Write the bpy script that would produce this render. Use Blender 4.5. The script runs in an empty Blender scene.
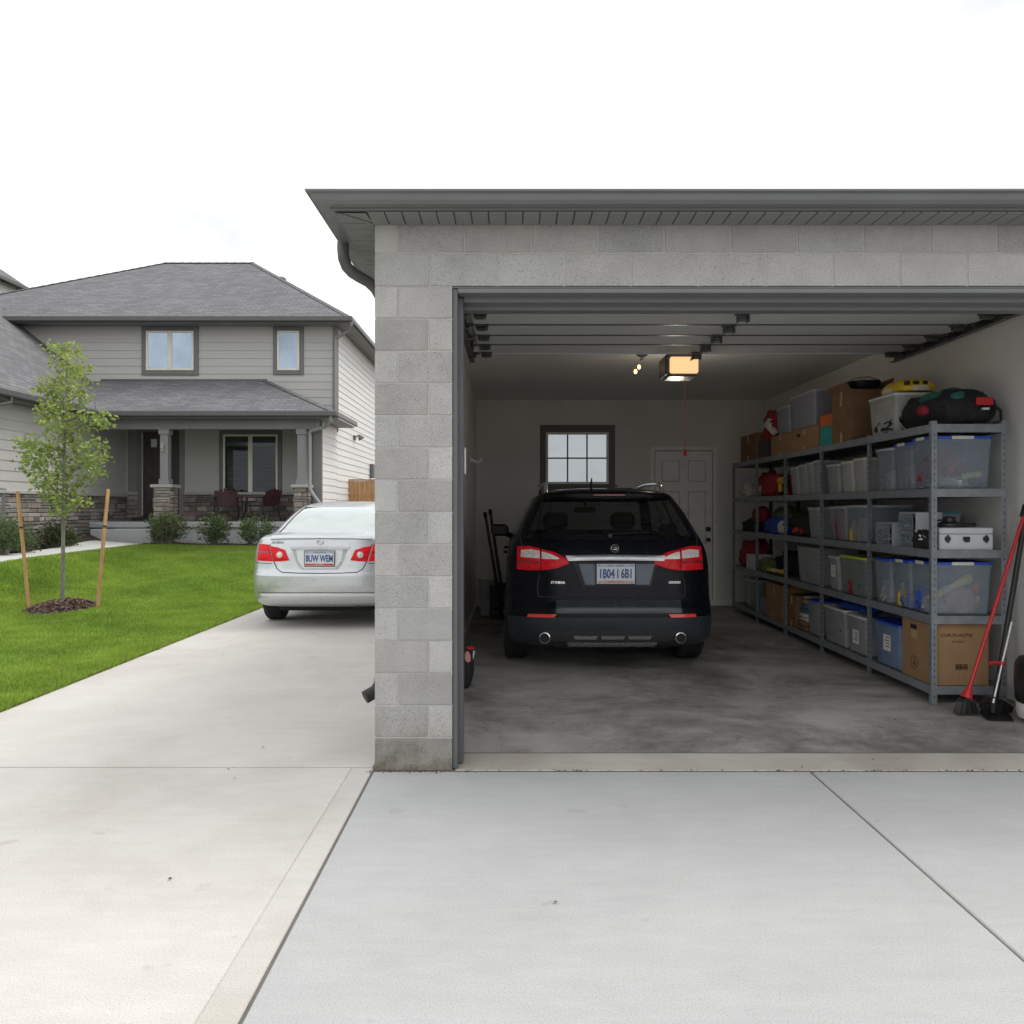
import bpy, bmesh, math, random
import numpy as np
from mathutils import Vector, Matrix, noise as mnoise
random.seed(7)
rng = np.random.default_rng(7)
scene = bpy.context.scene
COL = scene.collection
EYE = 1.5          # camera height; the camera stands at x=0, y=0 and looks along +y
FOC = 800.0        # focal length in pixels

def X(px, y): return (px - 512.0) * y / FOC
def Z(py, y): return EYE + (508.0 - py) * y / FOC

# ------------------------------------------------------------------ mesh builder
class MB:
    def __init__(s):
        s.v = []; s.f = []; s.mi = []; s.col = []; s.uv = []
    def add(s, verts, faces, m=0, col=None, T=None, uvs=None):
        o = len(s.v)
        if T is not None: verts = [T @ Vector(p) for p in verts]
        s.v.extend([tuple(p) for p in verts])
        for i, f in enumerate(faces):
            s.f.append(tuple(o + k for k in f)); s.mi.append(m); s.col.append(col)
            s.uv.append(uvs[i] if uvs else None)
    def box(s, x0, x1, y0, y1, z0, z1, b=0.0, m=0, col=None, T=None):
        if x0 > x1: x0, x1 = x1, x0
        if y0 > y1: y0, y1 = y1, y0
        if z0 > z1: z0, z1 = z1, z0
        b = min(b, .45*(x1-x0), .45*(y1-y0), .45*(z1-z0))
        if b <= 0:
            vs = [(x0,y0,z0),(x1,y0,z0),(x1,y1,z0),(x0,y1,z0),(x0,y0,z1),(x1,y0,z1),(x1,y1,z1),(x0,y1,z1)]
            fs = [(3,2,1,0),(4,5,6,7),(0,1,5,4),(1,2,6,5),(2,3,7,6),(3,0,4,7)]
            s.add(vs, fs, m, col, T); return
        c = ((x0+x1)/2,(y0+y1)/2,(z0+z1)/2); h = ((x1-x0)/2,(y1-y0)/2,(z1-z0)/2)
        vs = []; idx = {}
        for sx in (-1,1):
            for sy in (-1,1):
                for sz in (-1,1):
                    sg = (sx,sy,sz)
                    for a in range(3):
                        p = [c[k] + sg[k]*(h[k] - (0 if k == a else b)) for k in range(3)]
                        idx[(sg,a)] = len(vs); vs.append(p)
        fs = []
        for a in range(3):
            o1, o2 = (a+1)%3, (a+2)%3
            for sa in (-1,1):
                q = []
                for (s1,s2) in ((-1,-1),(1,-1),(1,1),(-1,1)):
                    sg = [0,0,0]; sg[a] = sa; sg[o1] = s1; sg[o2] = s2
                    q.append(idx[(tuple(sg),a)])
                fs.append(tuple(q if sa > 0 else q[::-1]))
            # edges along axis a
            for s1 in (-1,1):
                for s2 in (-1,1):
                    g0 = [0,0,0]; g1 = [0,0,0]
                    g0[a] = -1; g1[a] = 1
                    for g in (g0,g1): g[o1] = s1; g[o2] = s2
                    q = (idx[(tuple(g0),o1)], idx[(tuple(g1),o1)], idx[(tuple(g1),o2)], idx[(tuple(g0),o2)])
                    fs.append(q if s1*s2 > 0 else q[::-1])
        for sx in (-1,1):
            for sy in (-1,1):
                for sz in (-1,1):
                    sg = (sx,sy,sz)
                    t = (idx[(sg,0)], idx[(sg,1)], idx[(sg,2)])
                    fs.append(t if sx*sy*sz > 0 else t[::-1])
        s.add(vs, fs, m, col, T)
    def tube(s, pts, r, n=10, m=0, caps=True, col=None, flat=1.0):
        pts = [Vector(p) for p in pts]
        rs = r if isinstance(r, (list, tuple)) else [r]*len(pts)
        vs = []; fs = []; up = None
        for i, p in enumerate(pts):
            d = (pts[min(i+1,len(pts)-1)] - pts[max(i-1,0)]).normalized()
            if up is None:
                up = Vector((0,0,1)) if abs(d.z) < .9 else Vector((1,0,0))
            a = d.cross(up)
            if a.length < 1e-6: a = d.cross(Vector((0,1,0)))
            a.normalize(); b = a.cross(d).normalized(); up = b
            for k in range(n):
                t = 2*math.pi*k/n
                vs.append(p + a*(math.cos(t)*rs[i]) + b*(math.sin(t)*rs[i]*flat))
        for i in range(len(pts)-1):
            for k in range(n):
                fs.append((i*n+k, i*n+(k+1)%n, (i+1)*n+(k+1)%n, (i+1)*n+k))
        if caps:
            fs.append(tuple(range(n))[::-1]); fs.append(tuple((len(pts)-1)*n+k for k in range(n)))
        s.add(vs, fs, m, col)
    def cyl(s, p0, p1, r0, r1=None, n=20, m=0, col=None): s.tube([p0,p1],[r0, r0 if r1 is None else r1],n,m,True,col)
    def lathe(s, c, prof, axis='z', n=32, m=0, col=None, closed=False):
        """prof: list of (radius, along)"""
        vs = []; fs = []
        for (r, h) in prof:
            for k in range(n):
                t = 2*math.pi*k/n; a, b = r*math.cos(t), r*math.sin(t)
                if axis == 'z': p = (c[0]+a, c[1]+b, c[2]+h)
                elif axis == 'x': p = (c[0]+h, c[1]+a, c[2]+b)
                else: p = (c[0]+a, c[1]+h, c[2]+b)
                vs.append(p)
        for i in range(len(prof)-1):
            for k in range(n):
                fs.append((i*n+k, i*n+(k+1)%n, (i+1)*n+(k+1)%n, (i+1)*n+k))
        if not closed:
            if prof[0][0] > 1e-5: fs.append(tuple(range(n))[::-1])
            if prof[-1][0] > 1e-5: fs.append(tuple((len(prof)-1)*n+k for k in range(n)))
        s.add(vs, fs, m, col)
    def ball(s, c, r, nu=18, nv=12, m=0, fn=None, col=None):
        if not isinstance(r,(tuple,list)): r = (r,r,r)
        vs = [(0,0,-1)]; fs = []
        for j in range(1,nv):
            ph = -math.pi/2 + math.pi*j/nv
            for k in range(nu):
                t = 2*math.pi*k/nu
                vs.append((math.cos(ph)*math.cos(t), math.cos(ph)*math.sin(t), math.sin(ph)))
        vs.append((0,0,1)); L = len(vs)-1
        for k in range(nu): fs.append((0, 1+(k+1)%nu, 1+k))
        for j in range(nv-2):
            for k in range(nu):
                fs.append((1+j*nu+k, 1+j*nu+(k+1)%nu, 1+(j+1)*nu+(k+1)%nu, 1+(j+1)*nu+k))
        for k in range(nu): fs.append((1+(nv-2)*nu+k, 1+(nv-2)*nu+(k+1)%nu, L))
        out = []
        for p in vs:
            q = fn(Vector(p)) if fn else Vector(p)
            out.append((c[0]+q[0]*r[0], c[1]+q[1]*r[1], c[2]+q[2]*r[2]))
        s.add(out, fs, m, col)
    def prism(s, pts, lo, hi, axis='y', m=0, col=None):
        """pts 2-D polygon; extruded along axis. axis y: (x,z); x: (y,z); z: (x,y)"""
        def P(a,b,h): return {'y':(a,h,b),'x':(h,a,b),'z':(a,b,h)}[axis]
        n = len(pts)
        vs = [P(a,b,lo) for a,b in pts] + [P(a,b,hi) for a,b in pts]
        fs = [tuple(range(n)), tuple(range(2*n-1,n-1,-1))] + [(i,(i+1)%n,n+(i+1)%n,n+i) for i in range(n)]
        s.add(vs, fs, m, col)
    def build(s, name, mats, parent=None, angle=35, recalc=True):
        me = bpy.data.meshes.new(name)
        org = ORG.get(parent.name, Vector((0,0,0))) if parent else Vector((0,0,0))
        me.from_pydata([(p[0]-org.x, p[1]-org.y, p[2]-org.z) for p in s.v], [], s.f)
        if not isinstance(mats, (list,tuple)): mats = [mats]
        for m in mats: me.materials.append(m)
        me.polygons.foreach_set('material_index', s.mi)
        if any(c is not None for c in s.col):
            at = me.color_attributes.new('tint', 'FLOAT_COLOR', 'CORNER')
            arr = []
            for p in me.polygons:
                c = s.col[p.index] or (1,1,1)
                arr.extend((c[0],c[1],c[2],1.0)*p.loop_total)
            at.data.foreach_set('color', arr)
        if any(u is not None for u in s.uv):
            ul = me.uv_layers.new(name='UVMap'); arr = []
            for p in me.polygons:
                u = s.uv[p.index]
                for k in range(p.loop_total): arr.extend(u[k] if u else (0,0))
            ul.data.foreach_set('uv', arr)
        if recalc:
            bm = bmesh.new(); bm.from_mesh(me)
            bmesh.ops.recalc_face_normals(bm, faces=bm.faces[:]); bm.to_mesh(me); bm.free()
        finish(me, angle)
        return link(name, me, parent, org)

ORG = {}
def finish(me, angle):
    me.polygons.foreach_set('use_smooth', [True]*len(me.polygons))
    try: me.set_sharp_from_angle(angle=math.radians(angle))
    except Exception: pass
    me.update()
def link(name, me, parent=None, org=None):
    o = bpy.data.objects.new(name, me); COL.objects.link(o)
    if parent: o.parent = parent
    if org is not None: ORG[o.name] = Vector(org)
    return o
def thing(name, label, cat, loc=(0,0,0), group=None):
    o = bpy.data.objects.new(name, None); COL.objects.link(o)
    o.location = loc; o.empty_display_size = .1
    ORG[o.name] = Vector(loc)
    return tag(o, label, cat, group)
def tag(o, label=None, cat=None, group=None, kind=None):
    if label: o['label'] = label
    if cat: o['category'] = cat
    if group: o['group'] = group
    if kind: o['kind'] = kind
    return o
def copy_tree(o, parent=None):
    c = o.copy(); COL.objects.link(c)
    if parent: c.parent = parent
    for ch in list(o.children): copy_tree(ch, c)
    return c
def text_into(mb, s, size, T, m=0, extrude=.0008, bold=0.0):
    cu = bpy.data.curves.new('lettering', 'FONT'); cu.body = s; cu.size = size
    cu.align_x = 'CENTER'; cu.align_y = 'CENTER'; cu.extrude = extrude; cu.offset = bold; cu.resolution_u = 3
    ob = bpy.data.objects.new('lettering', cu); COL.objects.link(ob)
    dg = bpy.context.evaluated_depsgraph_get(); dg.update()
    me = bpy.data.meshes.new_from_object(ob.evaluated_get(dg))
    mb.add([v.co.copy() for v in me.vertices], [tuple(p.vertices) for p in me.polygons], m, None, T)
    bpy.data.objects.remove(ob); bpy.data.curves.remove(cu); bpy.data.meshes.remove(me)
def facing(x, y, z, side='front'):
    """matrix that stands text up: 'front' faces -y, 'left' faces -x"""
    R = Matrix.Rotation(math.pi/2, 4, 'X')
    if side == 'left': R = Matrix.Rotation(-math.pi/2, 4, 'Z') @ R
    return Matrix.Translation((x,y,z)) @ R

# ------------------------------------------------------------------ materials
def newmat(name):
    m = bpy.data.materials.new(name); m.use_nodes = True
    nt = m.node_tree; nt.nodes.clear()
    out = nt.nodes.new('ShaderNodeOutputMaterial'); b = nt.nodes.new('ShaderNodeBsdfPrincipled')
    nt.links.new(b.outputs[0], out.inputs[0])
    return m, nt, b, out
def nz(nt, vec, scale, detail=4, rough=.55, dist=0.0):
    n = nt.nodes.new('ShaderNodeTexNoise'); n.inputs['Scale'].default_value = scale
    n.inputs['Detail'].default_value = detail; n.inputs['Roughness'].default_value = rough
    n.inputs['Distortion'].default_value = dist
    nt.links.new(vec, n.inputs['Vector']); return n.outputs['Fac']
def ramp(nt, fac, stops):
    r = nt.nodes.new('ShaderNodeValToRGB'); e = r.color_ramp.elements
    while len(e) < len(stops): e.new(.5)
    for k, (p, c) in enumerate(stops):
        e[k].position = p; e[k].color = (c[0],c[1],c[2],1) if hasattr(c,'__len__') else (c,c,c,1)
    nt.links.new(fac, r.inputs[0]); return r.outputs[0]
def mix(nt, a, b, fac, mode='MIX'):
    n = nt.nodes.new('ShaderNodeMix'); n.data_type = 'RGBA'; n.blend_type = mode
    def put(sock, v):
        if hasattr(v, 'is_linked') or hasattr(v, 'links'): nt.links.new(v, sock)
        elif hasattr(v,'__len__'): sock.default_value = (v[0],v[1],v[2],1)
        else: sock.default_value = v
    put(n.inputs[0], fac); put(n.inputs[6], a); put(n.inputs[7], b)
    return n.outputs[2]
def mapped(nt, scale=(1,1,1), src='Object'):
    tc = nt.nodes.new('ShaderNodeTexCoord'); mp = nt.nodes.new('ShaderNodeMapping')
    mp.inputs['Scale'].default_value = scale
    nt.links.new(tc.outputs[src], mp.inputs['Vector']); return mp.outputs[0]
def bump(nt, b, h, strength, dist=.01, prev=None):
    n = nt.nodes.new('ShaderNodeBump'); n.inputs['Strength'].default_value = strength
    n.inputs['Distance'].default_value = dist; nt.links.new(h, n.inputs['Height'])
    if prev: nt.links.new(prev, n.inputs['Normal'])
    nt.links.new(n.outputs[0], b.inputs['Normal']); return n.outputs[0]

def M(name, col, rough=.5, metal=0.0, var=.12, vs=6.0, bmp=0.0, bs=60.0, bd=.004, coat=0.0, spec=.5, tint=False, stretch=(1,1,1), emit=0.0):
    m, nt, b, out = newmat(name)
    vec = mapped(nt, stretch)
    f = nz(nt, vec, vs, 5)
    lo = tuple(c*(1-var) for c in col); hi = tuple(min(1,c*(1+var)) for c in col)
    c = ramp(nt, f, [(.3,lo),(.7,hi)])
    if tint:
        a = nt.nodes.new('ShaderNodeAttribute'); a.attribute_name = 'tint'
        c = mix(nt, c, a.outputs['Color'], 1.0, 'MULTIPLY')
    nt.links.new(c, b.inputs['Base Color'])
    rr = ramp(nt, nz(nt, vec, vs*2.3, 3), [(.3,max(0,rough-.07)),(.7,min(1,rough+.07))])
    nt.links.new(rr, b.inputs['Roughness'])
    b.inputs['Metallic'].default_value = metal
    b.inputs['Specular IOR Level'].default_value = spec
    b.inputs['Coat Weight'].default_value = coat; b.inputs['Coat Roughness'].default_value = .04
    if emit:
        b.inputs['Emission Color'].default_value = (*col,1); b.inputs['Emission Strength'].default_value = emit
    if bmp: bump(nt, b, nz(nt, vec, bs, 4), bmp, bd)
    return m

def see_through(name, col, alpha, rough=.15, var=.1):
    """frosted / clear sheet: part transparent, part coloured surface with a gloss"""
    m, nt, b, out = newmat(name)
    vec = mapped(nt)
    c = ramp(nt, nz(nt, vec, 9, 4), [(.3,tuple(k*(1-var) for k in col)),(.7,tuple(min(1,k*(1+var)) for k in col))])
    nt.links.new(c, b.inputs['Base Color']); b.inputs['Roughness'].default_value = rough
    tr = nt.nodes.new('ShaderNodeBsdfTransparent'); mx = nt.nodes.new('ShaderNodeMixShader')
    tr.inputs[0].default_value = (*[min(1,.75+.25*k) for k in col],1)
    mx.inputs[0].default_value = alpha
    nt.links.new(tr.outputs[0], mx.inputs[1]); nt.links.new(b.outputs[0], mx.inputs[2])
    nt.links.new(mx.outputs[0], out.inputs[0]); return m
def glass(name, tint, base=.04, rough=.02, gcol=(1,1,1)):
    m, nt, b, out = newmat(name); nt.nodes.remove(b)
    tr = nt.nodes.new('ShaderNodeBsdfTransparent'); tr.inputs[0].default_value = (*tint,1)
    gl = nt.nodes.new('ShaderNodeBsdfGlossy'); gl.inputs['Roughness'].default_value = rough
    vec = mapped(nt)
    cc = ramp(nt, nz(nt, vec, 3, 2), [(.3,tuple(.96*k for k in gcol)),(.7,gcol)]); nt.links.new(cc, gl.inputs[0])
    fr = nt.nodes.new('ShaderNodeFresnel'); fr.inputs[0].default_value = 1.5
    ge = nt.nodes.new('ShaderNodeNewGeometry'); io = nt.nodes.new('ShaderNodeMath'); io.operation = 'MULTIPLY_ADD'; io.inputs[1].default_value = -.8333; io.inputs[2].default_value = 1.5
    nt.links.new(ge.outputs['Backfacing'], io.inputs[0]); nt.links.new(io.outputs[0], fr.inputs[0])
    ad = nt.nodes.new('ShaderNodeMath'); ad.operation = 'ADD'; ad.inputs[1].default_value = base; ad.use_clamp = True
    nt.links.new(fr.outputs[0], ad.inputs[0])
    mx = nt.nodes.new('ShaderNodeMixShader'); nt.links.new(ad.outputs[0], mx.inputs[0])
    nt.links.new(tr.outputs[0], mx.inputs[1]); nt.links.new(gl.outputs[0], mx.inputs[2])
    nt.links.new(mx.outputs[0], out.inputs[0]); return m

def concrete(name, c0, c1, stain=None, streak=(.35,1.6,1), speck=.25, seed=0.0, stain_lo=.45, stain_hi=.7, rough=.85, stain_scale=.8, streak_c=.06, scuff=0.0):
    m, nt, b, out = newmat(name)
    vec = mapped(nt)
    mp = nt.nodes.new('ShaderNodeMapping'); nt.links.new(vec, mp.inputs[0]); mp.inputs['Location'].default_value = (seed, seed*.7, 0)
    v = mp.outputs[0]
    c = ramp(nt, nz(nt, v, 1.3, 6, .6), [(.3,c0),(.7,c1)])
    ms = nt.nodes.new('ShaderNodeMapping'); nt.links.new(v, ms.inputs[0]); ms.inputs['Scale'].default_value = streak
    c = mix(nt, c, ramp(nt, nz(nt, ms.outputs[0], 9, 6, .7), [(.3,1-streak_c),(.65,1.02)]), 1.0, 'MULTIPLY')
    c = mix(nt, c, ramp(nt, nz(nt, v, 160, 3, .7), [(.32,1-speck),(.5,1.0),(.7,1.06)]), 1.0, 'MULTIPLY')
    if stain is not None:
        f = ramp(nt, nz(nt, v, stain_scale, 7, .62, .6), [(stain_lo,0.0),(stain_hi,1.0)])
        c = mix(nt, c, stain, f, 'MULTIPLY')
    c = mix(nt, c, (.72,.7,.66), ramp(nt, nz(nt, v, 5.5, 2, .5), [(.70,0.0),(.74,.35)]), 'MULTIPLY')
    if scuff:
        m3 = nt.nodes.new('ShaderNodeMapping'); nt.links.new(v, m3.inputs[0]); m3.inputs['Scale'].default_value = (1.0,5.0,1); m3.inputs['Rotation'].default_value = (0,0,.22)
        f2 = ramp(nt, nz(nt, m3.outputs[0], 13, 8, .78, .4), [(.60,0.0),(.74,scuff)])
        c = mix(nt, c, (.58,.56,.53), f2)
        c = mix(nt, c, (.40,.385,.37), ramp(nt, nz(nt, v, .75, 9, .72, .35), [(.45,0.0),(.62,.9)]), 'MULTIPLY')
    nt.links.new(c, b.inputs['Base Color']); b.inputs['Roughness'].default_value = rough
    b.inputs['Specular IOR Level'].default_value = .35
    n1 = bump(nt, b, nz(nt, ms.outputs[0], 60, 5, .7), .25, .004)
    bump(nt, b, nz(nt, v, 220, 3), .25, .002, n1)
    return m

def cmu_mat():
    m, nt, b, out = newmat('split_block')
    vec = mapped(nt)
    a = nt.nodes.new('ShaderNodeAttribute'); a.attribute_name = 'tint'
    c = mix(nt, a.outputs['Color'], ramp(nt, nz(nt, vec, 3.2, 6, .65), [(.3,.84),(.7,1.08)]), 1.0, 'MULTIPLY')
    c = mix(nt, c, ramp(nt, nz(nt, vec, 120, 3, .75), [(.30,.42),(.43,.92),(.6,1.0),(.75,1.2)]), 1.0, 'MULTIPLY')
    # dirt climbing from the ground
    tc = nt.nodes.new('ShaderNodeSeparateXYZ'); nt.links.new(vec, tc.inputs[0])
    ad = nt.nodes.new('ShaderNodeMath'); ad.operation = 'MULTIPLY_ADD'; ad.inputs[1].default_value = .35
    nt.links.new(nz(nt, vec, 5, 5, .6), ad.inputs[0]); nt.links.new(tc.outputs[2], ad.inputs[2])
    c = mix(nt, mix(nt, c, ramp(nt, nz(nt, vec, 11, 6, .7), [(.35,(.42,.37,.29)),(.62,(.88,.82,.70))]), 1.0, 'MULTIPLY'), c, ramp(nt, ad.outputs[0], [(.16,.0),(.50,1.0)]))
    nt.links.new(c, b.inputs['Base Color']); b.inputs['Roughness'].default_value = .92
    b.inputs['Specular IOR Level'].default_value = .2
    n1 = bump(nt, b, nz(nt, vec, 120, 3, .75), .55, .004)
    bump(nt, b, nz(nt, vec, 14, 4), .2, .006, n1)
    return m

def shingle_mat():
    m, nt, b, out = newmat('asphalt_shingles')
    tc = nt.nodes.new('ShaderNodeTexCoord'); uv = tc.outputs['UV']
    br = nt.nodes.new('ShaderNodeTexBrick'); nt.links.new(uv, br.inputs['Vector'])
    br.inputs['Scale'].default_value = 1; br.inputs['Brick Width'].default_value = .31; br.inputs['Row Height'].default_value = .14
    br.inputs['Mortar Size'].default_value = .008; br.inputs['Mortar Smooth'].default_value = .3; br.inputs['Bias'].default_value = -.1
    br.inputs['Color1'].default_value = (.165,.163,.17,1); br.inputs['Color2'].default_value = (.225,.222,.23,1)
    br.inputs['Mortar'].default_value = (.10,.10,.105,1); br.offset = .37
    c = mix(nt, br.outputs[0], ramp(nt, nz(nt, uv, .9, 5), [(.3,.92),(.7,1.08)]), 1.0, 'MULTIPLY')
    c = mix(nt, c, ramp(nt, nz(nt, uv, 40, 4, .7), [(.3,.75),(.7,1.2)]), 1.0, 'MULTIPLY')
    nt.links.new(c, b.inputs['Base Color']); b.inputs['Roughness'].default_value = .95; b.inputs['Specular IOR Level'].default_value = .2
    inv = nt.nodes.new('ShaderNodeMath'); inv.operation = 'SUBTRACT'; inv.inputs[0].default_value = 1
    nt.links.new(br.outputs['Fac'], inv.inputs[1]); bump(nt, b, inv.outputs[0], .8, .015)
    return m

def leaf_mat(name, rough=.55):
    m, nt, b, out = newmat(name)
    a = nt.nodes.new('ShaderNodeAttribute'); a.attribute_name = 'tint'
    vec = mapped(nt)
    c = mix(nt, a.outputs['Color'], ramp(nt, nz(nt, vec, 2.5, 3), [(.3,.8),(.7,1.15)]), 1.0, 'MULTIPLY')
    nt.links.new(c, b.inputs['Base Color']); b.inputs['Roughness'].default_value = rough
    b.inputs['Specular IOR Level'].default_value = .3
    t = nt.nodes.new('ShaderNodeBsdfTranslucent'); nt.links.new(c, t.inputs[0])
    mx = nt.nodes.new('ShaderNodeMixShader'); mx.inputs[0].default_value = .35
    nt.links.new(b.outputs[0], mx.inputs[1]); nt.links.new(t.outputs[0], mx.inputs[2]); nt.links.new(mx.outputs[0], out.inputs[0])
    return m

MAT = {}
def setup_mats():
    g = MAT
    g['cmu'] = cmu_mat(); g['mortar'] = M('mortar', (.44,.43,.405), .95, bmp=.4, bs=90)
    g['drive'] = concrete('driveway_concrete', (.585,.563,.528), (.66,.638,.602), (.83,.805,.77), stain_lo=.5, stain_hi=.8)
    g['drive_edge'] = concrete('trowelled_edge', (.578,.557,.523), (.654,.633,.598), (.85,.83,.79), seed=2.2)
    g['apron'] = concrete('apron_concrete', (.455,.458,.458), (.515,.518,.518), (.89,.89,.88), seed=4.3, stain_lo=.5, stain_hi=.8)
    g['floor'] = concrete('garage_floor_concrete', (.46,.445,.42), (.56,.545,.52), (.62,.60,.58), seed=1.7, stain_lo=.42, stain_hi=.66, rough=.75, speck=.35, streak_c=.13, scuff=.35)
    g['thresh'] = concrete('threshold_concrete', (.50,.475,.43), (.60,.57,.52), (.75,.71,.65), seed=8.1, speck=.35)
    g['walk'] = concrete('walk_concrete', (.55,.55,.53), (.63,.63,.61), seed=3)
    g['porch'] = concrete('porch_concrete', (.42,.44,.45), (.5,.52,.52), seed=6)
    g['soil'] = M('soil', (.10,.075,.055), .95, var=.4, vs=8, bmp=.8, bs=25, bd=.03)
    g['gap'] = M('joint_shadow', (.15,.14,.125), .95)
    g['trim_dark'] = M('dark_grey_metal', (.115,.12,.122), .42, .1, var=.06, vs=2)
    g['trim_mid'] = M('grey_metal', (.17,.175,.178), .45, .15, var=.06, vs=2)
    g['soffit'] = M('soffit_vinyl', (.20,.20,.195), .55, var=.05)
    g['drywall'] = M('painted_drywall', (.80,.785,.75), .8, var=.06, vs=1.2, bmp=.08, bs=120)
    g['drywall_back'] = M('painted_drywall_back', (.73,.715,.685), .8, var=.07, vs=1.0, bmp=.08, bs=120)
    g['ceil'] = M('ceiling_board', (.80,.79,.75), .8, var=.06, vs=.8, bmp=.06, bs=120)
    g['door_panel'] = M('door_steel', (.60,.61,.615), .8, .0, var=.05, vs=1.5, spec=.12)
    g['bracket'] = M('zinc_bracket', (.12,.12,.12), .4, .5, var=.3, vs=30)
    g['white_paint'] = M('white_paint', (.88,.88,.86), .45, var=.05)
    g['back_door'] = M('back_door_paint', (.88,.87,.84), .45, var=.05)
    g['win_frame'] = M('window_frame_cream', (.72,.69,.60), .45, var=.05)
    g['win_trim'] = M('window_trim_grey', (.15,.15,.148), .55, var=.06)
    g['siding'] = M('lap_siding', (.47,.46,.44), .65, var=.05, vs=1.4, bmp=.12, bs=40, stretch=(.3,1,4))
    g['siding_sunlit'] = M('lap_siding_sunlit', (.70,.70,.68), .6, var=.04, vs=1.4, bmp=.1, bs=40, stretch=(1,.3,4))  # paler copy of the siding; the sunlit side is put into its colour
    g['white_siding'] = M('white_siding', (.72,.72,.72), .6, var=.04)
    g['house_trim'] = M('house_trim', (.20,.202,.20), .55, var=.06, vs=2)
    g['house_col'] = M('porch_column_paint', (.25,.255,.257), .55, var=.06, vs=2)
    g['fascia'] = M('house_fascia', (.105,.102,.10), .45, var=.06)
    g['stone'] = M('ledger_stone', (1,1,1), .9, var=.35, vs=9, bmp=.9, bs=22, bd=.02, tint=True)
    g['stone_cap'] = M('stone_cap', (.40,.385,.36), .85, var=.12, bmp=.3, bs=40)
    g['shingle'] = shingle_mat()
    g['door_dark'] = M('front_door_paint', (.045,.037,.034), .4, var=.2)
    g['black'] = M('black_void', (.012,.012,.013), .8)
    g['sky_glass'] = M('window_glass_painted_sky', (.34,.42,.52), .04, .5, var=.28, vs=.9, spec=.8)  # blue of the reflected sky painted into the pane colour
    g['house_glass'] = glass('porch_window_glass', (.6,.63,.63), .0, .02, (.75,.78,.8))
    g['blind'] = M('blind_slats', (.50,.50,.48), .6)
    g['garage_glass'] = glass('garage_window_glass', (.64,.66,.67), .0, .45)
    g['leaf'] = leaf_mat('leaves'); g['grassm'] = leaf_mat('grass_blades', .6)
    g['bark'] = M('young_bark', (.20,.19,.165), .9, var=.3, vs=20, bmp=.6, bs=60, stretch=(1,1,.3))
    g['stake'] = M('pine_stake', (.50,.29,.13), .75, var=.22, vs=10, bmp=.3, bs=60, stretch=(3,3,.3))
    g['cedar'] = M('cedar_boards', (.43,.24,.10), .75, var=.25, vs=7, bmp=.3, bs=50, stretch=(3,3,.25))
    g['mulch'] = M('mulch_chips', (1,1,1), .95, var=.3, vs=20, tint=True)
    g['rubber'] = M('tyre_rubber', (.018,.018,.018), .8, var=.3, vs=20, bmp=.2, bs=90)
    g['black_plastic'] = M('black_plastic', (.017,.017,.018), .45, var=.2)
    g['alloy'] = M('alloy_rim', (.45,.46,.47), .3, .9)
    g['chrome'] = M('chrome', (.72,.73,.74), .12, 1.0, var=.03)
    g['satin'] = M('satin_silver', (.45,.46,.47), .3, .85, var=.05)
    g['suv_paint'] = M('black_car_paint', (.005,.006,.009), .24, var=.1, coat=.0, spec=.16)
    g['suv_dark'] = M('charcoal_bumper', (.027,.033,.042), .45, var=.15, spec=.25)
    g['silver'] = M('silver_car_paint', (.60,.62,.635), .33, .72, var=.02, coat=.35)
    g['silver_pale'] = M('pale_silver_panel', (.72,.75,.74), .35, .2, var=.03)
    g['seam'] = M('panel_gap', (.03,.03,.033), .7)
    g['suv_glass'] = glass('tinted_glass', (.42,.46,.46), .0)
    g['sedan_glass'] = glass('sedan_rear_glass', (.45,.52,.5), .50, .06, (.93,1.0,.97))
    g['side_glass'] = glass('sedan_side_glass', (.30,.34,.33), .12)
    g['red_lens'] = M('red_lens', (.75,.012,.022), .22, var=.25, vs=30, coat=.0, spec=.22)
    g['red_dark'] = M('red_lens_dark', (.30,.008,.012), .12, var=.3, vs=30, coat=.8)
    g['clear_lens'] = M('clear_lens', (.78,.73,.70), .2, .1, var=.3, vs=60, coat=.3)
    g['reflector'] = M('red_reflector', (.85,.05,.03), .2, var=.1, coat=.5)
    g['plate'] = M('plate_white', (.66,.69,.72), .4, var=.06)
    g['plate_blue'] = M('plate_blue', (.05,.10,.28), .4)
    g['plate_red'] = M('plate_red', (.55,.08,.05), .4)
    g['plate_haze'] = M('plate_pale_blue', (.42,.50,.62), .4, var=.15, vs=40)
    g['interior'] = M('car_interior', (.02,.02,.021), .7)
    g['rack'] = M('grey_steel_rack', (.235,.26,.28), .45, .25, var=.16, vs=14)
    g['rack_deck'] = M('rack_deck', (.14,.15,.16), .5, .25, var=.1)
    g['slot'] = M('slot_hole', (.04,.042,.045), .9)
    g['card'] = M('cardboard', (.32,.19,.095), .85, var=.1, vs=5, bmp=.12, bs=40)
    g['card_light'] = M('cardboard_light', (.40,.25,.13), .85, var=.1, vs=5, bmp=.1, bs=40)
    g['card_dark'] = M('cardboard_dark', (.20,.115,.055), .85, var=.14, vs=5)
    g['tape'] = M('packing_tape', (.45,.32,.2), .3, var=.08)
    g['ink'] = M('print_ink', (.07,.04,.02), .8)
    g['paper'] = M('paper_label', (.72,.72,.70), .7, var=.05)
    g['bin_clear'] = see_through('clear_bin_plastic', (.46,.53,.60), .27)
    g['bin_grey'] = see_through('grey_bin_plastic', (.46,.48,.49), .52)
    g['bin_white'] = see_through('milky_bin_plastic', (.56,.57,.54), .62)
    g['bin_blue'] = see_through('blue_tint_bin_plastic', (.22,.30,.46), .70)
    g['bin_green'] = see_through('green_tint_bin_plastic', (.25,.30,.28), .7)
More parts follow.
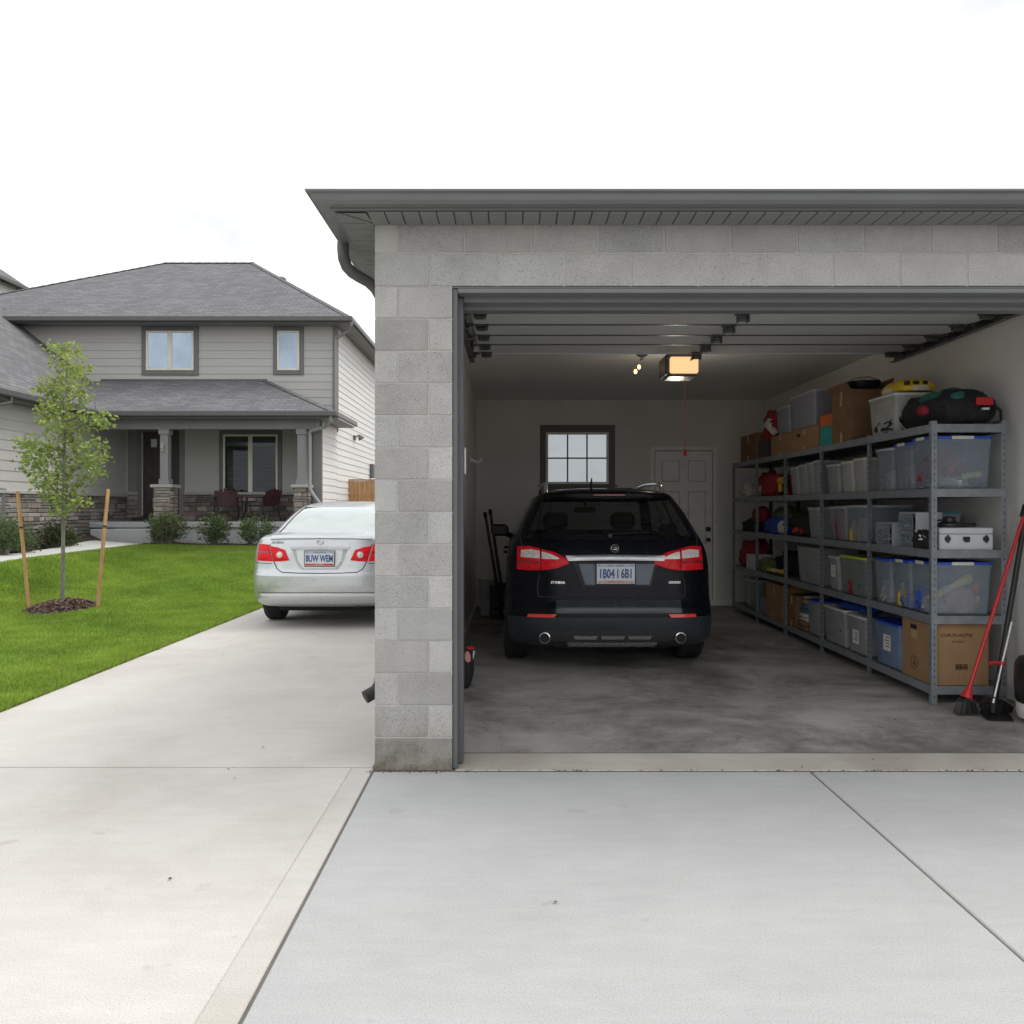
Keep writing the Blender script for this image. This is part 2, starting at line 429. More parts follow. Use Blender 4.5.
    g['tote_grey'] = M('grey_tote_plastic', (.24,.25,.30), .5, var=.08)
    g['lid_grey'] = M('grey_lid', (.42,.45,.46), .45, var=.08)
    g['lid_white'] = M('white_lid', (.62,.62,.57), .45, var=.08)
    g['lid_cream'] = M('cream_lid', (.60,.57,.42), .5, var=.08)
    g['lid_blue'] = M('blue_lid', (.02,.08,.52), .4, var=.1)
    g['lid_lime'] = M('lime_lid', (.45,.62,.04), .45, var=.1)
    g['lid_teal'] = M('teal_lid', (.03,.20,.26), .45, var=.1)
    g['red'] = M('red_plastic', (.52,.02,.025), .35, var=.1)
    g['yellow'] = M('yellow_plastic', (.75,.50,.02), .45, var=.12)
    g['pale_yellow'] = M('pale_yellow_plastic', (.78,.70,.18), .5, var=.1)
    g['orange'] = M('orange_box_paint', (.62,.13,.02), .6, var=.12)
    g['teal'] = M('teal_box_paint', (.03,.30,.30), .6, var=.1)
    g['black_cloth'] = M('black_cloth', (.015,.016,.017), .85, var=.3, vs=14, bmp=.5, bs=30, bd=.01)
    g['teal_cloth'] = M('teal_cloth', (.02,.14,.11), .8, var=.2, vs=14, bmp=.4, bs=30)
    g['red_cloth'] = M('red_cloth', (.28,.02,.03), .85, var=.3, vs=12, bmp=.5, bs=25, bd=.01)
    g['blue_cloth'] = M('blue_cloth', (.02,.07,.35), .8, var=.25, vs=12, bmp=.5, bs=25, bd=.01)
    g['white_cloth'] = M('white_cloth', (.55,.53,.50), .85, var=.15, vs=10, bmp=.5, bs=25, bd=.01)
    g['tan_cloth'] = M('tan_cloth', (.45,.35,.25), .85, var=.15, vs=10, bmp=.5, bs=25, bd=.01)
    g['peach_cloth'] = M('peach_cloth', (.55,.33,.25), .85, var=.12, vs=10, bmp=.5, bs=25, bd=.01)
    g['green_cloth'] = M('olive_cloth', (.13,.15,.06), .85, var=.2, vs=10, bmp=.5, bs=25, bd=.01)
    g['dark_metal'] = M('dark_tool_steel', (.06,.06,.065), .4, .7, var=.3, vs=30)
    g['steel'] = M('bright_steel', (.5,.51,.52), .3, .8, var=.1, vs=20)
    g['case'] = M('white_case_enamel', (.60,.62,.66), .4, var=.06)
    g['pink'] = M('pink_print', (.65,.30,.30), .6)
    g['maroon'] = M('maroon_chair_paint', (.06,.016,.022), .5, var=.2)
    g['lamp'] = M('warm_lamp_lens', (1.0,.62,.30), .5, var=.06, vs=8, emit=.95)
    g['bulb'] = M('warm_bulb', (1.0,.66,.33), .5, emit=2.2)
    g['cord'] = M('red_cord', (.5,.03,.02), .7)
setup_mats()
G = MAT
# ------------------------------------------------------------------ ground, drive, lawn
def sstep(a, b, x):
    t = max(0.0, min(1.0, (x-a)/(b-a))); return t*t*(3-2*t)
DRV = -3.77     # lawn edge of the driveway
def ground_z(x, y):
    k = sstep(0, 1.6, -6.9 - x)
    z = (.58*sstep(9, 19, y)*(1-k) + .61*sstep(6, 14, y)*k)*sstep(0, 1.6, DRV - x)
    z += .24*sstep(0, .8, -9.75 - x)*sstep(11, 15, y)
    z += .8*sstep(30, 60, y)*sstep(0, 1.6, DRV - x)
    return z - .012*sstep(0, .05, DRV - x)*0 

def slab(x0, x1, y0, y1, mat, name, z=0.0, th=.12, b=.008):
    mb = MB(); mb.box(x0, x1, y0, y1, z-th, z, b); o = mb.build(name, mat); tag(o, kind='structure'); return o
def build_ground():
    mb = MB(); mb.add([(-250,-60,-.16),(250,-60,-.16),(250,400,-.16),(-250,400,-.16)], [(0,1,2,3)])
    tag(mb.build('ground', G['soil']), kind='structure')
    # joint bed below the slabs
    mb = MB(); mb.box(-3.755, 9, -6, 12.3, -.15, -.005); tag(mb.build('joint_filler', G['gap']), kind='structure')
    L, R, J = -3.76, -.915, .003
    # driveway: slabs parted by open joints
    slab(L, -.925, -6, 4.622, G['drive'], 'driveway', b=.004); slab(-.9245, -.797-J, -6, 4.622, G['drive_edge'], 'driveway', b=.004)
    slab(L, -.797-J, 4.635, 8.463, G['drive'], 'driveway', b=.010)
    slab(L, -.80, 8.475, 12.6, G['drive'], 'driveway')
    slab(L, -.80, 12.6+J, 21, G['drive'], 'driveway')
    # apron in front of the garage
    slab(-.79, 1.70-J, -6, 4.552, G['apron'], 'apron'); slab(1.702, 4.6, -6, 4.552, G['apron'], 'apron'); slab(4.62, 9, -6, 4.552, G['apron'], 'apron')
    # threshold and garage floor
    slab(-.33, 3.86, 4.578, 4.895, G['thresh'], 'threshold', .0, b=.004)
    slab(-.56, 3.92, 4.918, 12.42, G['floor'], 'garage_floor', -.004)
    # lawn sheet
    xs = np.unique(np.concatenate([np.linspace(-40,-14,14), np.linspace(-14,-5.5,35), np.linspace(-5.5,DRV,20)]))
    ys = np.unique(np.concatenate([np.linspace(-8,8,12), np.linspace(8,21,40), np.linspace(21,60,20)]))
    vs = [(x, y, ground_z(x,y)-.006) for y in ys for x in xs]; n = len(xs)
    fs = [(j*n+i, j*n+i+1, (j+1)*n+i+1, (j+1)*n+i) for j in range(len(ys)-1) for i in range(n-1)]
    mb = MB(); mb.add(vs, fs)
    # edge skirt towards the drive
    e = [(DRV, y, ground_z(DRV,y)-.006) for y in ys]; e2 = [(DRV, y, -.16) for y in ys]
    mb.add(e+e2, [(i,i+1,len(ys)+i+1,len(ys)+i) for i in range(len(ys)-1)])
    lawn_m = M('lawn_soil', (.05,.075,.018), .95, var=.3, vs=3, bmp=.5, bs=30, bd=.02)
    tag(mb.build('lawn', lawn_m), kind='structure')

WALK_R = lambda y: -8.45 - .10*sstep(13,19,y)*4*.9
WALK_L = lambda y: -9.62 - .45*sstep(16.5,19.6,y)
TREE = (X(62,11.3), 11.3)
def lawn_ok(x, y):
    if x > DRV - .01: return False
    if y > 18.75 - .25*math.sin((x+6)*.9) and x > -8.9: return False
    if x < WALK_R(y) + .03 and x > WALK_L(y) - .02 : return False
    if x <= WALK_L(y) and y > 13.2: return False
    dx, dy = x - TREE[0], y - TREE[1]
    if (dx/.45)**2 + (dy/.54)**2 < 1: return False
    return True
def build_walk_and_beds():
    ys = np.linspace(6, 19.3, 50); mb = MB(); vs = []
    for y in ys:
        a, b = WALK_L(y), WALK_R(y)
        za = .14*0
        zr = ground_z(b+.05, y); zl = zr + .10*sstep(15,19.3,y)
        vs += [(a, y, zl+.012), (b, y, zr+.012), (a, y, zl-.2), (b, y, zr-.2)]
    fs = []
    for i in range(len(ys)-1):
        o, q = 4*i, 4*i+4
        fs += [(o,o+1,q+1,q), (o+1,o+3,q+3,q+1), (o,q,q+2,o+2)]
    mb.add(vs, fs); tag(mb.build('walkway', G['walk']), kind='structure')
    # planting beds: bark chips on soil
    def bed(name, x0, x1, y0, y1, nx, ny, f, n):
        mb = MB(); vs = []
        gx = np.linspace(x0,x1,nx); gy = np.linspace(y0,y1,ny)
        for y in gy:
            for x in gx: vs.append((x, y, f(x,y)))
        mb.add(vs, [(j*nx+i, j*nx+i+1, (j+1)*nx+i+1, (j+1)*nx+i) for j in range(ny-1) for i in range(nx-1)], col=(.06,.04,.03))
        for _ in range(n):
            x, y = random.uniform(x0,x1), random.uniform(y0,y1); chip(mb, x, y, f(x,y), .045)
        tag(mb.build(name, G['mulch'], recalc=False), kind='stuff', label='dark bark mulch in the planting bed', cat='mulch')
    bed('mulch_bed', -8.95, -4.9, 18.7, 20.0, 40, 12, lambda x,y: ground_z(x,y)+.015+.03*math.sin(x*5)*math.sin(y*7)*sstep(18.7,19,y), 900)
    bed('mulch_bed', -10.62, -9.66, 13.0, 22.0, 12, 50, lambda x,y: ground_z(x,y)+.02+.02*math.sin(x*5+y*4), 500)
def chip(mb, x, y, z, s):
    a = random.uniform(0,6.28); t = random.uniform(-.5,.5); l = s*random.uniform(.5,1.2); w = l*random.uniform(.25,.5)
    c, sn = math.cos(a), math.sin(a)
    p = []
    for u, v in ((-1,-1),(1,-.8),(.9,1),(-.8,.9)):
        dx, dy = u*l*.5, v*w*.5
        p.append((x+dx*c-dy*sn, y+dx*sn+dy*c, z+.012+u*t*l*.5+random.uniform(0,.015)))
    k = random.choice([(.19,.11,.075),(.13,.075,.05),(.26,.17,.12),(.08,.05,.04),(.22,.13,.10)])
    mb.add(p, [(0,1,2,3)], col=k)
def build_grass():
    N = 800000
    y = 3.0 + 16.2*rng.random(N*2)**1.25
    x = DRV + .012 - rng.random(N*2)**1.15*11.0
    ok = (x > -.66*y - 4.5) & (x < DRV+.012) & ~((y > 18.75 - .25*np.sin((x+6)*.9)) & (x > -8.9))
    sm = lambda a,b,v: (lambda t: t*t*(3-2*t))(np.clip((v-a)/(b-a),0,1))
    wr = -8.45 - .36*sm(13,19,y); wl = -9.62 - .45*sm(16.5,19.6,y)
    ok &= ~((x < wr+.03) & (x > wl-.02)); ok &= ~((x <= wl) & (y > 13.2))
    ok &= (((x-TREE[0])/.45)**2 + ((y-TREE[1])/.54)**2) > 1
    x = x[ok][:N]; y = y[ok][:N]; n = len(x)
    kk = sm(0,1.6,-6.9-x)
    z = (.58*sm(9,19,y)*(1-kk) + .61*sm(6,14,y)*kk)*sm(0,1.6,DRV-x) + .24*sm(0,.8,-9.75-x)*sm(11,15,y) - .008
    a = rng.random(n)*2*np.pi; h = (.026 + .030*rng.random(n))*(1+.012*(y-5)); w = (.0035+.0035*rng.random(n))*(.7+.075*y)
    lx = rng.normal(0,.45,n)*h; ly = rng.normal(0,.45,n)*h
    V = np.empty((n,3,3))
    V[:,0] = np.stack([x-np.cos(a)*w, y-np.sin(a)*w, z],1); V[:,1] = np.stack([x+np.cos(a)*w, y+np.sin(a)*w, z],1)
    V[:,2] = np.stack([x+lx, y+ly, z+h],1)
    me = bpy.data.meshes.new('grass'); me.vertices.add(3*n); me.vertices.foreach_set('co', V.reshape(-1))
    me.loops.add(3*n); me.loops.foreach_set('vertex_index', np.arange(3*n, dtype=np.int32))
    me.polygons.add(n); me.polygons.foreach_set('loop_start', np.arange(0,3*n,3,dtype=np.int32)); me.polygons.foreach_set('loop_total', np.full(n,3,dtype=np.int32))
    patch = np.sin(x*1.7+np.sin(y*1.3)*2)*np.cos(y*1.1+np.sin(x*.9)*1.5)
    k = np.clip(.5+.30*patch+.30*rng.normal(0,1,n),0,1)[:,None]
    lo = np.array([.19,.35,.042]); hi = np.array([.44,.61,.09])
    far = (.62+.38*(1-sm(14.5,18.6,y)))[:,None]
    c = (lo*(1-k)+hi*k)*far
    dry = rng.random(n) < .05; c[dry] = np.array([.50,.47,.15])*far[dry]
    c3 = np.concatenate([np.repeat(c,3,axis=0).reshape(n,3,3), np.ones((n,3,1))],2)
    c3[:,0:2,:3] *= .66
    me.update(calc_edges=True)
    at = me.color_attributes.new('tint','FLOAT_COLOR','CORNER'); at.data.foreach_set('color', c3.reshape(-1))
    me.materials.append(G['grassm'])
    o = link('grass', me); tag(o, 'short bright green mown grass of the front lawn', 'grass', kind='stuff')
def build_litter():
    mb = MB()
    for _ in range(42):
        y = random.uniform(3.0, 9.5); x = random.uniform(-3.5,-.95) if random.random() < .6 else random.uniform(-.5,3.0)
        z = .0
        if x > -.9 and y > 4.5: z = .001
        s = random.uniform(.004,.014); a = random.uniform(0,6.28)
        pts = [(x+s*math.cos(a+t)*(1 if i%2 else .5), y+s*math.sin(a+t)*(1 if i%2 else .6), z+.004+random.uniform(0,.006)) for i,t in enumerate((0,1.2,2.6,3.8,5.1))]
        k = random.choice([(.16,.10,.06),(.10,.08,.05),(.22,.17,.10),(.14,.13,.12)])
        mb.add(pts, [(0,1,2,3,4)], col=k)
    o = mb.build('leaf_litter', G['mulch'], recalc=False); tag(o, 'tiny dry leaf bits scattered over the concrete', 'litter', kind='stuff')

def build_grit():
    mb = MB()
    for _ in range(420):
        k = random.random()
        if k < .55: x, y = random.uniform(-.33,3.6), 4.566+random.gauss(0,.010)
        elif k < .8: x, y = random.uniform(-.84,-.30), 4.56-abs(random.gauss(0,.012))
        else: x, y = random.uniform(-.30,3.6), random.uniform(4.60,8.0)
        s = random.uniform(.002,.0075); a = random.uniform(0,6.28); z = .0 if y < 4.9 else -.004
        P = [(x+s*math.cos(a+t)*random.uniform(.6,1.2), y+s*math.sin(a+t)*random.uniform(.6,1.2)) for t in (0,1.3,2.6,4.0,5.2)]
        c = random.choice([(.10,.09,.075),(.18,.16,.14),(.30,.27,.24),(.07,.06,.05)])
        h = s*random.uniform(.5,1.1); o = [(p[0],p[1],z) for p in P]+[(x,y,z+h)]
        mb.add(o, [(i,(i+1)%5,5) for i in range(5)], col=c)
    tag(mb.build('grit', G['mulch'], recalc=False), 'tiny grit and crumbs along the pillar base and threshold joint', 'grit', kind='stuff')
# ------------------------------------------------------------------ the garage
YF = 4.58; XL = -.79; XO = -.338; XR = 3.90
def build_garage():
    t = thing('garage', 'grey concrete block garage with its overhead door open', 'garage', (XL, YF, 0))
    px = lambda p: X(p, YF); pz = lambda p: Z(p, YF)
    mb = MB(); rr = random.Random(3)
    jg = .004
    def blk(x0, x1, z0, z1, shade, y0=YF, y1=YF+.12):
        s = shade*rr.uniform(.955,1.045); w = rr.uniform(-.003,.005)
        mb.box(x0+jg, x1-jg, y0+rr.uniform(0,.0025), y1, z0+jg, z1-jg, .004, 0, (s+w, s*.985, s*.955-w))
    DK, MD, LT = .395, .445, .485
    zs = [pz(286.5) - k*(pz(286.5))/15 for k in range(16)]
    for k in range(15):
        z1, z0 = zs[k], zs[k+1]
        if k == 14: blk(XL, XO, z0-.01, z1, .35); continue
        if k % 2 == 0:
            sp = px(398); blk(XL, sp, z0, z1, LT*.97); blk(sp, XO, z0, z1, DK if k > 5 else MD*.97)
        else:
            sp = px(428.5); blk(XL, sp, z0, z1, DK); blk(sp, XO, z0, z1, LT)
    XE = 5.2
    e = px(430); blk(XL, e, pz(286.5), pz(253), MD); x = e
    while x < XE:
        x1 = min(x+67.2*YF/FOC, XE); blk(x, x1, pz(286.5), pz(253), rr.choice([MD*.96,MD,LT*.95,DK*1.1])); x = x1
    e = px(398); blk(XL, e, pz(253), pz(222), LT*.95); x = e
    while x < XE:
        x1 = min(x+66.6*YF/FOC, XE); blk(x, x1, pz(253), pz(222), rr.choice([MD*.80,MD*.86,MD*.90])); x = x1  # top course coloured darker for the shade under the eaves
    for k in range(15):
        z1, z0 = zs[k], zs[k+1]; sp = 4.4 if k % 2 else 4.65
        blk(3.87, sp, z0, z1, LT); blk(sp, XE, z0, z1, DK)
    # left side wall, seen only from beside the garage: rows of long blocks
    for k in range(-2, 15):
        z1 = zs[k] if k >= 0 else (pz(253) if k == -1 else pz(222)); z0 = zs[k+1] if k >= 0 else (zs[0] if k == -1 else pz(253))
        y = YF+.12 + (0.2 if k % 2 else 0)
        if k % 2: 
            mb.box(XL, XL+.12, YF+.12+jg, y-jg, z0+jg, z1-jg, .004, 0, (MD,MD,MD*.97))
        while y < 12.5:
            y1 = min(y+.39, 12.55); s = rr.choice([DK,MD,LT]); mb.box(XL, XL+.12, y+jg, y1-jg, z0+jg, z1-jg, .004, 0, (s,s,s*.97)); y = y1
    mb.box(XL+.006, XO-.004, YF+.006, YF+.30, 0, pz(286.5)+.003, 0, 1)
    mb.box(XL+.006, XE-.01, YF+.006, YF+.30, pz(286.5)+.004, pz(222), 0, 1)
    mb.box(3.875, XE-.01, YF+.006, YF+.30, 0, pz(286.5)+.004, 0, 1)
    mb.box(XL+.006, XL+.115, YF+.30, 12.54, 0, pz(222)-.002, 0, 1)
    mb.build('block_wall', [G['cmu'], G['mortar']], t)
    # inside lining
    CZ = 3.16; YB = 12.3
    mb = MB(); mb.box(XL+.12, -.55, YF+.301, YB+.1, 0, CZ+.05); mb.box(XR, 5.0, YF+.301, YB+.1, 0, CZ+.05)
    mb.box(-.55, XR, YF+.302, YF+.36, 2.95, CZ); mb.build('inner_wall', G['drywall'], t)
    mb = MB()
    wx0, wx1, wz0, wz1 = X(546,YB), X(609,YB), Z(484,YB), Z(432,YB)
    dx0, dx1, dz1 = X(655,YB), X(712,YB), Z(451,YB)
    mb.box(-.56, wx0, YB, YB+.2, -.05, CZ); mb.box(wx0, wx1, YB, YB+.2, -.05, wz0); mb.box(wx0, wx1, YB, YB+.2, wz1, CZ)
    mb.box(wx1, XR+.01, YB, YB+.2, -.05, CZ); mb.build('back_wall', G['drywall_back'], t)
    mb = MB(); mb.box(-.56, XR+.01, YB-.012, YB-.0005, 0, .09, .003); mb.box(-.5495, -.538, 5.0, YB-.012, 0, .09, .003); mb.build('skirting', G['back_door'], t)
    mb = MB(); mb.box(-.56, XR+.01, YF+.36, YB+.1, CZ, CZ+.1); mb.build('ceiling', G['ceil'], t)
    # roof: low hip, eaves and gutter
    EX0, EX1, EY0, EY1, EZ = -.995, 5.4, 4.365, 12.75, 3.20
    rid = 1.1
    mb = MB()
    c = [(EX0-.05,EY0-.06,EZ),(EX1,EY0-.06,EZ),(EX1,EY1,EZ),(EX0-.05,EY1,EZ)]; r0, r1 = (2.2,8.0,EZ+rid), (2.3,8.9,EZ+rid)
    def rp(pts, u): add_roof(mb, pts, u)
    rp([c[0],c[1],r0],(1,0,0)); rp([c[1],c[2],r1,r0],(0,1,0)); rp([c[2],c[3],r1],(1,0,0)); rp([c[3],c[0],r0,r1],(0,1,0))
    mb.build('roof', G['shingle'], t, recalc=False)
    mb = MB(); zf0, zf1 = Z(209.5,EY0), 3.195
    mb.box(EX0, EX1, EY0, EY0+.022, zf0, zf1, .003); mb.box(EX0, EX0+.022, EY0+.023, EY1, zf0, zf1, .003)
    mb.build('fascia', G['trim_mid'], t)
    mb = MB(); so = 3.118
    x = XL+.006
    mb.box(EX0+.022, EX1, EY0+.022, YF+.05, so+.012, so+.03, 0, 1); mb.box(EX0+.022, XL+.05, YF+.05, EY1, so+.012, so+.03, 0, 1)
    x = EX0+.20
    while x < EX1-.1: mb.box(x+.003, x+.092, EY0+.024, YF-.001, so, so+.010, .002); x += .095
    y = YF-.02
    while y < EY1-.1: mb.box(EX0+.024, XL-.001, y+.003, y+.092, so, so+.010, .002); y += .095
    # mitre strip at the corner
    mb.add([(EX0+.024,EY0+.024,so-.002),(EX0+.05,EY0+.024,so-.002),(XL+.004,YF-.03,so-.002),(XL-.012,YF-.01,so-.002)], [(0,1,2,3)])
    mb.add([(EX0+.024,EY0+.03,so+.002),(EX0+.19,EY0+.03,so+.002),(XL,YF-.03,so+.002)], [(0,1,2)])
    mb.add([(EX0+.024,EY0+.04,so+.002),(XL-.02,YF-.03,so+.002),(EX0+.024,YF-.03,so+.002)], [(0,1,2)])
    mb.build('soffit', [G['soffit'], G['gap']], t)
    # K-style gutter, mitred round the corner
    mb = MB(); prof = [(0,-.055),(.055,-.055),(.075,-.040),(.088,-.012),(.108,-.004),(.108,.006),(.100,.006),(.098,.0),(.08,-.006),(.066,-.034),(.05,-.047),(0,-.047)]
    zt = Z(188.6, EY0-.108)-.006
    rows = []
    for (d, h) in prof:
        rows.append([(EX1, EY0-d, zt+h), (EX0-d, EY0-d, zt+h), (EX0-d, EY1, zt+h)])
    vs = [p for r in rows for p in r]; fs = []
    for i in range(len(prof)):
        j = (i+1) % len(prof)
        for k in range(2): fs.append((i*3+k, i*3+k+1, j*3+k+1, j*3+k))
    mb.add(vs, fs); gut = mb.build('gutter', G['trim_mid'], t, angle=25)
    mb = MB(); gx, gy = EX0-.055, 4.97
    P = [(gx,gy,3.15),(gx,gy,3.10),(gx+.004,gy+.005,3.05),(gx+.02,gy+.02,3.005),(gx+.05,gy+.04,2.975),(gx+.09,gy+.07,2.955),(gx+.14,gy+.11,2.935),(gx+.18,gy+.14,2.90),(XL-.055,gy+.16,2.85),(XL-.05,gy+.17,2.75),(XL-.05,gy+.17,.42),(XL-.052,gy+.168,.40)]
    mb.tube(P, .036, 14); 
    mb.build('downspout', G['fascia'], t, angle=50)
    mb = MB(); E = [(XL-.05,gy+.17,.44),(XL-.055,gy+.17,.37),(XL-.085,gy+.155,.325),(XL-.145,gy+.12,.295)]; mb.tube(E,[.040,.042,.042,.042],14); mb.build('downspout_elbow', M('dark_elbow',(.03,.029,.028),.6), t, angle=50)
    # steel jamb and header, stepped back into the opening
    hz = pz(288.3)
    mb = MB()
    mb.box(XO-.003, XO+.026, YF+.012, YF+.10, .002, hz, .004); mb.box(XO-.002, XO+.052, YF+.10, YF+.20, .003, hz-.027, .004)
    mb.box(XO-.002, XO+.040, YF+.20, YF+.36, .003, hz-.05, .004)
    mb.build('door_jamb', G['trim_dark'], t)
    mb = MB(); mb.box(3.80, 3.874, YF+.012, YF+.34, .002, hz, .004); mb.build('door_jamb', G['trim_dark'], t)
    mb = MB()
    mb.box(XO+.0265, 3.80, YF+.010, YF+.105, hz-.024, hz+.004, .004); mb.box(XO+.0525, 3.80, YF+.105, YF+.20, hz-.052, hz-.005, .004)
    mb.box(XO+.041, 3.80, YF+.20, YF+.30, hz-.075, hz-.02, .004); mb.box(XO-.004, 3.80, YF+.012, YF+.10, hz+.0045, hz+.014, .002)
    mb.build('door_header', G['trim_mid'], t)
    # bolt heads under the lintel
    # overhead door, open under the ceiling
    DZ = 3.02; mb = MB(); y0 = 5.02; n = 7; L = .404
    for k in range(n):
        a, b = y0+k*L, y0+(k+1)*L
        mb.box(-.32, 3.80, a+.004, b-.004, DZ+.012, DZ+.05, .006)
        mb.box(-.32, 3.80, a+.003, b-.016, DZ, DZ+.013, .004)
        if k == n-1: mb.box(-.32, 3.80, b-.014, b+.012, DZ-.010, DZ+.012, .003)
        else: mb.box(-.318, 3.798, b-.022, b+.010, DZ-.005, DZ+.0115, .001, 1)
    od = mb.build('overhead_door', [G['door_panel'], G['bracket']], t)
    for k in range(1, n+1):
        for hx in (-.25, 1.80, 3.70):
            e = 1 if hx == 1.80 else .62
            mb = MB(); y = y0+k*L-.035 if k == n else y0+k*L
            mb.box(hx-.055, hx+.055, y-.04, y+.04, DZ-.016, DZ-.001, .003); mb.box(hx-.045, hx-.030, y-.03, y+.03, DZ-.075*e, DZ-.012, .003); mb.box(hx+.030, hx+.045, y-.03, y+.03, DZ-.075*e, DZ-.012, .003); mb.cyl((hx-.05,y,DZ-.055*e),(hx+.05,y,DZ-.055*e),.013*e,None,10)
            mb.box(hx-.028, hx+.028, y-.02, y+.02, DZ-.05, DZ-.02, .003)
            h = mb.build('hinge', G['bracket'], od)
    for tx, sx in ((-.40,1),(3.845,-1)):
        mb = MB(); z = DZ-.02
        mb.box(tx-.025, tx+.025, 5.05, 8.1, z-.03, z-.024); mb.box(tx-.025*sx-.003, tx-.025*sx+.003, 5.05, 8.1, z-.03, z+.03); mb.box(tx-.025, tx+.025, 5.05, 8.1, z+.024, z+.03)
        mb.tube([(tx,5.05,z),(tx,4.99,z-.02),(tx,4.95,z-.09),(tx,4.94,z-.3),(tx,4.94,.1)], .024, 8)
        for y in (6.2,7.9): mb.box(tx-.02, tx+.02, y-.02, y+.02, z+.03, CZ, .002)
        tr = mb.build('door_track', G['bracket'], t)
        for k in range(1, n+1):
            mb = MB(); y = y0+k*L-.05; xx = tx+sx*.03
            mb.box(min(xx,xx+.05*sx), max(xx,xx+.05*sx), y-.03, y+.03, DZ-.022, DZ-.004, .003); mb.cyl((tx-.02,y,DZ-.04),(tx+.05*sx,y,DZ-.04),.02,None,12)
            mb.build('roller', G['bracket'], tr)
    # torsion spring bar behind the header
    mb = MB(); mb.cyl((-.3,5.05,3.08),(3.8,5.05,3.08),.02,None,10); mb.cyl((.9,5.05,3.08),(2.6,5.05,3.08),.035,None,12); mb.build('spring_shaft', G['bracket'], t)
    # back window
    a0, a1, b0, b1 = X(540,YB), X(615,YB), Z(497,YB), Z(425,YB)
    mb = MB(); d = .018
    mb.box(a0, wx0+.0, YB-d, YB-.001, b0, b1, .003); mb.box(wx1, a1, YB-d, YB-.001, b0, b1, .003); mb.box(wx0+.001, wx1-.001, YB-d, YB-.001, wz1, b1, .003); mb.box(wx0+.001, wx1-.001, YB-d-.006, YB-.001, b0, wz0, .003)
    mb.box(a0-.03, a1+.03, YB-.05, YB-d-.007, wz0-.045, wz0-.015, .004)
    tr = mb.build('window_trim', G['win_trim'], t)
    mb = MB(); f = .035
    mb.box(wx0+.001, wx0+f, YB+.02, YB+.07, wz0, wz1, .003); mb.box(wx1-f, wx1-.001, YB+.02, YB+.07, wz0, wz1, .003)
    mb.box(wx0+f, wx1-f, YB+.02, YB+.07, wz1-f, wz1-.001, .003); mb.box(wx0+f, wx1-f, YB+.02, YB+.07, wz0+.001, wz0+f, .003)
    wn = mb.build('window', G['white_paint'], t)
    mb = MB(); gw = (wx1-wx0-2*f)
    for k in (1,2): mb.box(wx0+f+gw*k/3-.011, wx0+f+gw*k/3+.011, YB+.03, YB+.052, wz0+f, wz1-f, .002)
    zm = (wz0+wz1)/2; mb.box(wx0+f, wx1-f, YB+.032, YB+.050, zm-.011, zm+.011, .002); mb.build('muntin', G['win_trim'], wn)
    mb = MB(); mb.box(wx0+f-.002, wx1-f+.002, YB+.054, YB+.060, wz0+f-.002, wz1-f+.002); mb.build('pane', G['garage_glass'], wn)
    # back door: six raised panels, knob and deadbolt
    mb = MB(); mb.box(dx0, dx1, YB-.020, YB-.001, .01, dz1-.004, .003)
    W = dx1-dx0; H = dz1
    for cx in (.27,.73):
        for (f0,f1) in ((.06,.33),(.40,.74),(.80,.94)):
            xa, xb = dx0+W*(cx-.16), dx0+W*(cx+.16)
            mb.box(xa, xb, YB-.0225, YB-.0205, H*f0, H*f1, .001, 1); mb.box(xa+.018, xb-.018, YB-.034, YB-.0228, H*f0+.018, H*f1-.018, .010)
    dr = mb.build('back_door', [G['back_door'], M('panel_edge_shade',(.60,.59,.565),.6)], t)  # darker panel borders paint in the shade of the moulding
    mb = MB(); mb.box(dx0-.012, dx1+.012, YB-.0016, YB-.0004, 0, dz1+.012); mb.build('door_gap', G['gap'], t)
    mb = MB(); mb.box(dx0-.075, dx0-.010, YB-.030, YB-.001, 0, dz1+.065, .004); mb.box(dx1+.010, dx1+.075, YB-.030, YB-.001, 0, dz1+.065, .004); mb.box(dx0-.0095, dx1+.0095, YB-.030, YB-.001, dz1+.008, dz1+.065, .004)
    mb.build('door_frame', G['back_door'], t)
    kx = X(707.5,YB)
    for z, r, nm in ((Z(529,YB),.036,'deadbolt'),(Z(539.5,YB),.03,'door_knob')):
        mb = MB(); mb.lathe((kx,YB-.02,z), [(r,0),(r,-.012),(r*.5,-.02),(r*.45,-.04),(r*.95,-.05),(r,-.065),(r*.6,-.075),(0,-.077)], 'y', 18); mb.build(nm, G['dark_metal'], dr, angle=50)
    # switch plate on the jamb, drywall seam
    mb = MB(); yy = 5.28; mb.box(-.549, -.538, yy-.045, yy+.045, 1.66, 1.82, .003); mb.build('switch_plate', G['white_paint'], t)
    mb = MB(); ys_ = 4.83; mb.box(XO+.053, XO+.058, ys_-.045, ys_+.045, Z(474,ys_), Z(448,ys_), .002); mb.build('door_sensor_plate', G['white_paint'], t)
    mb = MB(); yy = 10.6; zz = Z(460,10.6); mb.box(-.5495,-.53,yy-.05,yy+.05,zz-.03,zz+.03,.004); mb.tube([(-.53,yy,zz),(-.47,yy,zz-.03),(-.42,yy,zz-.02),(-.40,yy,zz+.03)],.018,10); mb.build('wall_hook', G['white_paint'], t)
    return t
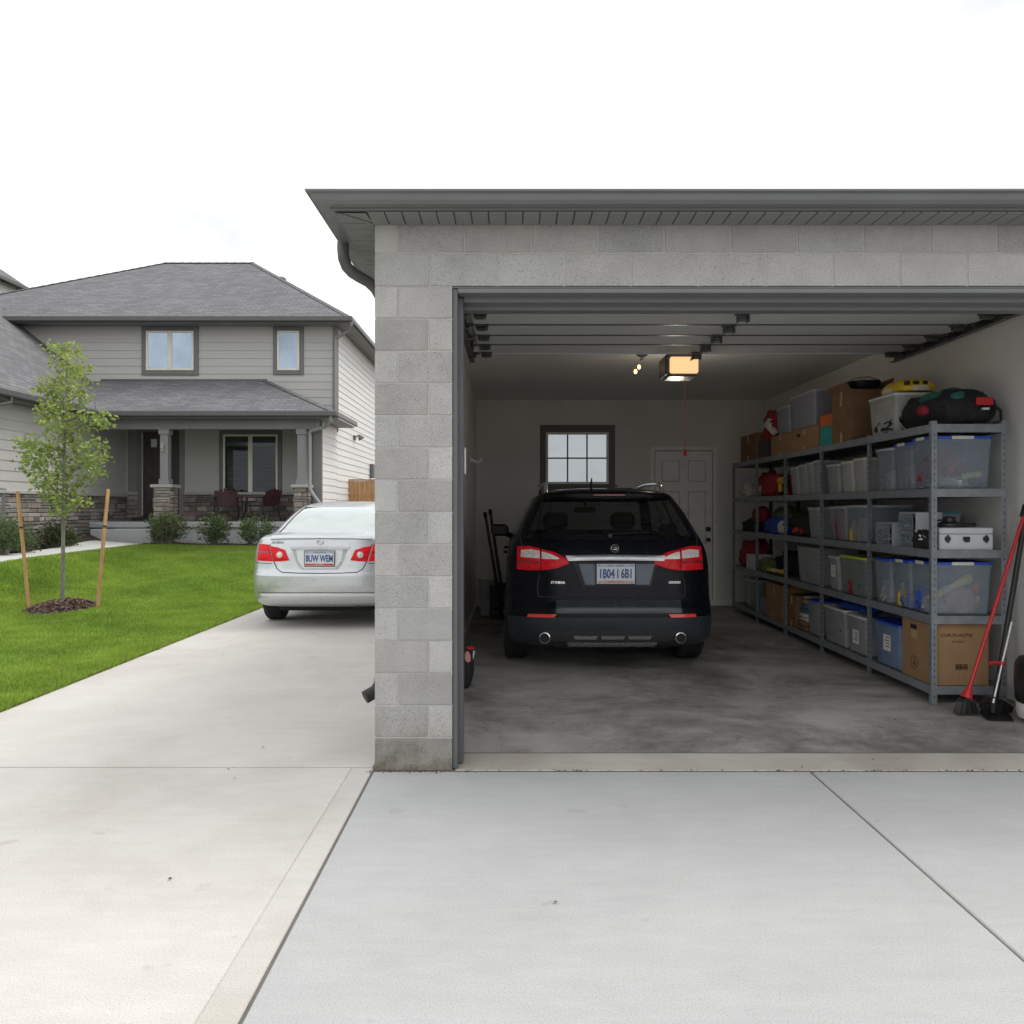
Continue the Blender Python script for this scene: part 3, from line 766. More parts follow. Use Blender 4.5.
def add_roof(mb, pts, udir, m=0):
    P = [Vector(p) for p in pts]; u = Vector(udir).normalized()
    nrm = (P[1]-P[0]).cross(P[2]-P[0]).normalized(); v = nrm.cross(u).normalized()
    uv = [((p.dot(u)), (p.dot(v))) for p in P]
    mb.add(pts, [tuple(range(len(pts)))], m, None, None, [uv])
    low = [(p[0],p[1],p[2]-.035) for p in pts]
    mb.add(low, [tuple(range(len(pts)))[::-1]], m, None, None, [uv[::-1]])

def build_opener():
    y = 8.0; x0, x1 = X(667,y), X(698,y); z0, z1 = Z(376,y), Z(354.5,y)
    t = thing('garage_door_opener', 'lit garage door opener with a warm lens hanging from the ceiling', 'door opener', ((x0+x1)/2, y, z0))
    mb = MB(); mb.box(x0-.02, x0+.028, y-.01, y+.34, z0+.02, z1, .012); mb.box(x0+.0, x1+.01, y+.03, y+.33, z0+.03, z1+.012, .015); mb.box(x0-.01, x1+.014, y-.012, y+.34, z1-.022, z1+.002, .008)
    mb.box(x0+.012, x1-.01, y-.006, y+.30, z0-.004, z0+.03, .012)
    mb.build('housing', G['trim_dark'], t)
    mb = MB(); mb.box(x0+.030, x1+.002, y-.022, y+.028, z0+.026, z1-.024, .014); mb.build('light_lens', G['lamp'], t)
    lp = bpy.data.lights.new('opener_bulb','POINT'); lp.energy = 6; lp.color = (1,.87,.72); lp.shadow_soft_size = .09
    lo = bpy.data.objects.new('opener_bulb', lp); COL.objects.link(lo); lo.parent = t; lo.location = (.01, .40, -.14)
    mb = MB(); xm = (x0+x1)/2+.02; mb.box(xm-.02, xm+.02, 5.1, y, z1+.012, z1+.045, .004); mb.build('rail', G['bracket'], t)
    mb = MB(); mb.box(xm-.008, xm+.008, y+.1, y+.13, z1+.046, 3.155); mb.box(x0+.04, x0+.06, y+.2, y+.23, z1+.013, 3.155); mb.build('hanger', G['bracket'], t)
    mb = MB(); mb.tube([(x1-.06,y-.03,z1-.03),(x1-.085,y-.04,z1-.065),(x1-.06,y-.05,z1-.02),(x1-.03,y-.06,z1+.0)], .007, 6); mb.build('release_arm', G['bracket'], t)
    xc, yc = X(685.5,y), y+.02
    zb = Z(450,y)
    mb = MB(); mb.tube([(xc,yc,z0+.0),(xc+.002,yc,(z0+zb)/2),(xc,yc,zb)], .0028, 6); c = mb.build('release_cord', G['cord'], t)
    mb = MB(); mb.tube([(xc,yc,zb+.01),(xc,yc,zb-.02),(xc,yc,zb-.055)], [.008,.016,.02], 10); mb.build('cord_handle', G['red'], c)
def build_bulbs():
    y = 8.6; 
    t = thing('ceiling_lamp', 'small ceiling lamp with two glowing bulbs behind the open door', 'lamp', (X(640,y),y,3.16))
    x, z = X(642,y), 3.16
    mb = MB(); mb.lathe((x,y,z-.001), [(.06,0),(.06,-.02),(.03,-.035),(.012,-.04)], 'z', 20); mb.tube([(x,y,z-.03),(x-.02,y,z-.08),(X(636,y),y,Z(368,y)+.06)], .006, 6); mb.tube([(x,y,z-.03),(x+.02,y,z-.06),(X(640,y),y,Z(364,y)+.05)],.006,6)
    mb.build('ceiling_rose', G['bracket'], t)
    for (p, q) in ((635.5,371.5),(639,367)):
        mb = MB(); mb.ball((X(p,y),y,Z(q,y)), (.019,.019,.026), 12, 10); mb.build('bulb', G['bulb'], t, angle=80)
# ------------------------------------------------------------------ house across the lawn
def siding(mb, p0, p1, z0, z1, out, pitch=.215, m=0):
    p0, p1, out = Vector((*p0,0)), Vector((*p1,0)), Vector((*out,0))
    z = z0; vs = []; fs = []
    while z < z1 - .01:
        zt = min(z+pitch, z1); lo, hi = .020, .004
        if zt - z < pitch: hi = lo - (lo-hi)*(zt-z)/pitch
        o = len(vs)
        for P in (p0, p1):
            vs += [tuple(P+out*.0+Vector((0,0,z))), tuple(P+out*lo+Vector((0,0,z))), tuple(P+out*hi+Vector((0,0,zt)))]
        fs += [(o+1,o+4,o+5,o+2), (o,o+3,o+4,o+1), (o,o+1,o+2), (o+3,o+5,o+4)]
        z = zt
    mb.add(vs, fs, m)
def stones(mb, p0, p1, z0, z1, out, rr, deep=.05):
    p0, p1, out = Vector((*p0,0)), Vector((*p1,0)), Vector((*out,0)); d = (p1-p0); L = d.length; d.normalize()
    PAL = [(.30,.265,.235),(.24,.215,.20),(.36,.32,.29),(.27,.235,.205),(.20,.185,.18),(.33,.27,.225),(.40,.365,.33),(.25,.235,.23)]
    z = z0
    while z < z1-.02:
        h = min(rr.uniform(.075,.15), z1-z)
        if z1-z-h < .05: h = z1-z
        u = 0
        while u < L-.001:
            w = min(rr.uniform(.16,.52), L-u)
            if L-u-w < .08: w = L-u
            k = rr.choice(PAL); s = rr.uniform(.8,1.2)
            if w > .3 and h > .11 and rr.random() < .4: subs = [(z,h/2),(z+h/2,h/2)]
            else: subs = [(z,h)]
            for (za,hh) in subs:
                dd = deep*rr.uniform(.45,1.0); s2 = s*rr.uniform(.85,1.15); g = .005
                R = Matrix(((d.x,out.x,0,p0.x),(d.y,out.y,0,p0.y),(0,0,1,0),(0,0,0,1)))
                mb.box(u+g, u+w-g, -.02, dd, za+g, za+hh-g, .012, 0, (k[0]*s2,k[1]*s2,k[2]*s2), R)
            u += w
        z += h
def build_house():
    YW = 22.0; YP = 20.0
    t = thing('house', 'grey two storey house with shingled hip roofs and a stone trimmed porch', 'house', (-8.5, 20, .5))
    hx = lambda p: X(p,YW); hz = lambda p: Z(p,YW)
    XRt = hx(337); XWG = -10.6
    xe = X(320,20.25)
    rr = random.Random(11)
    # core volumes
    mb = MB(); mb.box(-16.5, XRt-.022, YW+.02, 32, -.2, 6.5); mb.box(XWG-8, XWG-.022, 13.52, YW+.03, -.2, 3.86)
    mb.build('wall_core', G['house_trim'], t)
    FL = 1.15
    mb = MB(); siding(mb, (-16.5,YW+.02), (XRt-.02,YW+.02), 3.9, 6.52, (0,-1)); siding(mb, (hx(181),YW+.02), (xe,YW+.02), 1.93, 3.8, (0,-1)); siding(mb, (-10.62,YW+.02),(hx(138),YW+.02),1.9,3.8,(0,-1))
    mb.build('front_siding', G['siding'], t, recalc=False)
    mb = MB(); siding(mb, (XWG-.022,13.5),(XWG-.022,YW), 1.86, 3.9, (1,0)); siding(mb, (XWG-7.9,13.52),(XWG-.02,13.52), .3, 3.9, (0,-1)); 
    mb.prism([(XWG-7.9,3.9),(XWG-.02,3.9),(XWG-4,7.0)], 13.50, 13.53, 'y'); mb.build('wing_siding', G['siding'], t, recalc=False)
    mb = MB(); siding(mb, (XRt-.02,YW),(XRt-.02,32), .1, 6.52, (1,0), .18); mb.build('side_siding', G['siding_sunlit'], t, recalc=False)
    # porch end wall
    mb = MB(); ew = XRt-.02; mb.box(ew-.2, ew-.003, 20.30, YW+.02, .2, 3.75); siding(mb, (ew-.002,20.3),(ew-.002,YW), .3, 3.78, (1,0), .18); mb.build('porch_end_wall', G['siding_sunlit'], t, recalc=False)
    # corner boards
    mb = MB(); mb.box(XRt-.12, XRt+.012, YW-.016, YW+.02, 4.2, 6.5, .004); mb.box(XRt-.018, XRt+.016, YW+.0195, YW+.14, 3.6, 6.5, .004); mb.build('corner_board', G['house_trim'], t)
    for bx in ((ew-.205, ew+.028, 20.22, 20.31, .6, 3.78),(hx(179.5), hx(184.5), YW-.02, YW+.02, FL, 3.78),(hx(128), hx(138.2), YW-.012, YW+.02, 1.95, 3.78)):
        mb = MB(); mb.box(*bx, .004); mb.build('corner_board', G['house_trim'], t)
    # stone wainscot with sloping caps
    mb = MB(); stones(mb, (XWG,13.5),(XWG,YW), .3, 1.80, (1,0), rr); mb.build('wing_stone', G['stone'], t)
    mb = MB(); stones(mb, (hx(183),YW),(xe,YW), FL, 1.86, (0,-1), rr); mb.build('porch_stone', G['stone'], t)
    mb = MB(); stones(mb, (-10.6,YW),(hx(139),YW), FL, 1.86, (0,-1), rr); mb.build('porch_stone', G['stone'], t)
    mb = MB(); mb.box(XWG-.03, XWG+.085, 13.4, YW-.09, 1.80, 1.875, .012); mb.box(hx(184.7), xe-.05, YW-.10, YW, 1.86, 1.935, .012); mb.box(-10.58, hx(138.5), YW-.085, YW, 1.862, 1.93, .012); mb.build('stone_cap', G['stone_cap'], t)
    # roofs
    EZ, EY = 6.62, 21.45; ER = X(350.5,EY); RY = 27.0; RZ = Z(263,RY); RL, RR_ = X(165,RY), X(253,RY)
    EL = -17.0
    mb = MB()
    a, b, c, d = (EL,EY,EZ),(ER,EY,EZ),(ER,32.5,EZ),(EL,32.5,EZ); l, r = (RL,RY,RZ),(RR_,RY,RZ)
    add_roof(mb,[a,b,r,l],(1,0,0)); add_roof(mb,[b,c,r],(0,1,0)); add_roof(mb,[c,d,l,r],(1,0,0)); add_roof(mb,[d,a,l],(0,1,0))
    main = mb.build('main_roof', G['shingle'], t, recalc=False)
    def cap(mb, p, q, n):
        P, Q = Vector(p), Vector(q); k = max(2,int((Q-P).length/.28)); 
        for i in range(k):
            A = P.lerp(Q,i/k); B = P.lerp(Q,(i+1.12)/k); dv = (B-A).normalized(); sd = dv.cross(Vector((0,0,1))).normalized()*.11; up = sd.cross(dv).normalized()
            if up.z < 0: up = -up
            o = up*.018
            mb.add([A+sd-up*.02, A+o*.4, A-sd-up*.02, B+sd-up*.02+o*.6, B+o*1.4, B-sd-up*.02+o*.6], [(0,1,4,3),(1,2,5,4),(0,2,1)])
    ridge_m = M('ridge_caps',(.13,.128,.135),.95,var=.25,vs=6,bmp=.3,bs=80)
    mb = MB(); cap(mb, b, r, 0); cap(mb, a, l, 0); cap(mb, l, r, 0); mb.build('ridge_cap', ridge_m, t, recalc=False)
    # roof vent
    vp = Vector(b).lerp(Vector(r), .62)
    mb = MB(); vx, vy, vz = X(281.5,26), 26, Z(284,26); mb.cyl((vx,vy,vz-.3),(vx,vy,vz+.12),.10,None,14); mb.lathe((vx,vy,vz+.12),[(.15,0),(.15,.05),(.09,.10),(0,.12)],'z',16); mb.build('roof_vent', G['fascia'], t)
    # soffit, fascia and gutter of the main roof
    mb = MB(); mb.box(EL+.02, ER-.02, EY+.03, YW+.02, 6.495, 6.515); mb.box(XRt, ER-.02, YW+.02, 32.4, 6.495, 6.515); mb.build('main_soffit', G['house_trim'], t)
    mb = MB(); mb.box(EL, ER+.06, EY-.09, EY, 6.50, 6.635, .015); mb.box(EL, ER+.02, EY+.002, EY+.03, 6.47, 6.60, .003); mb.box(ER+.001, ER+.06, EY+.002, 32.5, 6.50, 6.635, .015); mb.build('main_gutter', G['fascia'], t)
    # garage wing roof
    WEX, WEZ, SL = -10.2, 3.88, .80; WR = -14.6; WRZ = WEZ+(WEX-WR)*SL
    mb = MB(); Y0 = 13.1; Y1 = 26.0
    add_roof(mb,[(WEX,Y0,WEZ),(WEX,YW+.02,WEZ),(WR,Y1,WRZ),(WR,Y0,WRZ)],(0,1,0)); add_roof(mb,[(WR,Y0,WRZ),(WR,Y1,WRZ),(WR-4.4,YW,WEZ),(WR-4.4,Y0,WEZ)],(0,1,0)); mb.build('wing_roof', G['shingle'], t, recalc=False)
    mb = MB(); mb.box(WEX+.001, WEX+.11, Y0, 19.45, WEZ-.13, WEZ+.012, .02); mb.box(WEX-.03, WEX, Y0, 19.6, WEZ-.17, WEZ-.02, .003); mb.box(XWG-.02, WEX-.031, Y0, YW-.1, WEZ-.17, WEZ-.15); mb.build('wing_gutter', G['fascia'], t)
    mb = MB(); gy = 16.2; mb.tube([(WEX+.05,gy,WEZ-.1),(WEX+.05,gy,WEZ-.24),(WEX-.05,gy-.3,WEZ-.34),(WEX-.30,gy-.7,WEZ-.42),(XWG+.06,gy-.8,WEZ-.52),(XWG+.06,gy-.8,.9)],.04,8); mb.build('wing_downspout', G['fascia'], t)
    # porch roof
    PEY, PEZ = 19.55, 3.86; PER = X(335,PEY); PT = hz(381); PTR = hx(267); PTL = -11.6
    mb = MB(); add_roof(mb,[(-10.15,PEY,PEZ),(PER,PEY,PEZ),(PTR,YW+.02,PT),(PTL,YW+.02,PT)],(1,0,0)); add_roof(mb,[(PER,PEY,PEZ),(PER,YW+.02,PEZ),(PTR,YW+.02,PT)],(0,1,0)); mb.build('porch_roof', G['shingle'], t, recalc=False)
    mb = MB(); cap(mb,(PER,PEY,PEZ),(PTR,YW,PT),0); mb.build('ridge_cap', ridge_m, t, recalc=False)
    mb = MB(); mb.box(PTL+.3, PTR, YW-.03, YW+.015, PT-.03, PT+.05, .004); mb.build('flashing', G['fascia'], t)
    mb = MB(); mb.box(-10.2, PER+.06, PEY-.10, PEY, PEZ-.125, PEZ+.012, .02); mb.box(PER+.001, PER+.07, PEY+.002, YW+.05, PEZ-.125, PEZ+.012, .02); mb.box(-10.2, PER, PEY+.001, PEY+.03, PEZ-.17, PEZ-.04, .003)
    mb.build('porch_gutter', G['fascia'], t)
    mb = MB(); mb.box(-10.55, PER-.01, PEY+.031, YW-.001, 3.70, 3.735); mb.box(-10.1, xe+.02, YP-.12, YP+.14, 3.46, 3.70, .006); mb.build('porch_ceiling', G['house_trim'], t)
    # porch downspout
    mb = MB(); dx = X(319,19.6); q = [(PER-.10,PEY-.03,3.74),(PER-.10,PEY,3.62),(PER-.30,PEY+.22,3.50),(X(310,19.75),19.78,3.40),(X(309.5,19.75),19.78,3.28),(X(309.5,19.75),19.78,1.98),(X(313,19.7),19.74,1.82),(X(323,19.6),19.6,1.50)]
    mb.tube(q, .045, 10); mb.build('porch_downspout', G['house_col'], t)
    mb = MB(); ux, uy = ER-.02, EY+.05; q = [(ER+.02,EY+.0,6.5),(ER+.02,EY+.02,6.42),(ER-.10,EY+.3,6.32),(XRt-.02,YW-.06,6.16),(XRt-.03,YW-.07,6.0),(XRt-.03,YW-.07,4.05)]
    mb.tube(q, .045, 10); mb.build('main_downspout', G['house_col'], t)
    # porch floor, steps
    mb = MB(); mb.box(-10.6, xe+.03, YP+.0, YW+.02, FL-.14, FL, .012); mb.box(hx(150), xe-.0, YP+.05, YP+.16, .2, FL-.141); mb.box(-10.6, xe, YP+.17, YW, .2, FL-.141)
    mb.build('porch_floor', G['porch'], t)
    mb = MB(); mb.box(-10.35, X(152,19.7), 19.62, YP+.04, .55, .98, .012); mb.build('porch_step', G['porch'], t)
    # columns on stone piers
    for (pc, half, hs) in ((166,.20,.10),(302.5,.155,.10)):
        cx = X(pc,YP); cy = YP-.02+.32*.0; zc = Z(485.5,YP)
        mb = MB()
        k = half
        for (p0,p1,o) in (((cx-k,cy-k),(cx+k,cy-k),(0,-1)),((cx+k,cy-k),(cx+k,cy+k),(1,0)),((cx-k,cy+k),(cx-k,cy-k),(-1,0))): stones(mb,p0,p1,.62 if pc > 200 else FL-.3,zc-.06,o,rr,.045)
        mb.box(cx-k+.012, cx+k-.012, cy-k+.012, cy+k-.012, .6, zc-.062, 0, 0, (.2,.18,.16)); pr = mb.build('column_pier', G['stone'], t)
        mb = MB(); mb.box(cx-k-.075, cx+k+.075, cy-k-.075, cy+k+.075, zc-.06, zc+.02, .012); mb.build('pier_cap', G['stone_cap'], pr)
        mb = MB(); mb.box(cx-hs-.025, cx+hs+.025, cy-hs-.025, cy+hs+.025, zc+.021, zc+.16, .006); mb.box(cx-hs, cx+hs, cy-hs, cy+hs, zc+.161, 3.40, .006); mb.box(cx-hs-.03, cx+hs+.03, cy-hs-.03, cy+hs+.03, 3.33, 3.459, .006); mb.build('porch_column', G['house_col'], t)
    cx = X(165,YP); mb = MB(); mb.box(cx-.03, cx+.04, YP-.19, YP-.161, Z(452,YP), Z(444,YP), .005); mb.cyl((cx,YP-.20,Z(449,YP)),(cx,YP-.20,Z(446,YP)),.03,None,10); mb.build('house_number_light', G['stone_cap'], t)
    # entry: door on a flat dark sheet that paints the recess's shade
    ex0, ex1 = hx(138.4), hx(179.3)
    mb = MB(); mb.box(ex0, ex1, YW-.01, YW+.019, FL, 3.75); mb.build('entry_shade_sheet', G['door_dark'], t)
    d0, d1, dz = hx(144.5), hx(165), hz(432)
    mb = MB(); mb.box(ex0+.0, d0-.06, YW-.05, YW-.011, FL+.05, dz+.12, .004); mb.box(d0-.06, hx(168), YW-.05, YW-.011, dz, dz+.12, .004); mb.build('door_frame', G['win_trim'], t)
    mb = MB(); mb.box(d0, d1, YW-.045, YW-.012, FL+.10, dz-.004, .004)
    for (f0,f1) in ((.08,.36),(.44,.78)):
        for (u0,u1) in ((.14,.46),(.54,.86)):
            mb.box(d0+(d1-d0)*u0, d0+(d1-d0)*u1, YW-.058, YW-.0455, FL+.1+(dz-FL-.1)*f0, FL+.1+(dz-FL-.1)*f1, .006)
    fd = mb.build('front_door', G['door_dark'], t)
    mb = MB(); mb.box(d0+.2, d1-.2, YW-.052, YW-.0455, dz-.42, dz-.2, .004); mb.build('fan_light', G['blind'], fd)
    mb = MB(); mb.box(d0-.055, d0-.012, YW-.06, YW-.0505, FL+.12, dz-.02, .003); mb.build('sidelight', G['stone_cap'], fd)
    mb = MB(); mb.ball((d1-.08,YW-.09,FL+1.05),.035,10,8); mb.cyl((d1-.08,YW-.045,FL+1.05),(d1-.08,YW-.09,FL+1.05),.015,None,8); mb.build('door_knob', G['satin'], fd)
    mb = MB(); mb.box(ex0-.1, hx(169), YW-.22, YW-.02, FL+.001, FL+.095, .006); mb.build('door_sill', G['door_dark'], t)
    # windows
    def window(px0, px1, py0, py1, tm, sashes, glassmat, blinds=False, name='window'):
        xa, xb, za, zb = hx(px0), hx(px1), hz(py1), hz(py0); w = tm*YW/FOC; f = .055; y = YW
        mb = MB(); mb.box(xa-w, xa-.001, y-.03, y+.02, za-w, zb+w, .004); mb.box(xb+.001, xb+w, y-.03, y+.02, za-w, zb+w, .004); mb.box(xa, xb, y-.03, y+.02, zb+.001, zb+w, .004); mb.box(xa, xb, y-.034, y+.02, za-w, za-.001, .004)
        tr = mb.build('window_trim', G['win_trim'], t)
        mb = MB(); mb.box(xa, xa+f, y-.045, y+.0, za, zb, .005); mb.box(xb-f, xb, y-.045, y+.0, za, zb, .005); mb.box(xa+f, xb-f, y-.045, y+.0, zb-f, zb, .005); mb.box(xa+f, xb-f, y-.045, y+.0, za, za+f, .005)
        if sashes == 2: mb.box((xa+xb)/2-.06, (xa+xb)/2+.06, y-.048, y+.0, za+f, zb-f, .005)
        wn = mb.build(name, G['win_frame'], t)
        segs = [(xa+f, (xa+xb)/2-.06), ((xa+xb)/2+.06, xb-f)] if sashes == 2 else [(xa+f, xb-f)]
        for (u,v) in segs:
            mb = MB(); mb.box(u-.003, v+.003, y-.028, y-.022, za+f-.003, zb-f+.003); mb.build('pane', glassmat, wn)
            if blinds:
                mb = MB(); mb.box(u, v, y-.006, y+.016, za+f, zb-f); mb.build('dark_room', G['black'], wn)
                mb = MB(); h = zb-za-2*f; mb.box(u+.02, v-.02, y-.019, y-.0165, zb-f-.17*h, zb-f, 0, 0)
                z = zb-f-.17*h
                while z > za+f+.02: mb.box(u+.03, v-.03, y-.017, y-.013, z-.016, z-.006); z -= .048
                mb.build('blind', G['blind'], wn)
    window(146.5, 194, 331, 370.5, 4.6, 2, G['sky_glass'])
    window(277.5, 299.5, 331, 370.5, 4.2, 1, G['sky_glass'])
    window(223.5, 278, 434.5, 494, 4.0, 2, G['house_glass'], True)
    # things on the side wall
    y = 24.2; lx = XRt+.03
    py = 436
    yy = FOC*abs(lx)/(512-355); mb = MB(); z = Z(437,yy); mb.box(lx-.03, lx+.02, yy-.09, yy+.09, z-.1, z+.05, .01); mb.tube([(lx+.02,yy,z),(lx+.12,yy,z+.06)],.02,8); mb.tube([(lx+.12,yy,z+.06),(lx+.2,yy,z-.06)],[.03,.10],12); mb.build('wall_lamp', G['win_trim'], t)
    yy = FOC*abs(lx)/(512-371.5); mb = MB(); mb.box(lx-.03, lx+.10, yy-.16, yy+.12, Z(478,yy), Z(464,yy), .02); mb.build('meter_box', G['win_trim'], t)
    # dark foundation strip along the side
    mb = MB(); mb.box(XRt-.1, XRt+.0, 20.6, 31.9, -.1, 1.2); stones(mb,(XRt,20.5),(XRt,26),.3,1.9-.22,(1,0),rr,.03) if False else None
    mb.build('foundation', G['porch'], t)
    return t

def build_neighbour():
    y = 37.0; t = thing('neighbour_house', 'white neighbouring house with a dark eave, far left behind the grey roof', 'house', (-24,y,1))
    ex, ez = -24.0, 12.4
    y = 31.0; ye = 40.0
    mb = MB(); siding(mb, (-34,y+.5),(ex-.5,y+.5), .5, ez-.1, (0,-1)); siding(mb,(ex-.5,y+.5),(ex-.5,ye-.5),.5,ez-.1,(1,0)); mb.box(-34,ex-.52,y+.52,ye-.5,.5,ez); mb.build('wall', G['white_siding'], t, recalc=False)
    mb = MB(); a,b,c,d = (-35,y,ez),(ex,y,ez),(ex,ye,ez),(-35,ye,ez); l,r = (-30.6,y+4.5,ez+3.5),(ex-4.4,y+4.5,ez+3.5)
    add_roof(mb,[a,b,r,l],(1,0,0)); add_roof(mb,[b,c,r],(0,1,0)); add_roof(mb,[c,d,l,r],(1,0,0)); add_roof(mb,[d,a,l],(0,1,0)); mb.build('roof', G['shingle'], t, recalc=False)
    mb = MB(); mb.box(-35,ex+.1,y-.12,y,ez-.16,ez+.02,.02); mb.box(-35,ex,y,y+.5,ez-.15,ez-.12); mb.box(ex,ex+.1,y,ye,ez-.16,ez+.02,.02); mb.build('gutter', G['fascia'], t)
def build_fence():
    y = 23.6; t = thing('wooden_fence', 'brown cedar board fence standing beside the light side wall', 'fence', (-3.9,y,0))
    x0, x1 = X(345.5,y), -.6; z = Z(478.5,y)
    mb = MB(); x = x0
    while x < x1: 
        mb.box(x, x+.135, y, y+.02, .05, z-.07-random.uniform(0,.01), .004); x += .141
    mb.build('board_panel', G['cedar'], t)
    mb = MB(); mb.box(x0-.03, x1, y-.03, y+.06, z-.065, z-.02, .006); mb.box(x0, x1, y+.021, y+.06, .5, .6); mb.box(x0,x1,y+.021,y+.06,1.8,1.9); mb.build('rail', G['cedar'], t)
    for x in (x0-.045, x0+2.0): 
        mb = MB(); mb.box(x-.045, x+.045, y+.03, y+.12, -.1, z, .006); mb.build('post', G['cedar'], t)

# ------------------------------------------------------------------ plants
def leaf(mb, p, s, d=None, col=(.2,.3,.05), wide=.5):
    """one folded leaf of four small faces"""
    d = d or Vector((random.gauss(0,1),random.gauss(0,1),random.gauss(0,.7)))
    d = d.normalized(); q = Vector((random.gauss(0,1),random.gauss(0,1),random.gauss(0,1))); sd = d.cross(q).normalized(); n = sd.cross(d)
    a = p; m1 = p+d*s*.5+sd*s*wide*.5+n*s*.06; m2 = p+d*s*.5-sd*s*wide*.5+n*s*.06; mid = p+d*s*.5-n*s*.05; e = p+d*s-n*s*.10
    mb.add([a,m1,mid,m2,e],[(0,1,2),(0,2,3),(1,4,2),(2,4,3)],0,col)
def build_tree():
    y = 11.3; gx = TREE[0]; gz = ground_z(gx,y)
    t = thing('young_tree', 'slender young staked tree with yellow green leaves on the lawn', 'tree', (gx,y,gz))
    P = lambda px,py,dy=0: Vector((X(px,y+dy), y+dy, Z(py,y+dy)))
    trunk = [(62.5,610),(62.8,570),(63.3,530),(63.8,500),(64.2,470),(64.6,440),(65.5,415),(66,395),(66.8,375),(66,358),(64,345)]
    rad = [.031,.027,.024,.022,.020,.017,.015,.012,.009,.007,.004]
    mb = MB(); mb.tube([P(*p) for p in trunk], rad, 10)
    limbs = [((64,500),(48,482),(33,458),(27,443),-.05,.012),((64.3,480),(76,470),(90,455),(98,447),.2,.010),((64.5,458),(54,448),(45,436),(30,437),.25,.010),((65,440),(78,428),(92,418),(105,420),-.2,.011),
             ((65.5,420),(57,412),(48,407),(38,420),-.3,.008),((66,405),(76,395),(82,385),(84,372),.1,.008),((66,398),(56,392),(48,386),(44,383),.1,.007),((66.5,380),(72,370),(78,360),(76,345),.1,.006),((66,372),(60,362),(54,352),(52,342),-.1,.006),
             ((64.1,490),(80,480),(92,470),(103,462),.15,.009),((64,495),(56,485),(46,478),(40,470),.25,.008),((64.8,435),(58,425),(52,414),(45,402),.3,.007),((66,412),(72,410),(84,408),(96,425),.3,.007)]
    tips = []
    for L in limbs:
        dy = L[4]; pts = [P(*L[0])] + [P(q[0],q[1],dy*(i+1)/3) for i,q in enumerate(L[1:4])]
        mb.tube(pts, [L[5],L[5]*.75,L[5]*.5,L[5]*.22], 6); tips += pts[1:]
    cl = [(58,347,9,5),(73,350,9,7),(60,362,8,9),(74,362,9,9),(80,372,9,8),(65,380,11,9),(80,384,8,10),(48,387,9,7),(57,392,11,9),(72,396,13,11),(82,398,6,6),(50,403,9,7),(47,412,6,5),(62,410,10,8),(74,420,9,6),(88,416,7,6),(58,424,11,7),(42,420,6,4),(104,417,7,7),(99,423,5,5),(84,428,8,6),(72,432,10,7),(54,440,11,8),(30,440,9,5),(38,446,8,7),(24,443,5,5),(30,456,9,8),(45,455,10,9),(64,450,13,9),(80,446,12,8),(94,450,8,6),(100,442,5,4),(104,458,5,4),(93,462,10,7),(75,464,14,10),(56,468,14,10),(38,468,9,7),(26,466,5,4),(99,472,4,4),(86,478,8,7),(68,484,14,10),(50,482,11,9),(40,483,6,5),(60,498,11,8),(76,496,9,7),(52,496,7,5),(66,508,9,6),(58,512,5,4),(82,502,6,5)]
    lm = MB(); bm_ = mb
    twig = []
    for (px,py,rx,ry) in cl:
        n = int(18 + rx*ry*.80)
        top = max(0,min(1,(520-py)/180))
        base = P(px,py,random.uniform(-.25,.25))
        near = min(tips+[P(*q) for q in trunk[3:]], key=lambda q:(q-base).length)
        bm_.tube([near, near.lerp(base,.6)+Vector((0,0,.015)), base], [.005,.0035,.002], 5)
        for _ in range(n):
            a = random.uniform(0,6.28); r = random.random()**.5; dy = random.gauss(0,.12)
            p = base + Vector((math.cos(a)*r*rx*y/FOC, dy, math.sin(a)*r*ry*y/FOC))
            k = random.random()
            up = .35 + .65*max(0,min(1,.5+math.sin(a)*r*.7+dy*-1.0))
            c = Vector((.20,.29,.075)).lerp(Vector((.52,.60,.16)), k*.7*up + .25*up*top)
            out = Vector((math.cos(a)*r+random.gauss(0,.5), random.gauss(-.3,.6), math.sin(a)*r*.4-.25+random.gauss(0,.4)))
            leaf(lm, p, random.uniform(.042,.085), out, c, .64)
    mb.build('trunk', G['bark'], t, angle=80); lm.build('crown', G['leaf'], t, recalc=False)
    # mulch ring
    m = MB(); n = 40; vs = [(gx,y,gz+.105)]; 
    for j,(f,h) in enumerate(((.35,.065),(.7,.045),(.95,.02),(1.08,-.01))):
        for k in range(n):
            a = 2*math.pi*k/n; w = 1+.05*math.sin(3*a)+.04*math.sin(7*a+1); vs.append((gx+.42*f*w*math.cos(a), y+.51*f*w*math.sin(a), ground_z(gx+.42*f*w*math.cos(a),y+.51*f*math.sin(a))+h*1.5))
    fs = [(0,1+k,1+(k+1)%n) for k in range(n)] + [(1+j*n+k,1+j*n+(k+1)%n,1+(j+1)*n+(k+1)%n,1+(j+1)*n+k) for j in range(3) for k in range(n)]
    m.add(vs,fs,col=(.07,.045,.035))
    for _ in range(1100):
        a = random.uniform(0,6.28); r = random.random()**.5*1.08; x_, y_ = gx+.42*r*math.cos(a), y+.51*r*math.sin(a); chip(m, x_, y_, ground_z(x_,y_)+.105*(1-r**2)+.005, .05)
    tag(m.build('mulch_ring', G['mulch'], recalc=False), 'ring of brown bark mulch around the young tree', 'mulch', kind='stuff')
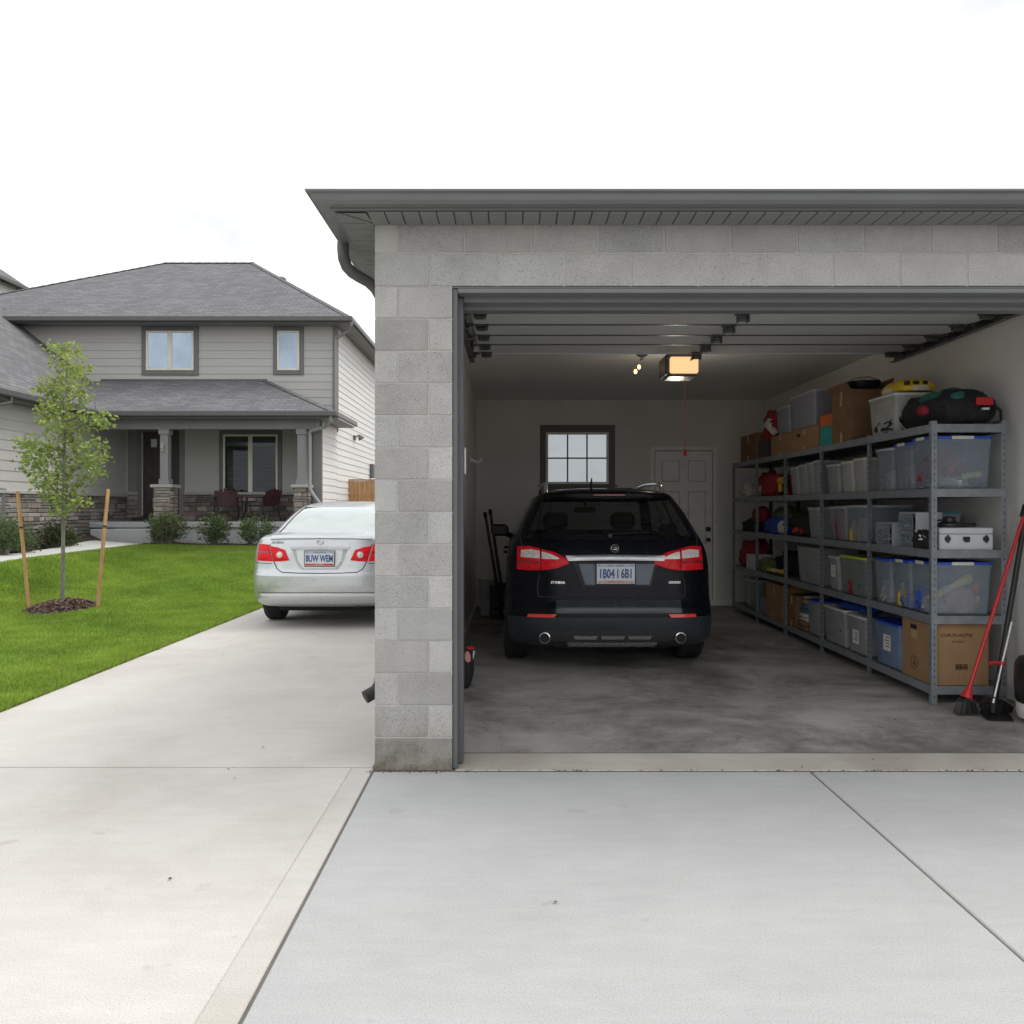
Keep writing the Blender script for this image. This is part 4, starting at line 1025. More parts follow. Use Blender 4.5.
    for (a,b,dy,lab) in (((17.5,492),(29.5,610),.0,'left of the two wooden stakes beside the young tree'),((108,490),(97,611),.05,'right of the two wooden stakes beside the young tree')):
        A, B = P(a[0],a[1],dy), P(b[0],b[1],dy)
        s = thing('tree_stake', lab, 'stake', tuple(B), 'stakes beside the young tree')
        mb = MB(); mb.tube([B-Vector((0,0,.1)),B.lerp(A,.5),A,A+Vector((0,0,.012))],[.028,.028,.027,.02],4); mb.build('pole', G['stake'], s, angle=30)
        f = .70; C = B.lerp(A,f); mb = MB(); mb.tube([C-Vector((0,0,.012)),C+Vector((0,0,.012))],[.031,.031],6); T = P(63.6,C and 519); mb.tube([C,C.lerp(T,.5)-Vector((0,0,.02)),T],[.004,.004,.004],5); mb.build('tie_strap', G['black_plastic'], s)

def shrub(px, py0, py1, w, y, lab, n=900, dark=1.0, dense=True):
    x = X(px,y); z0 = ground_z(x,y); h = max(.25,(py1-py0)*y/FOC); r = w*y/FOC/2
    t = thing('shrub', lab, 'shrub', (x,y,z0), 'shrubs in the planting beds')
    st = MB(); lm = MB()
    tips = []
    for k in range(16):
        a = random.uniform(0,6.28); q = random.uniform(.3,1)
        tip = Vector((x+r*q*math.cos(a), y+r*q*math.sin(a)*.8, z0+h*random.uniform(.75,1.05)*(1-.3*q*q)))
        b = Vector((x+.05*math.cos(a), y+.05*math.sin(a), z0-.02)); mid = b.lerp(tip,.5)+Vector((r*.2*math.cos(a),r*.2*math.sin(a),.03))
        st.tube([b,mid,tip],[.009,.006,.003],5); tips += [b.lerp(mid,.7), mid, mid.lerp(tip,.5), tip, tip]
    for _ in range(n):
        p = random.choice(tips) + Vector((random.gauss(0,.085),random.gauss(0,.085),random.gauss(0,.07)))
        if p.z < z0+.02: p.z = z0+.03
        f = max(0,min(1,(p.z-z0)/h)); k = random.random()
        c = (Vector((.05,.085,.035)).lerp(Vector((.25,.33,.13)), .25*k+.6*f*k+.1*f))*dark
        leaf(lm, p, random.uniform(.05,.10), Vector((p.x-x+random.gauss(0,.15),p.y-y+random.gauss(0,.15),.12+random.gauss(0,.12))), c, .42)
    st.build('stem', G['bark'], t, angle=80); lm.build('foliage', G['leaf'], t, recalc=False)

def build_porch_chairs():
    FL = 1.15
    def chair(cx, cy, rz, lab):
        t = thing('porch_chair', lab, 'chair', (0,0,0), 'maroon chairs on the porch')
        def B(*a, **k): return a
        mb = MB(); mb.box(-.27,.27,-.26,.24,.40,.43,.01); mb.build('seat', G['maroon'], t)
        mb = MB()
        for i in range(5):
            x = -.24+i*.12; mb.prism([(.20,.42),(.235,.42),(.40,.87-.03*abs(i-2)),(.365,.87-.03*abs(i-2))], x-.052, x+.052, 'x')
        mb.prism([(.338,.72),(.373,.72),(.385,.77),(.35,.77)], -.29,.29,'x'); mb.build('backrest', G['maroon'], t)
        for sx in (-1,1):
            mb = MB(); mb.box(sx*.30-.035, sx*.30+.035, -.30, .34, .62, .645, .008); mb.build('armrest', G['maroon'], t)
            mb = MB(); mb.tube([(sx*.30,-.26,.62),(sx*.30,-.27,.3),(sx*.31,-.30,0)],.018,8); mb.build('leg', G['black_plastic'], t)
            mb = MB(); mb.tube([(sx*.30,.30,.62),(sx*.30,.24,.3),(sx*.31,.34,0)],.018,8); mb.build('leg', G['black_plastic'], t)
        t.location = (cx,cy,FL); t.rotation_euler = (0,0,rz); return t
    y = 21.0
    chair(X(228,y), y, math.radians(28), 'left maroon chair on the porch under the wide window')
    chair(X(263,y), y, math.radians(-32), 'right maroon chair on the porch, nearest the end column')
    x = X(246,y); t = thing('porch_table', 'small round dark table between the two porch chairs', 'table', (x,y+.1,FL))
    mb = MB(); mb.lathe((x,y+.1,FL+.50),[(0,0),(.24,0),(.25,.015),(.24,.03),(0,.03)],'z',24); mb.build('tabletop', G['black_plastic'], t)
    for k in range(3):
        a = k*2.09+.5; mb = MB(); mb.tube([(x+.05*math.cos(a),y+.1+.05*math.sin(a),FL+.5),(x+.10*math.cos(a),y+.1+.10*math.sin(a),FL+.25),(x+.22*math.cos(a),y+.1+.22*math.sin(a),FL)],.014,6); mb.build('leg', G['black_plastic'], t)
# ------------------------------------------------------------------ cars: stacked contours
class Shell:
    """body given by contours at rising heights: z, half width, rear y, front y, corner depth rear / front"""
    def __init__(s, rows, n=3.0):
        a = np.array(rows, float); s.z = a[:,0]; s.c = a[:,1:]; s.n = n
        z = s.z; m = []
        for k in range(s.c.shape[1]):
            y = s.c[:,k]; h = np.diff(z); d = np.diff(y)/h; t = np.zeros(len(z))
            for i in range(1,len(z)-1):
                if d[i-1]*d[i] > 0: w1, w2 = 2*h[i]+h[i-1], h[i]+2*h[i-1]; t[i] = (w1+w2)/(w1/d[i-1]+w2/d[i])
            t[0], t[-1] = d[0], d[-1]; m.append(t)
        s.m = np.array(m).T
    def at(s, z):
        z = float(min(max(z, s.z[0]), s.z[-1])); i = int(min(max(np.searchsorted(s.z, z)-1, 0), len(s.z)-2))
        h = s.z[i+1]-s.z[i]; t = (z-s.z[i])/h
        return s.c[i]*(1+2*t)*(1-t)**2 + s.m[i]*h*t*(1-t)**2 + s.c[i+1]*t*t*(3-2*t) + s.m[i+1]*h*t*t*(t-1)
    def rear(s, x, z):
        w, yr, yf, dr, df = s.at(z); u = min(.9999, abs(x)/w)
        return yr + dr*(1-(1-u**s.n)**(1/s.n))
    def normal(s, x, z):
        e = .004; gx = (s.rear(x+e,z)-s.rear(x-e,z))/(2*e); gz = (s.rear(x,z+e)-s.rear(x,z-e))/(2*e)
        n = Vector((gx,-1,gz)); return n.normalized()
    def ring(s, z, us, nside, ts):
        w, yr, yf, dr, df = s.at(z); n = s.n; pts = []
        for u in us: pts.append((u*w, yr+dr*(1-(1-min(1,abs(u))**n)**(1/n)), z))
        for k in range(1,nside): 
            pts.append((w, yr+dr+(yf-df-yr-dr)*k/nside, z))
        for u in us[::-1]: pts.append((u*w, yf-df*(1-(1-min(1,abs(u))**n)**(1/n)), z))
        for k in range(1,nside): pts.append((-w, yf-df+(yr+dr-yf+df)*k/nside, z))
        return pts

def densify(poly, closed, step):
    out = []; n = len(poly)
    for i in range(n if closed else n-1):
        a, b = Vector(poly[i]), Vector(poly[(i+1)%n]); k = max(1,int((b-a).length/step))
        for j in range(k): out.append(a.lerp(b,j/k))
    if not closed: out.append(Vector(poly[-1]))
    return out
def resample(poly, n):
    P = [Vector(p) for p in poly]; L = [0]
    for i in range(1,len(P)): L.append(L[-1]+(P[i]-P[i-1]).length)
    out = []
    for k in range(n):
        d = L[-1]*k/(n-1); i = 0
        while i < len(P)-2 and L[i+1] < d: i += 1
        t = 0 if L[i+1] == L[i] else (d-L[i])/(L[i+1]-L[i]); out.append(P[i].lerp(P[i+1],t))
    return out
def patch(mb, sh, org, top, bot, off=.006, thick=.02, nu=22, nv=8, m=0, dome=0.0):
    """panel in the rear elevation between two polylines (x,z), laid on the shell and given thickness"""
    T, Bt = resample(top,nu), resample(bot,nu); vs = []; N = nu*nv
    for lay in (0,1):
        for j in range(nv):
            for i in range(nu):
                q = Bt[i].lerp(T[i], j/(nv-1)); x, z = q[0], q[1]
                p = Vector((x, sh.rear(x,z), z)); nn = sh.normal(x,z)
                d = off + dome*(1-(2*i/(nu-1)-1)**4)*(1-(2*j/(nv-1)-1)**4) if lay == 0 else off-thick
                p += nn*d; vs.append((p.x+org[0], p.y+org[1], p.z+org[2]))
    fs = []
    for j in range(nv-1):
        for i in range(nu-1):
            a = j*nu+i; fs.append((a,a+1,a+nu+1,a+nu)); fs.append((N+a,N+a+nu,N+a+nu+1,N+a+1))
    for i in range(nu-1):
        fs.append((i,N+i,N+i+1,i+1)); a = (nv-1)*nu+i; fs.append((a,a+1,N+a+1,N+a))
    for j in range(nv-1):
        a = j*nu; fs.append((a,a+nu,N+a+nu,N+a)); a = j*nu+nu-1; fs.append((a,N+a,N+a+nu,a+nu))
    mb.add(vs, fs, m)
def seam(mb, sh, org, line, w=.006, off=.002, m=0):
    P = densify(line, False, .02); pts = []
    for p in P:
        q = Vector((p[0], sh.rear(p[0],p[1]), p[1])) + sh.normal(p[0],p[1])*off; pts.append((q.x+org[0],q.y+org[1],q.z+org[2]))
    mb.tube(pts, w, 5, m)
def mirror(poly): return [(-x,z) for x,z in poly][::-1]

def car_shell(name, sh, org, t, paint, glassm, zb, zw, us, wheels, R, extra_rings=()):
    """builds body plus rear_window / side_window / windscreen meshes; zb..zw is the glazed band"""
    zs = sorted(set(list(np.linspace(sh.z[0], zb, 22)) + list(np.linspace(zb, zw, 12)) + list(np.linspace(zw, sh.z[-1], 9)) + list(sh.z)+list(extra_rings)))
    ns = 34; rings = [sh.ring(z, us, ns, 0) for z in zs]; n = len(rings[0]); vs = [p for r in rings for p in r]; fs = []; mi = []
    nu = len(us)
    for j in range(len(zs)-1):
        zm = (zs[j]+zs[j+1])/2
        for i in range(n):
            i2 = (i+1) % n; fs.append((j*n+i, j*n+i2, (j+1)*n+i2, (j+1)*n+i)); k = 0
            if zb < zm < zw:
                if i < nu-1:
                    um = (us[i]+us[i+1])/2
                    if abs(um) < .87: k = 1
                elif i < nu-1+ns:
                    q = (i-(nu-1)+.5)/ns
                    if .03 < q < .36 or .40 < q < .68 or .71 < q < .97: k = 2
                elif i < nu-1+ns+nu-1:
                    um = abs((us[::-1][i-(nu-1+ns)]+us[::-1][i-(nu-1+ns)+1])/2)
                    if um < .9: k = 3
                else:
                    q = (i-(nu-1)*2-ns+.5)/ns
                    if .03 < q < .29 or .32 < q < .60 or .64 < q < .97: k = 2
            mi.append(k)
    fs.append(tuple(range(n))); mi.append(4)
    top = len(zs)-1; fs.append(tuple(top*n+i for i in range(n))[::-1]); mi.append(0)
    me = bpy.data.meshes.new('body'); me.from_pydata(vs, [], fs)
    for m in (paint, glassm[0], glassm[1], glassm[2], G['seam'], G['seam']): me.materials.append(m)
    me.polygons.foreach_set('material_index', mi)
    bm = bmesh.new(); bm.from_mesh(me); bmesh.ops.recalc_face_normals(bm, faces=bm.faces[:]); bm.to_mesh(me); bm.free()
    body = bpy.data.objects.new('body', me); COL.objects.link(body)
    cutters = []
    for (wx, wy) in wheels:
        cb = MB(); cb.cyl((wx-.26 if wx < 0 else wx-.14, wy, R), (wx+.14 if wx < 0 else wx+.26, wy, R), R*1.13, None, 40)
        c = cb.build('cut', [G['seam']]); cutters.append(c)
        md = body.modifiers.new('arch', 'BOOLEAN'); md.operation = 'DIFFERENCE'; md.object = c; md.solver = 'EXACT'
    dg = bpy.context.evaluated_depsgraph_get(); dg.update()
    me2 = bpy.data.meshes.new_from_object(body.evaluated_get(dg))
    bpy.data.objects.remove(body)
    for c in cutters: mm = c.data; bpy.data.objects.remove(c); bpy.data.meshes.remove(mm)
    # split the glazing off the shell
    parts = {}
    for p in me2.polygons:
        k = p.material_index; k = 0 if k > 3 else k
        parts.setdefault(k, []).append(p)
    names = {0:'body',1:'rear_window',2:'side_window',3:'windscreen'}
    o_out = {}
    for k, ps in parts.items():
        groups = [ps]
        if k == 2:
            L = [p for p in ps if p.center.x < 0]; Rr = [p for p in ps if p.center.x > 0]; groups = [L, Rr]
        for gr in groups:
            mb = MB(); used = {}
            for p in gr:
                ids = []
                for v in p.vertices:
                    if v not in used: used[v] = len(mb.v); c = me2.vertices[v].co; mb.v.append((c.x+org[0],c.y+org[1],c.z+org[2]))
                    ids.append(used[v])
                arch = any(abs(math.hypot(p.center.y-wy, p.center.z-R)-R*1.13) < .03 and abs(p.center.x) < abs(wx)+.30 and abs(p.normal.x) < .5 and p.center.z < R*2.3 and (p.normal.y*(p.center.y-wy)+p.normal.z*(p.center.z-R)) < 0 for wx,wy in wheels)
                inner = any(math.hypot(p.center.y-wy, p.center.z-R) < R*1.12 and abs(p.normal.x) > .7 and abs(p.center.x) < abs(wx)-.05 for wx,wy in wheels)
                mb.f.append(tuple(ids)); mb.mi.append(1 if (k == 0 and (arch or inner or p.material_index >= 4)) else 0); mb.col.append(None); mb.uv.append(None)
            mats = [[paint, G['seam']], glassm[0], glassm[1], glassm[2]][k]
            o = mb.build(names[k], mats, t, angle=38, recalc=False); o_out[k] = o
    bpy.data.meshes.remove(me2)
    return o_out
def wheel(t, x, y, R, w, sx, rim=True):
    mb = MB(); h = w/2
    prof = [(R*.62,-h*.9),(R*.80,-h),(R*.93,-h*.97),(R*.985,-h*.80),(R,-h*.6)]
    for k in range(5):
        a = -h*.5+k*h*.22; prof += [(R,a),(R,a+h*.14),(R-.008,a+h*.15),(R-.008,a+h*.21)]
    prof += [(R,h*.62),(R*.985,h*.80),(R*.93,h*.97),(R*.80,h),(R*.62,h*.9),(R*.62,-h*.9)]
    mb.lathe((x,y,R), prof, 'x', 48, closed=True); wh = mb.build('wheel', G['rubber'], t, angle=40)
    mb = MB(); mb.lathe((x,y,R), [(R*.62,-h*.85),(R*.58,0),(R*.62,h*.85),(R*.66,h*.88),(R*.6,h*.6),(R*.15,h*.5*sx)], 'x', 36, closed=True)
    for k in range(5):
        a = k*2*math.pi/5; c, s_ = math.cos(a), math.sin(a)
        mb.tube([(x+sx*h*.65,y+c*R*.12,R+s_*R*.12),(x+sx*h*.75,y+c*R*.4,R+s_*R*.4),(x+sx*h*.8,y+c*R*.62,R+s_*R*.62)],[R*.13,R*.10,R*.09],6)
    mb.cyl((x+sx*h*.3,y,R),(x+sx*h*.85,y,R),R*.17,None,16); mb.build('rim', G['alloy'], wh, angle=40)
def plate(t, sh, org, x0, x1, z0, z1, top, main, bot, yoff=.012, hz=True):
    zc, xc = (z0+z1)/2, (x0+x1)/2; yy = min(sh.rear(xc,z0), sh.rear(xc,z1), sh.rear(x0,zc), sh.rear(xc,zc)) - yoff
    X0, X1, Y, Z0, Z1 = x0+org[0], x1+org[0], yy+org[1], z0+org[2], z1+org[2]
    mb = MB(); mb.box(X0, X1, Y, Y+.006, Z0, Z1, .003); pl = mb.build('license_plate', G['plate'], t)
    W, H = X1-X0, Z1-Z0
    mb = MB(); mb.box(X0-.008, X1+.008, Y+.002, Y+.0055, Z0-.008, Z1+.008, .002); mb.box(X0+.01,X1-.01,Y+.006,Y+yoff+.03,Z0+.01,Z1-.01); mb.build('plate_frame', G['seam'], pl)
    mb = MB()
    mb.box(X0+.006, X1-.006, Y-.0008, Y, Z1-.028, Z1-.006, 0, 2)
    mb.box(X0+.006, X1-.006, Y-.0008, Y, Z0+.006, Z0+.030, 0, 3)
    text_into(mb, top, H*.13, facing((X0+X1)/2, Y-.0012, Z1-.017), 0)
    text_into(mb, main, H*.62, facing((X0+X1)/2, Y-.001, (Z0+Z1)/2-.002) @ Matrix.Diagonal((.62,1,1,1)), 0, .0008, .004)
    text_into(mb, bot, H*.12, facing((X0+X1)/2, Y-.0012, Z0+.018), 1)
    for sx in (.08,.92):
        for zz in (Z1-.012, Z0+.012): mb.cyl((X0+W*sx,Y-.003,zz),(X0+W*sx,Y,zz),.006,None,8)
    return mb, pl

def seat_shape(t, cx, y, zb, zt, org):
    mb = MB()
    def f(p): return p
    mb.box(org[0]+cx-.25, org[0]+cx+.25, org[1]+y, org[1]+y+.16, org[2]+zb, org[2]+zt, .06); mb.box(org[0]+cx-.25, org[0]+cx+.25, org[1]+y+.1, org[1]+y+.6, org[2]+zb-.02, org[2]+zb+.16, .05)
    s = mb.build('seat', G['interior'], t)
    mb = MB(); mb.box(org[0]+cx-.14, org[0]+cx+.14, org[1]+y-.01, org[1]+y+.10, org[2]+zt+.015, org[2]+zt+.21, .045); mb.tube([(org[0]+cx-.06,org[1]+y+.05,org[2]+zt-.02),(org[0]+cx-.06,org[1]+y+.05,org[2]+zt+.04)],.008,6); mb.tube([(org[0]+cx+.06,org[1]+y+.05,org[2]+zt-.02),(org[0]+cx+.06,org[1]+y+.05,org[2]+zt+.04)],.008,6)
    mb.build('headrest', G['interior'], s)

US = [-1,-.985,-.96,-.93,-.90,-.87,-.82,-.75,-.66,-.55,-.44,-.33,-.22,-.11,0,.11,.22,.33,.44,.55,.66,.75,.82,.87,.90,.93,.96,.985,1]

def build_suv():
    org = (.895, 7.10, 0.0); t = thing('suv', 'black suv seen from behind, parked inside the open garage', 'suv', org)
    #       z     w    yr   yf   dr   df
    rows = [(.23,.80, .16,4.30,.40,.5),(.27,.90,.10,4.42,.42,.5),(.33,.945,.03,4.50,.44,.55),(.42,.955,.005,4.54,.45,.6),(.50,.958,.0,4.56,.45,.6),(.60,.957,.012,4.56,.45,.6),
            (.66,.955,.05,4.54,.44,.6),(.76,.953,.07,4.5,.43,.6),(.90,.950,.085,4.45,.42,.6),(.99,.944,.10,4.30,.40,.6),(1.06,.935,.115,3.9,.38,.6),(1.13,.915,.14,3.62,.36,.5),(1.20,.885,.17,3.45,.34,.4),(1.27,.850,.215,3.32,.33,.36),
            (1.36,.808,.285,3.12,.32,.33),(1.46,.758,.37,2.88,.31,.32),(1.55,.705,.44,2.64,.30,.32),(1.60,.668,.465,2.50,.30,.32),(1.635,.625,.46,2.38,.30,.34),(1.66,.55,.48,2.26,.32,.40),(1.685,.42,.62,2.05,.40,.40),(1.70,.22,.95,1.8,.3,.3)]
    sh = Shell(rows, 3.0); R = .365; wh = [(-.845,.95),(.845,.95),(-.845,3.72),(.845,3.72)]
    car_shell('suv', sh, org, t, G['suv_paint'], (G['suv_glass'],G['suv_glass'],G['suv_glass']), 1.215, 1.572, US, wh, R)
    s = lambda py, y=7.24: Z(py, y)
    x_ = lambda px, y=7.24: X(px, y) - org[0]
    Q = lambda lst, y=7.29: [(x_(a,y), s(b,y)) for a,b in lst]
    for (x, y) in wh: wheel(t, org[0]+x, org[1]+y, R, .25, 1 if x > 0 else -1)
    # interior: floor, dash, seats, mirror
    mb = MB(); mb.box(org[0]-.80, org[0]+.80, org[1]+.45, org[1]+3.4, .55, 1.02, .05); mb.box(org[0]-.78,org[0]+.78,org[1]+2.75,org[1]+3.2,1.0,1.16,.06); mb.box(org[0]-.70,org[0]+.70,org[1]+.95,org[1]+1.10,1.0,1.22,.05); mb.build('cabin', G['interior'], t)
    seat_shape(t, -.40, 1.95, 1.0, 1.24, org); seat_shape(t, .36, 1.95, 1.0, 1.24, org)
    mb = MB(); mb.box(org[0]-.14, org[0]+.12, org[1]+2.62, org[1]+2.65, 1.44, 1.51, .012); mb.cyl((org[0],org[1]+2.66,1.5),(org[0],org[1]+2.78,1.57),.012,None,8); mb.build('rear_view_mirror', G['interior'], t)
    # lower bumper, charcoal
    mb = MB(); patch(mb, sh, org, [(-.93,.52),(-.6,.525),(0,.525),(.6,.525),(.93,.52)], [(-.90,.265),(-.6,.275),(0,.28),(.6,.275),(.90,.265)], .012, .03, 40, 10, 0, .004)
    bp = mb.build('bumper', G['suv_dark'], t)
    mb = MB(); patch(mb, sh, org, [(-.62,.405),(-.3,.415),(.3,.415),(.62,.405)], [(-.56,.325),(-.3,.32),(.3,.32),(.56,.325)], .017, .01, 30, 4); mb.build('bumper_recess', G['seam'], bp)
    mb = MB(); patch(mb, sh, org, [(-.40,.308),(0,.306),(.40,.308)], [(-.38,.282),(0,.28),(.38,.282)], .03, .03, 24, 4)
    for k in (-.24,0,.24): patch(mb, sh, org, [(k-.105,.368),(k+.105,.368)],[(k-.095,.34),(k+.095,.34)],.022,.01,8,3)
    mb.build('skid_plate', G['satin'], bp)
    for sx in (-1,1):
        mb = MB(); xx, zz = sx*.605, .345; yy = sh.rear(xx,zz)-.05
        mb.lathe((org[0]+xx,org[1]+yy,zz), [(.035,.12),(.036,.0),(.042,-.012),(.050,-.008),(.052,.02),(.052,.15),(.035,.15)], 'y', 28, closed=True); e = mb.build('exhaust_tip', G['chrome'], bp, angle=50)
        mb = MB(); mb.cyl((org[0]+xx,org[1]+yy+.003,zz),(org[0]+xx,org[1]+yy+.008,zz),.0355,None,20); mb.build('pipe_mouth', G['black'], e)
    # reflectors
    for sg in (1,-1):
        a = [(-.745,.550),(-.495,.553)]; b = [(-.755,.522),(-.52,.525)]
        if sg < 0: a, b = [(.495,.553),(.745,.550)], [(.52,.525),(.755,.522)]
        mb = MB(); patch(mb, sh, org, a, b, .016, .02, 16, 4); mb.build('reflector', G['reflector'], t)
    # upper bumper shelf line and tailgate lower panel
    mb = MB(); patch(mb, sh, org, [(-.50,.672),(0,.676),(.62,.672)], [(-.50,.562),(0,.56),(.62,.562)], .010, .02, 24, 6, 0, .006); mb.build('tailgate_strip', M('gloss_strip',(.035,.038,.042),.22,spec=.6), t)
    mb = MB(); seam(mb, sh, org, [(-.66,.70),(.66,.70)]); seam(mb, sh, org, [(-.66,.70),(-.665,.80),(-.645,.90)]); seam(mb, sh, org, [(.66,.70),(.665,.80),(.645,.90)]); seam(mb, sh, org, [(-.80,1.145),(-.82,1.25),(-.74,1.45)]); seam(mb, sh, org, [(.80,1.145),(.82,1.25),(.74,1.45)]); mb.build('tailgate_seam', G['seam'], t)
    # tail lights (two pieces each)
    outer_t = Q([(518,547),(530,546.5),(540.5,549)]); outer_b = Q([(517.6,569.5),(529,570),(540.5,570)])
    inner_t = Q([(541.5,549.3),(555,552.5),(567,558.5)]); inner_b = Q([(541.5,570),(556,568),(568,563.5)])
    for sg in (1,-1):
        f = (lambda p: p) if sg > 0 else mirror
        mb = MB(); patch(mb, sh, org, f(outer_t), f(outer_b), .014, .03, 18, 8, 0, .006); patch(mb, sh, org, f(inner_t), f(inner_b), .013, .03, 18, 8, 0, .005); tl = mb.build('tail_light', G['red_lens'], t)
        c1t, c1b = Q([(522,551),(532,550),(540,551.5)]), Q([(522,557.3),(532,558),(540,558.5)]); c2t, c2b = Q([(542,552),(550,554),(559,558)]), Q([(542,558.8),(550,559),(559,559)])
        mb = MB(); patch(mb, sh, org, f(c1t), f(c1b), .022, .012, 12, 4); patch(mb, sh, org, f(c2t), f(c2b), .020, .012, 12, 4); mb.build('clear_lens', G['clear_lens'], tl)
        mb = MB(); patch(mb, sh, org, f(Q([(519,560.5),(530,561),(540,561)])), f(Q([(519,563),(530,563.5),(540,563.5)])), .0215, .01, 10, 3); mb.build('dark_bar', G['red_dark'], tl)
    # chrome bar, plate recess
    mb = MB(); patch(mb, sh, org, Q([(565,555.8),(608,554.8),(664,555.8)]), Q([(568,560.8),(608,560.2),(662,560.8)]), .026, .03, 30, 5, 0, .005); mb.build('chrome_bar', G['satin'], t)
    mb = MB(); patch(mb, sh, org, Q([(572,561.5),(656,561.5)]), Q([(581,585.5),(649,585.5)]), .010, .02, 24, 6); rc = mb.build('plate_recess', G['seam'], t)
    mb = MB(); patch(mb, sh, org, Q([(578,563.5),(653,563.5)]), Q([(584,583.5),(647,583.5)]), .013, .01, 24, 6); mb.build('plate_surround', M('blue_grey_panel',(.12,.145,.185),.4), rc)
    mb, pl = plate(t, sh, org, x_(596.2,7.19), x_(634.2,7.19), s(583.5,7.19), s(563.5,7.19), 'NEW · LAND', '1B04 I 6B1', 'SCENIC STATE', .03)
    mb.build('plate_lettering', [G['plate_blue'], G['plate_red'], G['plate_haze'], M('plate_peach',(.62,.42,.36),.4)], pl)
    # round emblem
    ex, ez = x_(614.5,7.25), s(548.5,7.25); ey = sh.rear(ex,ez)-.012
    mb = MB(); mb.lathe((org[0]+ex,org[1]+ey,ez), [(.030,.02),(.030,-.004),(.036,-.008),(.040,-.004),(.040,.02)], 'y', 32); mb.tube([(org[0]+ex-.02,org[1]+ey-.006,ez-.012),(org[0]+ex,org[1]+ey-.008,ez+.018),(org[0]+ex+.02,org[1]+ey-.006,ez-.012)],.005,6); mb.box(org[0]+ex-.018,org[0]+ex+.018,org[1]+ey-.008,org[1]+ey-.003,ez-.012,ez-.002,.002); em = mb.build('emblem', G['chrome'], t)
    mb = MB(); mb.cyl((org[0]+ex,org[1]+ey-.0035,ez),(org[0]+ex,org[1]+ey+.01,ez),.0305,None,24); mb.build('emblem_field', G['black'], em)
    # badges
    for (pa, st) in ((557.5,'STYMEAR'),(673.5,'OXXUN')):
        xx, zz = x_(pa,7.25), s(582,7.25); yy = sh.rear(xx,zz)-.006; nn = sh.normal(xx,zz); ang = math.atan2(nn.x,-nn.y)
        mb = MB(); text_into(mb, st, .030, Matrix.Translation((org[0]+xx,org[1]+yy,zz)) @ Matrix.Rotation(ang,4,'Z') @ Matrix.Rotation(math.pi/2,4,'X'), 0, .002, .0008); mb.build('badge', G['chrome'], t)
    # spoiler with high brake light, wiper
    mb = MB(); pts = []
    for k in range(13):
        u = -.56+1.12*k/12; y0_ = sh.rear(u,1.612); pts.append((u,y0_))
    vs = []; 
    for (u,yy) in pts: vs += [(org[0]+u,org[1]+yy+.14,1.645-.02*u*u),(org[0]+u,org[1]+yy-.035,1.634-.05*u*u),(org[0]+u,org[1]+yy-.035,1.612-.05*u*u),(org[0]+u,org[1]+yy+.10,1.60-.03*u*u)]
    fs = [(4*k+i,4*k+(i+1)%4,4*k+4+(i+1)%4,4*k+4+i) for k in range(12) for i in range(4)]+[(0,1,2,3),(51,50,49,48)]
    mb.add(vs,fs); sp = mb.build('spoiler', G['suv_paint'], t, angle=50)
    yc = sh.rear(0,1.612); mb = MB(); mb.box(org[0]-.13+.0, org[0]+.17, org[1]+yc-.040, org[1]+yc-.03, 1.615, 1.630, .003); mb.build('brake_light', G['red_dark'], sp)
    mb = MB(); p = []
    for k in range(9):
        u = .0+.36*k/8; zz = 1.255+.012*k/8; nn = sh.normal(u,zz); q = Vector((u,sh.rear(u,zz),zz))+nn*.012; p.append((q.x+org[0],q.y+org[1],q.z))
    mb.tube(p,.007,6); nn = sh.normal(0,1.25); mb.cyl((org[0],org[1]+sh.rear(0,1.25)-.02,1.25),(org[0],org[1]+sh.rear(0,1.25)+.03,1.25),.02,None,10); mb.build('wiper', G['black_plastic'], t)
    # roof rails, antenna, mirrors
    for sx in (-1,1):
        mb = MB(); xx = org[0]+sx*.565; Y = org[1]
        mb.tube([(xx,Y+.66,1.62),(xx,Y+.70,1.69),(xx,Y+.78,1.727),(xx,Y+.95,1.740),(xx,Y+1.6,1.75),(xx,Y+2.1,1.735),(xx,Y+2.3,1.69),(xx,Y+2.36,1.63)], [.021,.021,.020,.019,.019,.019,.02,.02], 10); mb.build('roof_rail', G['chrome'], t, angle=60)
        mb = MB(); mx = org[0]+sx*1.045; mb.box(mx-.11, mx+.11, Y+2.78, Y+2.92, 1.155, 1.30, .04); mb.tube([(mx-sx*.08,Y+2.86,1.18),(org[0]+sx*.86,Y+2.88,1.14)],[.035,.03],8); mr = mb.build('side_mirror', G['suv_paint'], t)
        mb = MB(); mb.box(mx-.09, mx+.09, Y+2.772, Y+2.779, 1.175, 1.28, .003); mb.build('mirror_glass', G['black_plastic'], mr)
        for yy in (1.35,2.35):
            mb = MB(); w = .95; mb.tube([(org[0]+sx*w,Y+yy,1.03),(org[0]+sx*(w+.03),Y+yy+.03,1.035),(org[0]+sx*(w+.03),Y+yy+.17,1.035),(org[0]+sx*w,Y+yy+.2,1.03)],.012,6); mb.build('door_handle', G['suv_paint'], t)
    mb = MB(); ax = org[0]-.12; mb.tube([(ax,org[1]+.72,1.66),(ax,org[1]+.74,1.69),(ax,org[1]+.70,1.79)],[.035,.014,.006],10); mb.build('antenna', G['black_plastic'], t)
    mb = MB(); mb.box(org[0]-.35,org[0]+.35,org[1]+.55,org[1]+4.1,.20,.30,.03); mb.cyl((org[0]-.72,org[1]+.97,.34),(org[0]+.72,org[1]+.97,.34),.05,None,10); mb.cyl((org[0]-.6,org[1]+.5,.36),(org[0]+.6,org[1]+.5,.36),.09,None,14); mb.build('underbody', G['black'], t)
